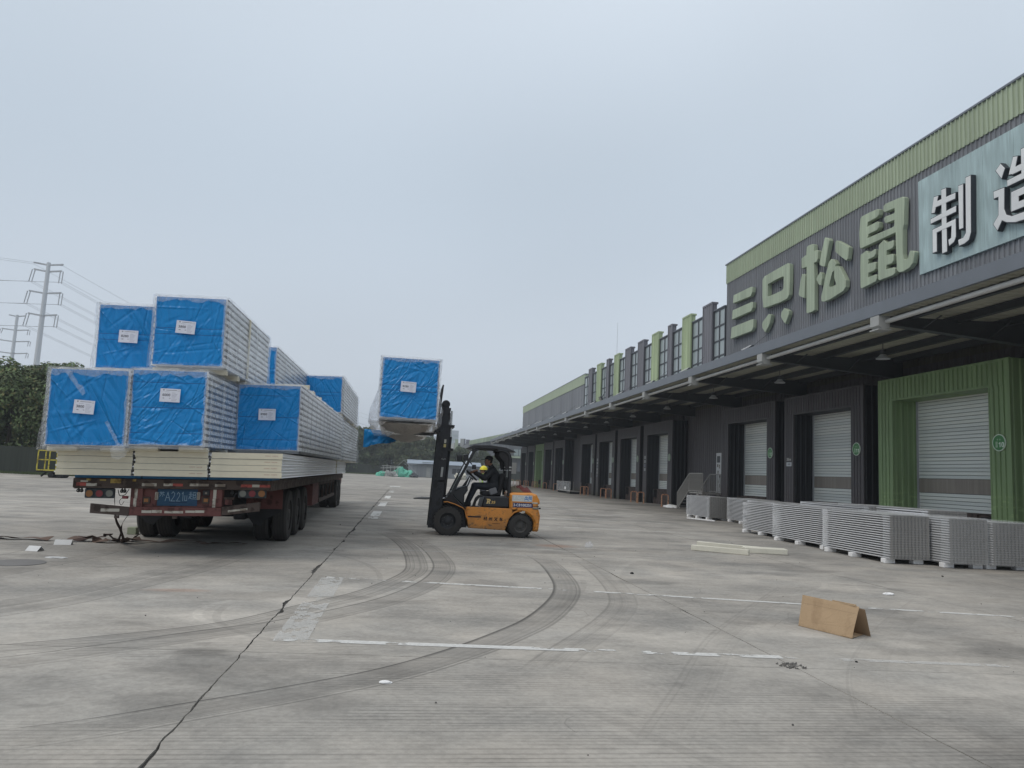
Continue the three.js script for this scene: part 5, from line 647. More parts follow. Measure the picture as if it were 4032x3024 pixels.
// a hand gripping a rim: palm at origin, fingers curling about the z axis
function handGeo(pos, ry, rz, mirror) {
  const b = [[0.03, 0, -0.028, 0.016, -0.035, 0.006, -0.03, 0.014], [0.03, 0, 0.0, 0.017, -0.04, 0.008, 0.0, 0.014], [0.03, 0, 0.026, 0.016, -0.035, 0.006, 0.028, 0.013], [0.03, 0, 0, 0.022, 0.085, 0, 0, 0.027]];
  [[-0.032, 0.9], [-0.011, 1.0], [0.011, 0.95], [0.031, 0.78]].forEach(([z, l]) => { const x = -0.04; b.push([x, 0.008, z, 0.0095, x - 0.034 * l, -0.004, z, 0.009, 0.006], [x - 0.034 * l, -0.004, z, 0.009, x - 0.036 * l, -0.03 * l, z, 0.0085, 0.004], [x - 0.036 * l, -0.03 * l, z, 0.0085, x - 0.012, -0.042 * l, z, 0.008, 0.004]); });
  b.push([0.015, -0.004, -0.036, 0.013, -0.015, -0.022, -0.05, 0.011, 0.012], [-0.015, -0.022, -0.05, 0.011, -0.042, -0.034, -0.04, 0.009, 0.006]);
  if (mirror) for (const q of b) { q[2] *= -1; q[6] *= -1; }
  const g = bodyMesh(b, 0.0035, () => SK, 0.014); g.rotateY(ry); g.rotateZ(rz); g.translate(...pos); return g;
}
const clothMat = new THREE.MeshStandardMaterial({ vertexColors: true, roughness: 0.75, bumpMap: rep(wrinkleTex, [0.35, 0.35]), bumpScale: 0.012 });

// ---------- forklift (side on, mast towards the lorry) ----------
const FO = [1.92, 0, -19.2];
{
  const T = thing('forklift', 'orange and black forklift holding a blue wrapped bundle high', 'forklift', FO), L = (X) => X - FO[0];
  const bev = (pts, z0, z1, b = 0.012) => { const g = extrude(pts.map((p) => [L(p[0]), p[1]]), z1 - z0 - 2 * b, b); g.translate(0, 0, z0 + b); return g; };
  const arc = (cx, cy, r, a0, a1, n) => Array.from({ length: n + 1 }, (_, i) => { const a = a0 + (a1 - a0) * i / n; return [cx + r * Math.cos(a), cy + r * Math.sin(a)]; });
  // orange body with arches
  new GB().add(bev([[1.48, 0.69], [1.5, 0.5], [1.56, 0.2], [2.46, 0.17], [2.5, 0.28], [2.55, 0.45], [2.68, 0.6], [2.77, 0.64], [2.77, 0.7], [1.86, 0.71], [1.85, 0.69]], -0.58, 0.58)).build('body_side', M.orange, T);
  new GB().add(bev([[1.5, 0.71], [1.86, 0.71], [1.85, 0.49], [1.53, 0.49]], 0.575, 0.592, 0.005)).build('step_panel', M.orange, T); new GB().add(bev([[1.53, 0.49], [1.85, 0.49], [1.86, 0.46], [1.54, 0.46]], 0.5, 0.6, 0.005)).build('step_lip', M.blackMatt, T);
  new GB().add(bev([[2.55, 0.72], [2.53, 1.07], [2.62, 1.1], [3.1, 1.11], [3.22, 1.07], [3.3, 0.93], [3.31, 0.85], [3.27, 0.83], [3.28, 0.72], [3.33, 0.55], [3.3, 0.2], [3.27, 0.165], [3.15, 0.17], ...arc(2.84, 0.28, 0.35, 0.05, PI - 0.75, 12).slice(1), [2.58, 0.62]], -0.58, 0.58, 0.05)).build('counterweight', M.orange, T);
  new GB().span(L(2.8), L(3.29), 0.775, 0.79, -0.56, 0.582).build('counterweight_seam', M.blackMatt, T);
  for (const s of [-1, 1]) { new GB().box(0.16, 0.05, 0.1, L(3.2), 0.735, s * 0.56, 0.02).build('rear_lamp', M.lensClear, T); new GB().box(0.16, 0.05, 0.08, L(3.18), 0.86, s * 0.55, 0.02).build('scuffed_lamp', M.reflector, T); }
  new GB().rod([L(3.3), 0.73, 0.4], [L(3.36), 0.73, 0.4], 0.02, 10).build('tow_pin', M.black, T);
  new GB().add(bev([[1.86, 0.715], [1.9, 0.9], [1.93, 0.98], [2.5, 0.985], [2.54, 0.95], [2.54, 0.72]], -0.5, 0.565, 0.03)).build('engine_hood', M.black, T);
  new GB().add(bev([[1.63, 0.71], [1.7, 0.93], [1.78, 1.0], [1.9, 1.0], [1.88, 0.96], [1.8, 0.94], [1.73, 0.84], [1.7, 0.71]], 0.4, 0.56, 0.015)).build('hood_edge', M.blackMatt, T);
  new GB().span(L(1.4), L(1.9), 0.64, 0.7, -0.5, 0.5).build('floor_plate', M.blackMatt, T);
  new GB().add(bev([[1.1, 1.02], [1.2, 0.92], [1.44, 0.7], [1.52, 0.2], [1.35, 0.2], [1.3, 0.5], [1.1, 0.72], [0.95, 0.74], [0.95, 0.86]], -0.5, 0.5, 0.02)).build('front_cowl', M.blackMatt, T);
  new GB().add(bev([[1.1, 1.04], [1.28, 1.14], [1.5, 1.22], [1.52, 1.1], [1.44, 0.98], [1.44, 0.72], [1.2, 0.9]], -0.42, 0.42, 0.03)).build('dash_cowl', M.black, T);
  { const p = [[0.93, 0.8], [1.02, 0.81], [1.2, 0.76], [1.4, 0.68], [1.46, 0.62], [1.5, 0.45], [1.53, 0.42]]; for (const s of [-1, 1]) { const g = new GB(); for (let i = 0; i + 1 < p.length; i++) g.bar([L(p[i][0]), p[i][1], s * 0.56], [L(p[i + 1][0]), p[i + 1][1], s * 0.56], 0.12, 0.018); g.build('fender', i0(M.orange), T); } }
  // wheels
  const wheel = (r, w, x, z, side) => {
    const g = new THREE.Group(); g.name = 'wheel'; T.add(g); g.position.set(L(x), r, z); g.rotation.y = side > 0 ? 0 : PI;
    const p = [[r * 0.55, -w / 2], [r * 0.86, -w / 2], [r * 0.97, -w * 0.42], [r, -w * 0.25], [r, w * 0.25], [r * 0.97, w * 0.42], [r * 0.86, w / 2], [r * 0.55, w / 2]].map((q) => new THREE.Vector2(...q)), ty = new THREE.LatheGeometry(p, 44); ty.rotateX(PI / 2); mesh('tyre', uvMetres(flat(toCreasedNormals(ty, 0.7))), M.tyreDust, g);
    const lug = new GB(); for (let i = 0; i < 26; i++) { const a = i / 26 * 2 * PI; for (const s of [-1, 1]) lug.box(0.045, 0.03, w * 0.46, (r + 0.002) * Math.cos(a + s * 0.06), (r + 0.002) * Math.sin(a + s * 0.06), s * w * 0.25, 0, 0, 0, a + PI / 2); } lug.build('tread_lug', M.rubber, g).userData.kind = 'stuff';
    const q = [[0.001, 0.3], [r * 0.2, 0.3], [r * 0.22, 0.22], [r * 0.42, 0.16], [r * 0.48, 0.34], [r * 0.56, 0.46], [r * 0.6, 0.44]].map((v) => new THREE.Vector2(v[0], v[1] * w)), rm = new THREE.LatheGeometry(q, 36); rm.rotateX(PI / 2); mesh('rim', uvMetres(flat(rm)), r > 0.3 ? M.black : M.rimGrey, g);
    const nut = new GB(); for (let i = 0; i < 8; i++) { const a = i / 8 * 2 * PI; const c = new THREE.CylinderGeometry(0.014, 0.014, 0.03, 6); c.rotateX(PI / 2); nut.add(c, r * 0.33 * Math.cos(a), r * 0.33 * Math.sin(a), w * 0.24); } nut.build('wheel_nut', M.rimGrey, g);
  };
  wheel(0.352, 0.26, 1.05, 0.5, 1); wheel(0.352, 0.26, 1.05, -0.5, -1); wheel(0.29, 0.2, 2.84, 0.47, 1); wheel(0.29, 0.2, 2.84, -0.47, -1);
  new GB().rod([L(1.05), 0.35, -0.5], [L(1.05), 0.35, 0.5], 0.09, 12).rod([L(2.84), 0.29, -0.45], [L(2.84), 0.29, 0.45], 0.06, 10).build('axle', M.blackMatt, T);
  // mast, leaning slightly back
  const tilt = 0.052, at = (x, y) => [L(0.66 + x + y * tilt), y];
  const slab = (x0, x1, y0, y1, z0, z1) => { const a = at(x0, y0), b = at(x1, y0), c = at(x1, y1), d = at(x0, y1); const g = extrude([a, b, c, d], z1 - z0); g.translate(0, 0, z0); return g; };
  for (const s of [-1, 1]) {
    new GB().add(slab(-0.09, 0.03, 0.16, 2.7, s * 0.40 - 0.04, s * 0.40 + 0.04)).add(slab(0.03, 0.2, 0.14, 2.64, s * 0.40 - 0.055, s * 0.40 + 0.05)).build('outer_mast_rail', M.mast, T);
    new GB().add(slab(-0.03, 0.16, 1.6, 3.12, s * 0.31 - 0.035, s * 0.31 + 0.035)).build('inner_mast_rail', M.mast, T);
    new GB().rod([...at(0.24, 0.7), s * 0.28], [...at(0.24, 2.4), s * 0.28], 0.035, 12).build('lift_cylinder', M.blackMatt, T); new GB().rod([...at(0.24, 2.4), s * 0.28], [...at(0.2, 3.05), s * 0.28], 0.022, 12).build('cylinder_rod', M.chrome, T);
    new GB().rod([...at(0.15, 0.85), s * 0.3], [L(1.2), 0.98, s * 0.3], 0.04, 10).build('tilt_cylinder', M.chrome, T);
    const sh = new THREE.TorusGeometry(0.07, 0.035, 10, 24); new GB().add(sh, ...at(0.04, 3.22), s * 0.2).rod([...at(0.04, 3.22), s * 0.2 - 0.06], [...at(0.04, 3.22), s * 0.2 + 0.06], 0.05, 16).build('chain_sheave', M.black, T);
    new GB().add(slab(0.0, 0.08, 3.05, 3.2, s * 0.2 - 0.05, s * 0.2 + 0.05)).build('sheave_bracket', M.mast, T);
    const ch = new GB(); ch.bar([...at(-0.03, 2.5), s * 0.2], [...at(-0.03, 3.2), s * 0.2], 0.02, 0.035).bar([...at(0.11, 1.3), s * 0.2], [...at(0.11, 3.2), s * 0.2], 0.02, 0.035); ch.build('lift_chain', M.rimGrey, T);
  }
  for (const [y, x1] of [[2.66, 0.3], [2.08, 0.33], [0.5, 0.2], [1.3, 0.24]]) new GB().add(slab(0.02, x1, y - 0.03, y + 0.03, -0.45, 0.45)).build('mast_tie', M.mast, T);
  new GB().add(slab(-0.02, 0.17, 3.04, 3.12, -0.34, 0.34)).build('mast_crosshead', M.mast, T);
  new GB().tube([[...at(0.2, 2.6), 0.3], [...at(0.26, 1.6), 0.34], [...at(0.22, 0.95), 0.38], [L(1.1), 0.86, 0.34]], 0.014, 24, 8).tube([[...at(0.17, 2.6), 0.35], [...at(0.23, 1.5), 0.38], [...at(0.2, 0.9), 0.4]], 0.01, 20, 8).build('hydraulic_hose', M.black, T);
  { // stickers on the mast flank
    const st = (x, y, w, h, m) => { const p = at(x, y); new GB().box(w, h, 0.004, p[0], y, 0.453, 0, 0, 0, -tilt).build('sticker', m, T); };
    st(0.11, 2.28, 0.05, 0.09, M.reflector); st(0.11, 2.17, 0.06, 0.08, std([0.5, 0.42, 0.18], 0.7)); st(0.11, 1.52, 0.05, 0.24, M.bracket);
    const tx = canvasTex(128, 64, (c) => { c.fillStyle = '#1a1b1e'; c.fillRect(0, 0, 128, 64); c.strokeStyle = '#a9abad'; c.lineWidth = 5; c.beginPath(); c.moveTo(8, 32); c.lineTo(40, 14); c.lineTo(64, 42); c.lineTo(88, 14); c.lineTo(120, 32); c.lineTo(64, 54); c.closePath(); c.stroke(); }), g = new THREE.PlaneGeometry(0.13, 0.06), p = at(0.115, 1.84), o = mesh('mast_badge', flat(g), new THREE.MeshStandardMaterial({ map: tx, roughness: 0.5 }), T); o.position.set(p[0], 1.84, 0.456);
  }
  // carriage, load backrest, forks
  { const y = 2.48, c = at(-0.12, y); new GB().span(c[0] - 0.04, c[0] + 0.04, y, y + 0.14, -0.55, 0.55, 0.01).span(c[0] - 0.04, c[0] + 0.04, y + 0.38, y + 0.5, -0.55, 0.55, 0.01).span(c[0] + 0.02, c[0] + 0.14, y - 0.02, y + 0.5, -0.3, 0.3).span(c[0] + 0.02, c[0] + 0.1, y + 0.05, y + 0.3, -0.52, 0.52).build('fork_carriage', M.mast, T);
    const b = new GB(); for (const z of [-0.52, -0.17, 0.17, 0.52]) b.bar([c[0] + 0.03, y + 0.4, z], [c[0] + 0.09, 3.66, z], 0.035); b.bar([c[0] + 0.09, 3.65, -0.54], [c[0] + 0.09, 3.65, 0.54], 0.035); b.build('load_backrest', M.black, T);
    for (const z of [-0.4, 0.4]) new GB().add(extrude([[c[0] - 0.045, y + 0.5], [c[0] - 0.09, y + 0.5], [c[0] - 0.09, y + 0.02], [c[0] - 1.28, y - 0.005], [c[0] - 1.28, y - 0.02], [c[0] - 0.3, y - 0.045], [c[0] - 0.045, y - 0.045]], 0.12, 0.004), 0, 0, z - 0.06).build('fork', M.mast, T); }
  // overhead guard
  for (const s of [-1, 1]) {
    new GB().bar([L(1.1), 0.95, s * 0.46], [L(1.3), 1.4, s * 0.47], 0.08, 0.07).bar([L(1.3), 1.4, s * 0.47], [L(1.62), 2.08, s * 0.48], 0.08, 0.065).bar([L(1.62), 2.08, s * 0.48], [L(1.72), 2.14, s * 0.48], 0.08, 0.07).build('front_pillar', M.black, T);
    new GB().tube([[L(2.2), 2.12, s * 0.5], [L(2.36), 2.11, s * 0.5], [L(2.47), 2.05, s * 0.5], [L(2.52), 1.92, s * 0.5], [L(2.525), 1.5, s * 0.5], [L(2.53), 1.0, s * 0.5]], 0.045, 30, 10).build('rear_pillar', M.black, T);
    new GB().add(extrude([[L(2.24), 2.1], [L(2.44), 2.06], [L(2.5), 1.9], [L(2.5), 1.66], [L(2.42), 1.64], [L(2.38), 1.84], [L(2.24), 1.98]], 0.03), 0, 0, s * 0.5 - 0.015).build('pillar_gusset', M.blackMatt, T);
    new GB().span(L(2.5), L(2.56), 1.7, 1.73, s * 0.5 - 0.05, s * 0.5 + 0.05).span(L(2.5), L(2.56), 1.63, 1.655, s * 0.5 - 0.05, s * 0.5 + 0.05).build('pillar_tape', M.bracket, T);
  }
  { const rf = extrude([[L(1.47), 2.16], [L(1.6), 2.22], [L(2.0), 2.24], [L(2.4), 2.2], [L(2.62), 2.12], [L(2.66), 2.09], [L(2.5), 2.1], [L(2.2), 2.15], [L(1.7), 2.15], [L(1.56), 2.12]], 1.08, 0.01); rf.translate(0, 0, -0.54); new GB().add(rf).build('guard_roof', M.black, T); const b = new GB(); for (const z of [-0.36, -0.18, 0, 0.18, 0.36]) b.bar([L(1.68), 2.13, z], [L(2.3), 2.13, z], 0.03, 0.02); b.build('guard_bar', M.black, T); }
  new GB().add(bev([[1.16, 1.08], [1.62, 2.08], [1.6, 2.09], [1.14, 1.09]], -0.42, 0.42, 0.002)).build('windscreen', phys([0.85, 0.9, 0.92], 0.08, { transmission: 1, thickness: 0 }), T);
  new GB().bar([L(1.18), 1.1, 0.3], [L(1.48), 1.8, 0.3], 0.02).bar([L(1.12), 1.02, 0.34], [L(1.22), 1.08, 0.34], 0.05).build('wiper', M.reflector, T);
  for (const [x, y, z] of [[1.27, 1.88, 0.36], [1.42, 1.9, 0.44]]) { const b = new GB().box(0.13, 0.16, 0.16, L(x), y, z, 0.02, 0, 0, 0.1).build('work_lamp', M.black, T); new GB().box(0.012, 0.11, 0.11, L(x) - 0.066, y, z, 0, 0, 0, 0.1).build('lens', M.lensClear, b); new GB().bar([L(x) + 0.05, y - 0.04, z], [L(x) + 0.16, y - 0.16, 0.46], 0.025).build('lamp_arm', M.black, b); }
  new GB().box(0.1, 0.11, 0.05, L(1.63), 1.68, 0.5, 0.015).build('mirror', M.black, T);
  // steering column, wheel, seat, belt
  new GB().bar([L(1.42), 1.12, 0.02], [L(1.62), 1.42, 0.02], 0.09, 0.12, 0.01).build('steering_column', M.black, T);
  { const g = new THREE.TorusGeometry(0.17, 0.017, 10, 36); g.rotateX(PI / 2); g.rotateZ(-0.72); new GB().add(g, L(1.62), 1.47, 0.02).rod([L(1.5), 1.55, 0.02], [L(1.74), 1.36, 0.02], 0.012).build('steering_wheel', M.blackMatt, T); }
  new GB().bar([L(1.48), 1.2, 0.3], [L(1.56), 1.42, 0.3], 0.018).bar([L(1.52), 1.18, 0.36], [L(1.6), 1.38, 0.36], 0.018).build('lever', M.chrome, T);
  new GB().box(0.5, 0.11, 0.5, L(2.12), 1.04, 0, 0.04).build('seat_cushion', M.blackMatt, T); new GB().box(0.12, 0.52, 0.46, L(2.36), 1.3, 0, 0.05, 0, 0, -0.16).build('seat_back', M.blackMatt, T); new GB().box(0.2, 0.16, 0.08, L(2.16), 1.1, 0.26, 0.03, 0, 0, 0.35).build('seat_side_pad', std([0.2, 0.2, 0.21], 0.8), T);
  new GB().box(0.16, 0.34, 0.3, L(2.5), 1.3, -0.05, 0.06).build('tool_bag', M.blackMatt, T);
  // writing
  const flank = (name, tex, x, y, w, h, z, rz = 0) => { const o = mesh(name, flat(new THREE.PlaneGeometry(w, h)), new THREE.MeshStandardMaterial({ map: tex, roughness: 0.5, transparent: true }), T); o.position.set(L(x), y, z); o.rotation.z = rz; };
  flank('plate_number', canvasTex(512, 128, (c, w, h) => { c.fillStyle = '#1f1c52'; c.fillRect(0, 0, w, h); c.fillStyle = '#e3e4e8'; c.font = 'bold 100px sans-serif'; const s = '3-CB100251'; let x = 16; c.save(); c.scale(0.86, 1); c.fillText(s, 14, 100); c.restore(); }), 2.88, 0.8, 0.50, 0.115, 0.5835);
  flank('hire_notice', canvasTex(512, 170, (c, w, h) => { c.fillStyle = '#cfd1cc'; c.fillRect(0, 0, w, h); c.fillStyle = '#b9bcb8'; for (let r = 0; r < 3; r++) for (let i = 0; i < 11; i++) if (NT[r * 37 + i] > 0.25) c.fillRect(20 + i * 25, 26 + r * 42, 17, 28); c.strokeStyle = '#2a6fb4'; c.lineWidth = 14; stroke(c, 312, 20, 88, HAN.chu); c.lineWidth = 13; stroke(c, 408, 20, 92, HAN.zu); c.lineWidth = 8; c.strokeRect(312, 112, 88, 42); c.strokeRect(412, 112, 84, 42); }), 2.86, 0.965, 0.5, 0.155, 0.5842);
  flank('model_badge', canvasTex(256, 128, (c) => { c.font = 'italic bold 112px serif'; c.fillStyle = '#dcb768'; c.strokeStyle = '#e9dcb0'; c.lineWidth = 3; c.fillText('R', 6, 104); c.strokeText('R', 6, 104); c.font = 'bold 70px sans-serif'; c.save(); c.transform(1.1, 0, -0.2, 1, 0, 0); c.fillText('35', 108, 102); c.restore(); c.fillRect(14, 16, 60, 9); }), 2.12, 0.858, 0.33, 0.165, 0.5672);
  flank('side_lettering', canvasTex(1024, 256, (c) => { c.strokeStyle = '#15100e'; c.lineCap = 'butt'; c.lineWidth = 30; ['hang', 'zhou', 'cha', 'che'].forEach((k, i) => stroke(c, 26 + i * 262, 30, 190, HAN[k])); }), 2.16, 0.435, 0.5, 0.125, 0.5825, -0.02);
  new GB().box(0.2, 0.008, 0.003, L(2.24), 0.33, 0.582).build('scratch', M.blackMatt, T); new GB().box(0.08, 0.05, 0.004, L(2.9), 0.635, 0.582).build('inspection_sticker', M.reflector, T);
}
function i0(m) { return m; }
{ // driver, sitting, both arms forward to the wheel
  const T = thing('person', 'forklift driver sitting in the cab, dark jacket and black cap, hands on the wheel', 'person', [0, 0, -19.16]);
  const J = [0.011, 0.013, 0.017], TR = [0.010, 0.013, 0.022], SH = [0.008, 0.008, 0.009];
  const hip = [2.2, 1.2], b = [];
  b.push([2.2, 1.22, -0.09, 0.135, 2.2, 1.22, 0.09, 0.135, 0.05], [2.19, 1.26, 0, 0.15, 2.17, 1.5, 0, 0.155, 0.06], [2.17, 1.38, -0.06, 0.13, 2.13, 1.58, -0.1, 0.12, 0.06], [2.17, 1.38, 0.06, 0.13, 2.13, 1.58, 0.1, 0.12, 0.06], [2.13, 1.64, -0.15, 0.075, 2.13, 1.64, 0.15, 0.075, 0.06], [2.12, 1.66, 0, 0.085, 2.1, 1.74, 0, 0.058, 0.04]);
  for (const s of [-1, 1]) {
    b.push([2.12, 1.61, s * 0.19, 0.078, 1.94, 1.42, s * 0.235, 0.062], [1.94, 1.42, s * 0.235, 0.062, 1.72, 1.535, s * 0.17, 0.05]); // arm
    b.push([2.16, 1.21, s * 0.1, 0.105, 1.72, 1.22, s * 0.15, 0.078, 0.05], [1.72, 1.2, s * 0.15, 0.076, 1.56, 0.82, s * 0.14, 0.055], [1.58, 0.76, s * 0.14, 0.05, 1.43, 0.74, s * 0.15, 0.042, 0.03]);
  }
  const body = bodyMesh(b, 0.012, (x, y, z) => (y < 0.8 ? SH : (y < 1.33 && (x < 2.02 || y < 1.2)) ? TR : J));
  const head = headGeo(2.035, 1.86, 0, 0.06), h1 = handGeo([1.66, 1.575, 0.15], 0.1, 0.3, false), h2 = handGeo([1.66, 1.575, -0.15], -0.1, 0.3, true);
  const m = mesh('body', mergeGeometries([body, head, h1, h2].map((g) => uvMetres(g))), clothMat, T);
  const cap = new GB(); { const s = new THREE.SphereGeometry(0.102, 24, 10, 0, 2 * PI, 0, PI * 0.52); s.scale(1.06, 0.86, 0.93); cap.add(s, 2.045, 1.9, 0, 0, 0, 0.08); const v = extrude([[0, 0], [0.03, 0.075], [-0.06, 0.072], [-0.1, 0.045], [-0.11, 0], [-0.1, -0.045], [-0.06, -0.072], [0.03, -0.075]], 0.008, 0.003); v.rotateX(PI / 2); cap.add(v, 1.955, 1.9, 0, 0, 0, 0.16); } cap.build('cap', M.blackMatt, T);
  { const c = new THREE.TorusGeometry(0.062, 0.02, 8, 24); c.rotateX(PI / 2); c.rotateZ(-0.2); new GB().add(c, 2.1, 1.715, 0).build('collar', M.black, T); }
}
{ // worker standing behind in a yellow helmet and vest
  const T = thing('person', 'standing worker in yellow helmet and lime vest, mostly hidden behind the driver', 'person', [2.82, 0, -28]);
  const VE = [0.42, 0.62, 0.16], SH = [0.42, 0.44, 0.47], TR = [0.05, 0.055, 0.07], b = [];
  b.push([0, 0.95, -0.08, 0.12, 0, 0.95, 0.08, 0.12, 0.05], [0, 1.0, 0, 0.135, 0.0, 1.3, 0, 0.15, 0.06], [0, 1.38, -0.13, 0.08, 0, 1.38, 0.13, 0.08, 0.06], [0, 1.4, 0, 0.07, -0.01, 1.5, 0, 0.055, 0.04]);
  for (const s of [-1, 1]) b.push([0.01, 1.37, s * 0.18, 0.065, 0.04, 1.1, s * 0.24, 0.05], [0.04, 1.1, s * 0.24, 0.05, -0.02, 0.84, s * 0.25, 0.04], [0, 0.93, s * 0.09, 0.1, -0.01, 0.5, s * 0.1, 0.07], [-0.01, 0.5, s * 0.1, 0.07, 0.02, 0.1, s * 0.1, 0.05], [0.03, 0.05, s * 0.1, 0.045, -0.14, 0.04, s * 0.11, 0.038]);
  const g = bodyMesh(b, 0.012, (x, y, z) => (y < 0.95 ? TR : Math.abs(z) > 0.2 ? SH : Math.abs(y - 1.12) < 0.035 || Math.abs(Math.abs(z) - 0.09) < 0.03 ? [0.5, 0.52, 0.52] : VE)), hd = headGeo(-0.03, 1.64, 0, 0);
  const hands = [handGeo([-0.03, 0.78, 0.25], 0, PI / 2, false), handGeo([-0.03, 0.78, -0.25], 0, PI / 2, true)];
  mesh('body', mergeGeometries([g, hd, ...hands].map(uvMetres)), clothMat, T);
  const h = new GB(); { const s = new THREE.SphereGeometry(0.13, 28, 14, 0, 2 * PI, 0, PI * 0.5); s.scale(1.12, 1.08, 1); h.add(s, -0.015, 1.665, 0); h.add(new THREE.CylinderGeometry(0.15, 0.158, 0.014, 28), -0.03, 1.667, 0); h.add(new THREE.TorusGeometry(0.13, 0.012, 8, 20, PI), -0.015, 1.672, 0, 0, 0, 0); } h.build('helmet', std([0.75, 0.66, 0.02], 0.35), T);
}
{ // bundle on the forks
  const b = bundle('bundle raised high on the forklift forks, label 8280', ['8280', '100', '11'], 1.16, 1.21, 8.28, 11, 0, { seed: 11, pads: 0, baggy: 0.05, bag: 0.1, lx: -0.03, ly: 0.52, lr: -0.04 }); b.position.set(-0.05, 2.535, -15.02); b.rotation.y = 0.025;
  // slack film and torn blue sheet under it
  const n = 30, mkS = (w, L, sag, y0, m, name, label, cat, x, z, rag) => { const g = new THREE.PlaneGeometry(w, L, n, n); g.rotateX(-PI / 2); const p = g.attributes.position; for (let i = 0; i < p.count; i++) { const u = p.getX(i) / w + 0.5, v = p.getZ(i) / L + 0.5; p.setY(i, -sag * 4 * u * (1 - u) * (0.5 + 0.5 * Math.sin(v * 9 + 1)) - 0.06 * fbm(u * 7 + rag, v * 12, 3)); } g.computeVertexNormals(); const o = mesh(name, uvMetres(flat(g)), m); tag(o, label, cat); o.position.set(x, y0, z); return o; };
  mkS(1.12, 7.2, 0.16, 2.52, std([0.36, 0.33, 0.30], 0.55, 0, { side: THREE.DoubleSide, bumpMap: rep(wrinkleTex, [0.6, 0.6]), bumpScale: 0.05 }), 'sagging_film', 'dusty grey film sagging below the raised bundle', 'plastic film', -0.1, -18.9, 3);
  const g = new THREE.PlaneGeometry(0.95, 0.5, 24, 14), p = g.attributes.position; for (let i = 0; i < p.count; i++) { const u = p.getX(i) / 0.95 + 0.5, v = p.getY(i) / 0.5 + 0.5; p.setXYZ(i, p.getX(i), p.getY(i) * (1 - 0.55 * u) + 0.1 * u - 0.12 * (1 - v) * fbm(u * 8, 3, 3), 0.12 * (fbm(u * 6 + 4, v * 3, 3) - 0.4)); } g.computeVertexNormals(); const o = mesh('torn_sheet', uvMetres(flat(g)), M.blueFilm); tag(o, 'torn blue sheet hanging from the far end of the raised bundle', 'plastic sheet'); o.position.set(-0.85, 2.42, -22.6);
}
{ // red and brown cloth heaped on the counterweight
  const g = new THREE.PlaneGeometry(0.56, 0.7, 40, 40); g.rotateX(-PI / 2); const p = g.attributes.position; for (let i = 0; i < p.count; i++) { const u = p.getX(i) / 0.56, v = p.getZ(i) / 0.7, e = (1 - Math.pow(2 * Math.abs(u), 4)) * (1 - Math.pow(2 * Math.abs(v), 4)); p.setY(i, Math.max(0.006, (0.06 + 0.17 * fbm(u * 5 + 3, v * 6 + 2, 4)) * Math.max(0, e))); } g.computeVertexNormals();
  const o = mesh('folded_cloth', uvMetres(flat(g)), std([0.16, 0.045, 0.04], 0.95, 0, { map: wear1 })); tag(o, 'crumpled red cloth heaped on top of the forklift counterweight', 'cloth'); o.position.set(2.86, 1.108, -19.12);
  const q = g.clone(); q.scale(0.7, 0.9, 0.7); const o2 = mesh('folded_cloth', uvMetres(flat(q)), std([0.13, 0.11, 0.075], 0.95)); tag(o2, 'khaki cloth lump between the rear pillar and the red cloth', 'cloth'); o2.position.set(2.7, 1.106, -18.95);
}
// ---------- small things on the yard ----------
function ribbon(pts, w, mat, name, label, cat, group, up = 0) { // a strap following points; each point may carry a twist
  const c = new THREE.CatmullRomCurve3(pts.map((p) => V3(p[0], p[1], p[2]))), n = pts.length * 7, pos = [], idx = [];
  for (let i = 0; i <= n; i++) { const t = i / n, p = c.getPoint(t), d = c.getTangent(t), k = t * (pts.length - 1), a = Math.min(pts.length - 2, Math.floor(k)), tw = (pts[a][3] || 0) * (1 - (k - a)) + (pts[a + 1][3] || 0) * (k - a), side = V3(-d.z, 0, d.x).normalize(), u = V3(0, 1, 0); const s = side.multiplyScalar(Math.cos(tw)).addScaledVector(u, Math.sin(tw)).multiplyScalar(w / 2); const nrm = V3().crossVectors(s, d).normalize().multiplyScalar(0.002); for (const q of [1, -1]) for (const r of [1, -1]) pos.push(p.x + s.x * q + nrm.x * r, Math.max(0.003, p.y + s.y * q + nrm.y * r), p.z + s.z * q + nrm.z * r); }
  for (let i = 0; i < n; i++) { const a = i * 4, b = a + 4; idx.push(a, b, a + 2, a + 2, b, b + 2, a + 1, a + 3, b + 1, a + 3, b + 3, b + 1, a, a + 1, b, a + 1, b + 1, b, a + 2, b + 2, a + 3, a + 3, b + 2, b + 3); }
  const g = new THREE.BufferGeometry(); g.setAttribute('position', new THREE.Float32BufferAttribute(pos, 3)); g.setIndex(idx); g.computeVertexNormals(); const o = mesh(name, uvMetres(flat(g)), mat); return tag(o, label, cat, group);
}
const heap = (x0, x1, z, n, hgt) => Array.from({ length: n }, (_, i) => [x0 + (x1 - x0) * i / (n - 1) + rr(-0.06, 0.06), 0.012 + hgt * rr(0, 1), z + rr(-0.13, 0.13), rr(-0.5, 0.6)]);
ribbon(heap(-7.6, -6.1, -14.6, 11, 0.035), 0.17, M.strapBrown, 'lashing_strap', 'brown lashing strap trailing away from the heap to the picture edge', 'strap', 'brown lashing straps');
ribbon(heap(-5.95, -4.7, -14.5, 11, 0.09), 0.17, M.strapBrown, 'lashing_strap', 'tangled brown lashing strap heaped beneath the lorry bumper wing', 'strap', 'brown lashing straps');
ribbon(heap(-4.75, -5.8, -14.75, 9, 0.13), 0.15, std([0.06, 0.035, 0.03], 0.95), 'lashing_strap', 'dark twisted strap lying over the brown heap', 'strap', 'brown lashing straps');
ribbon(heap(-5.0, -2.9, -14.9, 12, 0.03), 0.085, M.strapBrown, 'lashing_strap', 'strap lying in shadow under the lorry tail', 'strap', 'brown lashing straps');
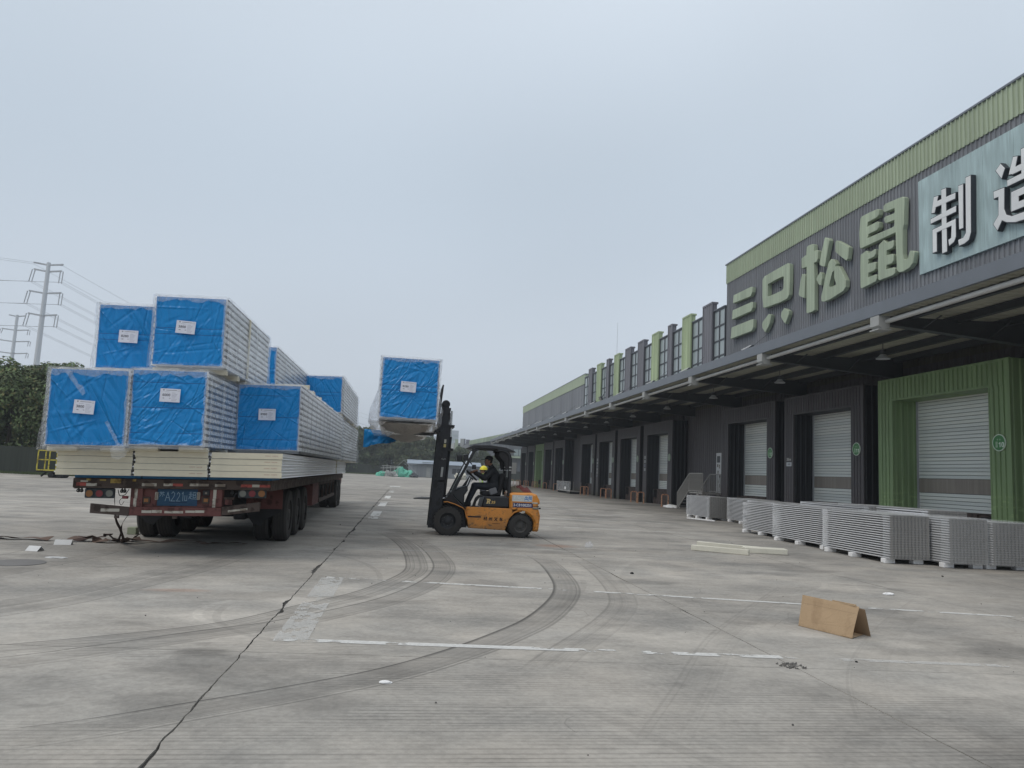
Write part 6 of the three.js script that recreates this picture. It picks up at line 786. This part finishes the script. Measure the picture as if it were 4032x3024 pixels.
ribbon([[-4.60, 0.98, -12.9, 1.2], [-4.56, 0.6, -12.93, 1.2], [-4.69, 0.32, -13.6, 1.0], [-4.88, 0.07, -14.35, 0.5], [-4.98, 0.02, -14.6, 0.1]], 0.045, std([0.06, 0.04, 0.035], 0.9), 'lashing_strap', 'dark strap hanging from the bumper wing down to the heap', 'strap', 'brown lashing straps');
ribbon([[-4.35, 0.62, -12.88, 1.2], [-4.55, 0.45, -13.25, 1.2], [-4.78, 0.24, -13.9, 0.9], [-5.05, 0.03, -14.6, 0.2]], 0.04, std([0.06, 0.04, 0.035], 0.9), 'lashing_strap', 'second hanging strap crossing the first below the bumper wing', 'strap', 'brown lashing straps');
const angleG = (() => { const e = extrude([[-0.15, 0], [0, 0.125], [0.15, 0], [0.142, 0], [0, 0.117], [-0.142, 0]], 0.42); e.translate(0, 0, -0.21); return e; })();
{ const a = mesh('metal_angle', angleG, M.white); tag(a, 'white folded metal angle lying apart, open end towards camera', 'metal angle', 'white metal angles'); a.position.set(-5.72, 0.002, -13.0); a.rotation.y = 1.3; a.scale.set(0.55, 0.6, 0.5); const b = a.clone(); b.name = numbered('metal_angle'); scene.add(b); b.userData = { ...a.userData, label: 'white folded metal angle right beside the strap heap' }; b.position.set(-5.72, 0.002, -14.0); b.rotation.y = 1.75; b.scale.set(0.55, 0.65, 0.62); }
{ const o = new GB().box(0.17, 0.14, 0.2, 0, 0.07, 0, 0.01).build('wheel_chock_block', std([0.30, 0.33, 0.23], 0.9)); tag(o, 'pale green-grey block standing by the lorry rear wheels', 'block'); o.position.set(-5.36, 0, -16.25); }
{ // cardboard folded like a tent
  const T = thing('cardboard_box', 'flattened brown cardboard folded into a tent on the concrete', 'cardboard', [4.72, 0, -7.98]); T.rotation.y = -1.22;
  const sheetP = (pts, m, n) => { const g = new GB(); const [a, b, c, d] = pts.map((p) => V3(...p)), N = V3().crossVectors(b.clone().sub(a), d.clone().sub(a)).normalize().multiplyScalar(0.006), pos = [], nx = 14, ny = 8, idx = []; for (let k = 0; k < 2; k++) for (let j = 0; j <= ny; j++) for (let i = 0; i <= nx; i++) { const u = i / nx, v = j / ny, p = a.clone().lerp(b, u).lerp(d.clone().lerp(c, u), v); const w = 0.012 * (fbm(u * 4 + n, v * 3 + n, 3) - 0.45); p.addScaledVector(N, (k ? 0.5 : -0.5) + w / 0.006); pos.push(p.x, Math.max(0.003, p.y), p.z); } const S = (nx + 1) * (ny + 1); for (let j = 0; j < ny; j++) for (let i = 0; i < nx; i++) { const q = j * (nx + 1) + i; idx.push(q, q + nx + 1, q + 1, q + 1, q + nx + 1, q + nx + 2, S + q, S + q + 1, S + q + nx + 1, S + q + 1, S + q + nx + 2, S + q + nx + 1); } const ed = (q, r) => idx.push(q, r, S + q, r, S + r, S + q); for (let i = 0; i < nx; i++) { ed(i, i + 1); ed(ny * (nx + 1) + i + 1, ny * (nx + 1) + i); } for (let j = 0; j < ny; j++) { ed((j + 1) * (nx + 1), j * (nx + 1)); ed(j * (nx + 1) + nx, (j + 1) * (nx + 1) + nx); } const gg = new THREE.BufferGeometry(); gg.setAttribute('position', new THREE.Float32BufferAttribute(pos, 3)); gg.setIndex(idx); gg.computeVertexNormals(); return uvMetres(flat(gg)); };
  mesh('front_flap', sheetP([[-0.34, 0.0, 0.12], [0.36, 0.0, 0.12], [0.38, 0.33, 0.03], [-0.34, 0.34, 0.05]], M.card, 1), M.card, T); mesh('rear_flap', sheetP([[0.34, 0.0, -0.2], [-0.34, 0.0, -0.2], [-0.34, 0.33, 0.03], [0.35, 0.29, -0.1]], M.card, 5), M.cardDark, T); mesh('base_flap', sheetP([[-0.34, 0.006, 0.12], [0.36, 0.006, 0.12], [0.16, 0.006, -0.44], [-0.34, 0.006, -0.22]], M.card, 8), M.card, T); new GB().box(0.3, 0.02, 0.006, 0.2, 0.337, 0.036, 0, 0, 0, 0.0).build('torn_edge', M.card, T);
}
{ // cream foam offcuts
  const mk = (name, label, L, h, w, x, z, ry, y = 0) => { const g = new RoundedBoxGeometry(L, h, w, 3, 0.012), p = g.attributes.position; for (let i = 0; i < p.count; i++) p.setY(i, p.getY(i) + 0.012 * (fbm(p.getX(i) * 6 + x * 9, p.getZ(i) * 8 + 30, 3) - 0.5)); g.computeVertexNormals(); const o = mesh(name, uvMetres(flat(g)), M.foam); tag(o, label, 'foam strip', 'cream foam strips on the yard'); o.position.set(x, y + h / 2 + 0.004, z); o.rotation.y = ry; };
  mk('foam_strip', 'long cream foam strip lying in front of the others', 1.3, 0.12, 0.12, 7.15, -16.65, -0.66); mk('foam_strip', 'long cream foam strip running behind to the crossing piece', 1.5, 0.12, 0.14, 7.75, -17.6, -0.75); mk('foam_strip', 'broad flat cream foam piece with brown cut end', 0.95, 0.12, 0.42, 8.35, -16.9, -0.3); mk('foam_strip', 'small cream foam stub between the long strips and the broad piece', 0.2, 0.1, 0.12, 7.92, -16.95, 0.3, 0.02);
}
{ // crumpled clear bag, paper scraps, white bits
  const blob = (n, label, cat, r, sx, sy, sz, x, z, m, y = 0) => { const k = new THREE.IcosahedronGeometry(r, 4), p = k.attributes.position; for (let i = 0; i < p.count; i++) { const q = 0.6 + 0.8 * fbm(p.getX(i) / r * 2 + x, p.getY(i) / r * 2 + p.getZ(i) / r * 1.7 + z + 30, 4); p.setXYZ(i, p.getX(i) * q * sx, Math.max(-r * 0.6, p.getY(i) * q) * sy, p.getZ(i) * q * sz); } k.computeVertexNormals(); const o = mesh(n, uvMetres(flat(k)), m); tag(o, label, cat); o.position.set(x, y || r * 0.55 * sy, z); return o; };
  blob('plastic_bag', 'crumpled clear plastic bag on the concrete past the forklift', 'plastic bag', 0.09, 1, 0.9, 1, 4.13, -16.8, M.hem);
  blob('paper_scrap', 'white paper scrap near the long joint behind the cardboard', 'paper scrap', 0.07, 1.2, 0.3, 0.6, 7.35, -10.85, M.foamWhite);
  blob('foam_scrap', 'small white foam peanut in the middle of the near slab', 'foam scrap', 0.028, 1.5, 0.5, 0.5, -0.06, -5.75, M.foamWhite); blob('foam_scrap', 'flat pale scrap between the tyre tracks and the lorry', 'foam scrap', 0.07, 2, 0.2, 0.6, -5.05, -12.2, M.white);
  blob('plastic_sheet', 'crumpled white plastic heap at the dock corner by the stair', 'plastic sheet', 0.5, 0.7, 0.25, 1.6, 15.9, -44.2, M.foamWhite, 0.05); blob('stone_lump', 'dark stone lump on the concrete short of the cardboard', 'stone', 0.012, 1, 0.7, 1, 4.15, -6.6, M.rubber); blob('stone_lump', 'dark stone lump beyond the foam strips', 'stone', 0.02, 1, 0.7, 1, 10.2, -13.4, M.rubber); blob('stone_lump', 'dark stone lump beside the thin white line', 'stone', 0.028, 1, 0.7, 1, 3.8, -12.4, M.rubber);
  const o = new GB().box(0.06, 0.05, 1.7, 0, 0.025, 0, 0.008).build('white_strip', M.foamWhite); tag(o, 'white foam strip lying before the far plate stacks', 'foam strip'); o.position.set(12.4, 0.003, -30.9); o.rotation.y = 0.35;
  const d = new GB().box(0.7, 0.05, 2.4, 0, 0.03, 0, 0.01).build('dark_plank', M.blackMatt); tag(d, 'dark plank lying flat far behind the forklift mast', 'plank'); d.position.set(1.0, 0, -42); d.rotation.y = -0.2;
}
{ // clear sheeted trolley at the blank bay
  const T = thing('mesh_trolley', 'low grey trolley under clear sheet by the blank bay', 'trolley', [15.6, 0, -72.5]); new GB().span(-0.5, 0.5, 0.18, 0.24, -3.2, 3.2).build('deck', M.stair, T); const g = new GB(); for (const z of [-3.2, 0, 3.2]) for (const x of [-0.5, 0.5]) g.bar([x, 0.2, z], [x, 1.1, z], 0.04); g.bar([-0.5, 1.1, -3.2], [-0.5, 1.1, 3.2], 0.04); g.build('frame', M.stair, T); new GB().span(-0.53, -0.52, 0.2, 1.1, -3.2, 3.2).build('clear_sheet', M.haze, T); new GB().span(-0.56, -0.54, 0.35, 0.6, 0.8, 1.5).build('paper_notice', M.foamWhite, T); for (const z of [-2.8, 2.8]) new GB().rod([-0.45, 0.09, z], [0.45, 0.09, z], 0.09, 12).build('wheel', M.rubber, T);
}

// ---------- far yard ----------
{ // yellow cage steps on a low trolley, at the fence
  const T = thing('cage_trolley', 'yellow barred cage on a low dark trolley by the tree line', 'trolley', [-21.6, 0, -50.2]); const g = new GB(); for (const y of [0.45, 1.08, 1.64]) g.bar([-0.72, y, 0.5], [0.72, y, 0.5], 0.06).bar([-0.72, y, -0.5], [0.72, y, -0.5], 0.06).bar([-0.72, y, -0.5], [-0.72, y, 0.5], 0.06); for (const x of [-0.72, -0.06, 0.56, 0.72]) g.bar([x, 0.45, 0.5], [x, 1.64, 0.5], 0.06).bar([x, 0.45, -0.5], [x, 1.64, -0.5], 0.06); g.build('cage', M.yellow, T); new GB().span(-0.7, 0.8, 0.34, 0.44, -0.5, 0.5).bar([-0.65, 0.06, 0], [-0.3, 0.4, 0], 0.09).build('trolley_deck', M.blackMatt, T); for (const x of [0.0, 0.5]) new GB().rod([x + 0.1, 0.16, -0.5], [x + 0.1, 0.16, 0.5], 0.16, 14).build('wheel', M.rubber, T);
}
{ // perimeter screens with grass verge
  const f = (label, x0, z0, x1, z1, h) => { const L = Math.hypot(x1 - x0, z1 - z0), T = thing('perimeter_fence', label, 'fence', [x0, 0, z0]); T.rotation.y = -Math.atan2(z1 - z0, x1 - x0); const g = new THREE.PlaneGeometry(L, h, Math.ceil(L), 2); g.translate(L / 2, h / 2, 0); const b = new GB().span(0, L, 0.05, h, -0.02, 0.02); b.build('screen', M.netting, T); const p = new GB(); for (let x = 0; x <= L; x += 3) p.span(x - 0.04, x + 0.04, 0, h + 0.1, -0.1, -0.025); p.build('post', M.steelDark, T); };
  f('dark screen fence under the trees beyond the lorry tail', -75, -57.5, -16, -57.5, 1.85); f('dark screen fence running along the lorry side of the yard', -16, -57.5, -16, -178, 1.9); f('dark distant screen fence under the far trees', -16, -178, 70, -178, 2.2);
  const bl = new THREE.BufferGeometry(), ps = []; for (let i = 0; i < 26000; i++) { const k = i % 3, x = k ? rr(-70, -16.3) : rr(-16, 45), z = k ? -56.9 + rr(-0.2, 1.9) : -176 + rr(-1, 2), h = rr(0.05, k ? 0.22 : 0.4), a = rnd() * 6, w = k ? 0.02 : 0.06; ps.push(x - w * Math.cos(a), 0, z - w * Math.sin(a), x + w * Math.cos(a), 0, z + w * Math.sin(a), x + rr(-0.08, 0.08), h, z + rr(-0.08, 0.08)); } bl.setAttribute('position', new THREE.Float32BufferAttribute(ps, 3)); bl.computeVertexNormals(); const o = mesh('verge_grass', uvMetres(bl), std([0.06, 0.085, 0.03], 0.9, 0, { side: THREE.DoubleSide })); tag(o, 'rough green grass verge below the screen fences', 'grass', null, 'stuff');
}
// trees: trunk with limbs, crown of many small leaf faces in clumps
const leafMat = new THREE.MeshStandardMaterial({ vertexColors: true, roughness: 0.75, side: THREE.DoubleSide }), bark = std([0.07, 0.055, 0.04], 0.95);
function makeTree(name, label, group, H, R, leaves, size, tone, low) {
  const T = thing(name, label, 'tree', [0, 0, 0], group), tr = new GB(); tr.rod([0, 0, 0], [0.1, H * 0.4, 0.05], 0.17, 8, 0.11).rod([0.1, H * 0.4, 0.05], [0, H * 0.78, 0], 0.11, 8, 0.04);
  const clumps = []; for (let i = 0; i < 46; i++) { const a = rnd() * 2 * PI, t = Math.pow(rnd(), 0.75), y = H * (low + (1 - low - 0.06) * t), prof = Math.sqrt(Math.max(0.05, 1 - Math.pow((t - 0.36) / 0.68, 2))), r = R * prof * Math.sqrt(rr(0.08, 1)); clumps.push([r * Math.cos(a), y, r * Math.sin(a), rr(0.22, 0.42) * R * (0.6 + 0.5 * prof), rr(0.6, 1.35)]); }
  for (const c of clumps.slice(0, 9)) tr.rod([0.05, H * 0.35 + rnd() * H * 0.2, 0], [c[0] * 0.8, c[1], c[2] * 0.8], 0.05, 5, 0.015);
  const pos = [], nor = [], col = [];
  for (let i = 0; i < leaves; i++) {
    const c = clumps[Math.floor(rnd() * clumps.length)], u = rr(-1, 1), a = rnd() * 2 * PI, q = Math.sqrt(1 - u * u), rad = c[3] * (0.55 + 0.5 * Math.pow(rnd(), 0.5)), n = V3(q * Math.cos(a), u, q * Math.sin(a)), p = V3(c[0], c[1], c[2]).addScaledVector(n, rad); if (p.y < H * low * 0.75) p.y = H * low * 0.75 + rnd() * 0.4;
    const up = V3(rr(-1, 1), rr(-0.4, 1), rr(-1, 1)).add(n).normalize(), t1 = V3(rr(-1, 1), rr(-1, 1), rr(-1, 1)).cross(up).normalize(), t2 = t1.clone().cross(up), s = size * rr(0.6, 1.3), k = c[4] * rr(0.75, 1.25), g = [tone[0] * k * (1 + 0.5 * (rnd() > 0.85)), tone[1] * k, tone[2] * k];
    const A = p.clone().addScaledVector(t1, -s), B = p.clone().addScaledVector(t2, s * 0.45), C = p.clone().addScaledVector(t1, s), D = p.clone().addScaledVector(t2, -s * 0.45);
    for (const v of [A, B, C, A, C, D]) { pos.push(v.x, v.y, v.z); nor.push(up.x, up.y, up.z); col.push(...g); }
  }
  const g = new THREE.BufferGeometry(); g.setAttribute('position', new THREE.Float32BufferAttribute(pos, 3)); g.setAttribute('normal', new THREE.Float32BufferAttribute(nor, 3)); g.setAttribute('color', new THREE.Float32BufferAttribute(col, 3));
  tr.build('trunk', bark, T); mesh('crown', uvMetres(g), leafMat, T); return T;
}
{
  const A = makeTree('broadleaf_tree', 'dense dark tree at the picture edge beyond the screen fence', 'trees behind the fence near the lorry', 8.3, 2.9, 17000, 0.15, [0.078, 0.118, 0.044], 0.12), B = makeTree('broadleaf_tree', 'bushy dark tree between the pylons beyond the screen fence', 'trees behind the fence near the lorry', 8.3, 2.7, 15000, 0.15, [0.088, 0.126, 0.045], 0.1);
  A.position.set(-32.6, 0, -61.5); B.position.set(-29.6, 0, -61); 
  [['first rear tree filling the gap low down', -31, -64.5, 1.0, A], ['tree just short of the big pylon', -27.4, -61.5, 0.98, B], ['rear tree below the big pylon', -28.2, -65, 1.05, A], ['tree peeping over the outer lower bundle', -25.6, -61, 1.0, A], ['tree hidden behind the outer lower bundle', -23, -61.5, 0.97, B], ['tree beyond the lorry tail, hidden by bundles', -20, -61, 1, A], ['outermost tree cut by the picture edge', -36, -62, 1, B], ['inner tree hidden behind the lorry load', -17, -61, 1.02, B]].forEach(([n, x, z, s, src], i) => { const o = dup(src, [x, 0, z], n + ', beyond the screen fence', i * 1.7); o.scale.setScalar(s); });
  const C = makeTree('broadleaf_tree', 'tall tree in the far row just past the lorry cab', 'trees along the far edge of the yard', 11, 3.3, 9000, 0.27, [0.070, 0.098, 0.045], 0.08), D = makeTree('broadleaf_tree', 'round tree in the far row behind the green tarpaulin', 'trees along the far edge of the yard', 9.4, 3.2, 9000, 0.27, [0.073, 0.095, 0.042], 0.08);
  C.position.set(-12.5, 0, -181); D.position.set(-4.4, 0, -182);
  [['second tall tree past the lorry cab', -9.5, -182, 1.02, C], ['far-row tree between the tall ones and the tarpaulin', -7.2, -181, 0.86, C], ['far-row tree above the tarpaulin centre', -1.4, -181, 0.92, D], ['far-row tree beside the forklift mast', 1.4, -182, 1.02, D], ['tallest far-row tree touching the mast', 4, -181, 1.0, D], ['far-row tree hidden behind the mast', 6.6, -183, 0.95, D], ['low tree behind the work lamps', 9.4, -184, 0.74, D], ['low tree seen through the cab front', 12, -184, 0.7, C], ['low tree behind the driver head', 15, -185, 0.74, D], ['low tree at the rear pillar', 18.2, -185, 0.66, C], ['low tree just short of the far warehouse', 21, -186, 0.62, D], ['rear tree filling behind the tall ones', -11, -187, 1.05, D], ['rear tree filling behind the tarpaulin', -3, -188, 1.0, C], ['rear tree filling behind the mast', 3, -189, 0.95, D], ['far tree at the lorry bonnet', -15, -180, 1.0, D]].forEach(([n, x, z, s, src], i) => { const o = dup(src, [x, 0, z], n, i * 2.1); o.scale.setScalar(s); });
}
{ // grey workshed with outside stair, tarpaulin heap, oddments
  const T = thing('work_shed', 'long low grey shed with pale blue-grey roof at the far edge', 'shed', [0, 0, -160]); new GB().span(0.2, 15.2, 0, 2.75, -5, 0).build('wall', M.shedWall, T); const rf = extrude([[0.4, 2.72], [0.45, 2.8], [-2.5, 3.75], [-5.4, 2.8], [-5.4, 2.72]], 15.6, 0); rf.rotateY(PI / 2); rf.rotateY(0); new GB().add(extrude([[-5.4, 2.76], [-2.5, 3.5], [0.45, 2.76], [0.45, 2.84], [-2.5, 3.62], [-5.4, 2.84]], 15.6), -0.1, 0, 0, 0, 0, 0).g[0].applyMatrix4(new THREE.Matrix4()); const r2 = extrude([[-5.4, 2.76], [-2.5, 3.5], [0.45, 2.76], [0.45, 2.84], [-2.5, 3.62], [-5.4, 2.84]], 15.6); r2.rotateY(-PI / 2); r2.scale(-1, 1, 1); const gg = r2; gg.computeBoundingBox(); const q = new THREE.BoxGeometry(15.6, 0.08, 3.05); const R = new GB().add(q.clone(), 7.7, 3.17, -1.0, 0.27, 0, 0).add(q.clone(), 7.7, 3.17, -3.9, -0.27, 0, 0); R.build('roof', M.shedRoof, T); for (const x of [4, 5.6, 9.4, 10.4, 12.4]) new GB().span(x, x + 0.9, x > 9 ? 1.0 : 0.05, 2.1, 0.005, 0.06).build(x > 9 ? 'window' : 'door', x > 9 ? M.frameDark : M.bracket, T); new GB().span(3, 6, 3.05, 3.13, 0.2, 1.6).build('porch_roof', M.steelDark, T); const s = new GB(); for (let i = 0; i < 9; i++) s.span(-0.6 + i * 0.28, -0.3 + i * 0.28, 0.28 * (9 - i) - 0.03, 0.28 * (9 - i) + 0.02, 0.6, 1.6); s.bar([-0.8, 3.4, 1.6], [1.9, 0.8, 1.6], 0.06).bar([-0.8, 3.4, 1.6], [-2.6, 1.5, 1.6], 0.05).bar([-0.8, 3.4, 1.6], [2.0, 3.4, 1.6], 0.06).bar([-0.8, 2.6, 1.6], [2.0, 2.6, 1.6], 0.05); s.build('outside_stair', M.galv, T);
  const H = thing('tarpaulin_heap', 'heap of poles and frames under bright green tarpaulin', 'covered heap', [-2.2, 0, -150]); const lump = (x, y, z, rx, ry, rz, m, n, nm) => { const k = new THREE.IcosahedronGeometry(1, 5), p = k.attributes.position; for (let i = 0; i < p.count; i++) { const s2 = 0.45 + 1.0 * fbm(p.getX(i) * 4.2 + n * 9 + 20, p.getY(i) * 4.2 + p.getZ(i) * 3.9 + 40, 4); p.setXYZ(i, p.getX(i) * s2 * rx, Math.max(-0.3, p.getY(i) * s2) * ry, p.getZ(i) * s2 * rz); } k.computeVertexNormals(); const o = mesh(nm, uvMetres(flat(k)), m, H); o.position.set(x, y, z); };
  lump(-2.6, 0.2, 0, 1.1, 0.7, 1, M.tarp, 1, 'tarpaulin'); lump(-1.5, 0.2, 0.3, 0.8, 0.9, 0.8, M.bracket, 5, 'pale_sheet'); lump(0.7, 0.3, 0, 1.4, 1.4, 1, M.tarp, 2, 'tarpaulin'); lump(2.1, 0.25, 0.1, 1.4, 1.2, 1, M.tarp, 6, 'tarpaulin'); lump(1.4, 0.9, 0, 0.8, 0.7, 0.8, M.tarp, 7, 'tarpaulin'); lump(0.2, 0.2, 0.6, 0.6, 0.5, 0.5, M.foamWhite, 8, 'pale_sheet'); lump(-0.4, 0.3, 0.2, 0.9, 0.7, 0.9, M.bracket, 3, 'pale_sheet'); lump(3.2, 0.2, 0.3, 1.1, 0.8, 1, M.steelDark, 4, 'dark_sheet'); const g = new GB(); g.bar([-2.9, 1.55, 1.2], [0.9, 1.8, 1.2], 0.11).bar([-2.7, 2.05, 0.9], [1.0, 1.95, 0.9], 0.1).bar([-1, 0.9, 0.5], [1.6, 1.3, 0.5], 0.07); for (let x = -2.4; x < 1; x += 0.7) g.bar([x, 0.4, 1.2], [x, 1.9 + rr(0, 0.5), 1.2], 0.09); g.build('pole', M.bracket, H);
  const S = thing('scrap_heap', 'small heap of white and brown scrap before the grey shed', 'scrap heap', [10.4, 0, -150]); const sc = new GB(); for (let i = 0; i < 26; i++) sc.box(rr(0.2, 1.1), rr(0.05, 0.4), rr(0.2, 0.8), rr(-1.1, 1.1), rr(0.1, 1.2) * (1 - Math.abs(i / 13 - 1) * 0.4), rr(-0.5, 0.5), 0, rnd() * 3, rnd() * 3, rnd() * 3); sc.build('scrap', M.foam, S).userData.kind = 'stuff';
  const y = thing('yellow_box', 'small yellow box post by the far warehouse corner', 'utility box', [27.6, 0, -176]); new GB().span(-0.3, 0.3, 0, 1.0, -0.25, 0.25, 0.04).build('body', M.yellow, y); new GB().bar([0.6, 0, 0], [0.6, 1.9, 0], 0.09).build('pipe', M.galv, y); const e = thing('switch_cabinet', 'pale grey switch cabinet on the far corner of the warehouse', 'cabinet', [16.9, 0, -116.2]); new GB().span(-0.9, -0.15, 1.6, 3.3, -1.5, -0.3, 0.04).build('cabinet_body', M.bracket, e); new GB().span(-0.92, -0.9, 1.7, 3.2, -0.92, -0.88).build('door_gap', M.frameDark, e);
}
{ // second warehouse across the far end, green-banded
  const T = thing('far_warehouse', 'distant grey warehouse with pale green sloping band behind the canopy end', 'warehouse', [0, 0, -196]); const P = [[15.6, 0], [60, 0], [60, 13.2], [38, 14.8], [15.6, 9.1]]; new GB().add(extrude(P, 60), 0, 0, -60).build('wall', std([0.19, 0.2, 0.215], 0.7, 0, { map: streak6 }), T); new GB().add(extrude([[15.5, 8.55], [15.5, 9.65], [38, 15.4], [60, 13.9], [60, 12.6], [38, 13.9]], 0.4), 0, 0, 0.02).build('green_band', M.paleGreen, T); new GB().span(27.2, 40, 6.4, 8.0, 0.01, 0.2).build('window_band', M.glassPane, T); { const g = new GB(); for (let x = 27.2; x < 40; x += 1.3) g.span(x - 0.06, x + 0.06, 6.4, 8, 0.2, 0.26); g.build('mullion', M.frameDark, T); } new GB().span(26.5, 40, 5.7, 6.2, 0, 2.4).build('low_canopy', M.paleGreen, T); new GB().span(28.6, 30.2, 1.2, 5.6, 0.01, 0.1).build('cabinet_panel', M.trimGrey, T);
}
{ // pale fin-fronted block and hazy towers
  const T = thing('fin_block', 'pale distant block with tall grey-green fins behind the trees', 'building', [0, 0, -232]); new GB().span(13.6, 20, 0, 10.2, -20, 0).build('wall', M.bracket, T); for (const [x0, x1, h, m] of [[14.0, 14.9, 11.3, M.paleGreen], [15.6, 16.6, 11.6, M.bracket], [16.6, 17.1, 11.6, M.finGrey], [17.3, 18.5, 11.4, M.finGrey]]) new GB().span(x0, x1, 0, h, 0.02, 0.8).build('fin', m, T); for (const [x0, x1] of [[14.95, 15.55], [17.12, 17.28]]) new GB().span(x0, x1, 1, 9.6, 0.01, 0.05).build('window', M.frameDark, T);
  const tower = (label, x0, x1, h, z) => { const B = thing('office_tower', label, 'tower', [0, 0, z]); new GB().span(x0, x1, 0, h, -18, 0).build('wall', std([0.40, 0.43, 0.46], 0.7), B); const n = Math.floor(h / 3.4); for (let i = 1; i < n; i++) new GB().span(x0 + 0.6, x1 - 0.6, i * 3.4, i * 3.4 + 1.9, 0.01, 0.08).build('window', M.glassPane, B); };
  tower('hazy broad pale tower seen under the raised forks', 4.6, 12.9, 31, -640); tower('hazy pale tower slab joined to the broad one', 13.2, 23.6, 30.4, -642); tower('slim hazy tower just past the forklift mast', 35, 41.3, 36, -640);
}
{ // electricity pylons and lines
  const pyl = (label, x, z, H, arms, hang, lean) => { const T = thing('pylon', label, 'pylon', [x, 0, z]); new GB().rod([0, 0, 0], [0, H, 0], 0.85, 12, 0.46).build('pole', std([0.52, 0.55, 0.58], 0.55), T); const col = new GB(); for (const y of [H * 0.45, H * 0.72]) col.add(new THREE.CylinderGeometry(0.9 - y * 0.008, 0.9 - y * 0.008, 0.4, 12), 0, y, 0); col.build('collar', M.galv, T); arms.forEach(([y, w, dz]) => { const g = new GB(); for (const s of [-1, 1]) g.bar([0, y - 0.25, 0], [s * w, y + 0.18, dz || 0], 0.36); g.build('cross_arm', M.galv, T); if (hang && y < H - 1) { const q = new GB(); for (const s of [-1, 1]) for (const k of [-0.34, 0.34]) q.rod([s * w + k, y + 0.1, 0], [s * w + k - (s < 0 ? 0.5 : 0.12), y - hang, 0], 0.12, 6); q.build('insulator', M.galv, T); } }); return T; };
  pyl('tall grey tubular pylon with three hung arm pairs', -92.8, -200, 49, [[48.6, 3.5], [46.9, 3.3], [41.3, 3.8], [35.6, 3.4]], 3); 
  pyl('smaller grey pylon behind at the picture edge', -138, -280, 48.5, [[48.2, 2.7], [43.3, 4.4], [39.3, 5], [35.1, 4.8]], 1.6);
  const wm = std([0.30, 0.32, 0.34], 0.7), wire = (a, b, sag, n) => { const pts = []; for (let i = 0; i <= 24; i++) { const t = i / 24; pts.push([a[0] + (b[0] - a[0]) * t, a[1] + (b[1] - a[1]) * t - sag * 4 * t * (1 - t), a[2] + (b[2] - a[2]) * t]); } const o = new GB().tube(pts, 0.032, 48, 5).build('power_line', wm); tag(o, n, 'power line', 'power lines on the pylons'); };
  [[43.9, -3.6, 'upper outer'], [44.2, 3.4, 'upper inner'], [38.2, -4.1, 'middle outer'], [38.5, 3.8, 'middle inner'], [32.5, -3.5, 'lower outer'], [32.8, 3.4, 'lower inner']].forEach(([y, dx, n]) => { for (const k of [-0.45, 0.45]) { const s = k < 0 ? 'first' : 'second'; wire([-92.8 + dx + k, y, -200], [-210 + dx + k, y + 10, -196], 4.5, `${s} ${n} wire from the tall pylon out of the picture`); wire([-92.8 + dx + k, y, -200], [10 + dx + k, y - 26, -420], 7, `${s} ${n} wire from the tall pylon down behind the bundles`); } });
  for (const s of [-1, 1]) { wire([-92.8 + s * 3.5, 48.4, -200], [-220 + s * 3, 66, -196], 3, (s < 0 ? 'outer' : 'inner') + ' earth wire above the tall pylon'); wire([-92.8 + s * 3.5, 48.4, -200], [10 + s * 3, 22, -420], 6, (s < 0 ? 'outer' : 'inner') + ' earth wire falling behind the bundles'); }
  const T = thing('roof_mast', 'thin lightning rod rising behind the clerestory', 'mast', [21, 11.5, -76]); new GB().rod([0, 0, 0], [0, 6.4, 0], 0.025, 6, 0.012).build('rod', M.galv, T);
}
renderer.render(scene, camera);
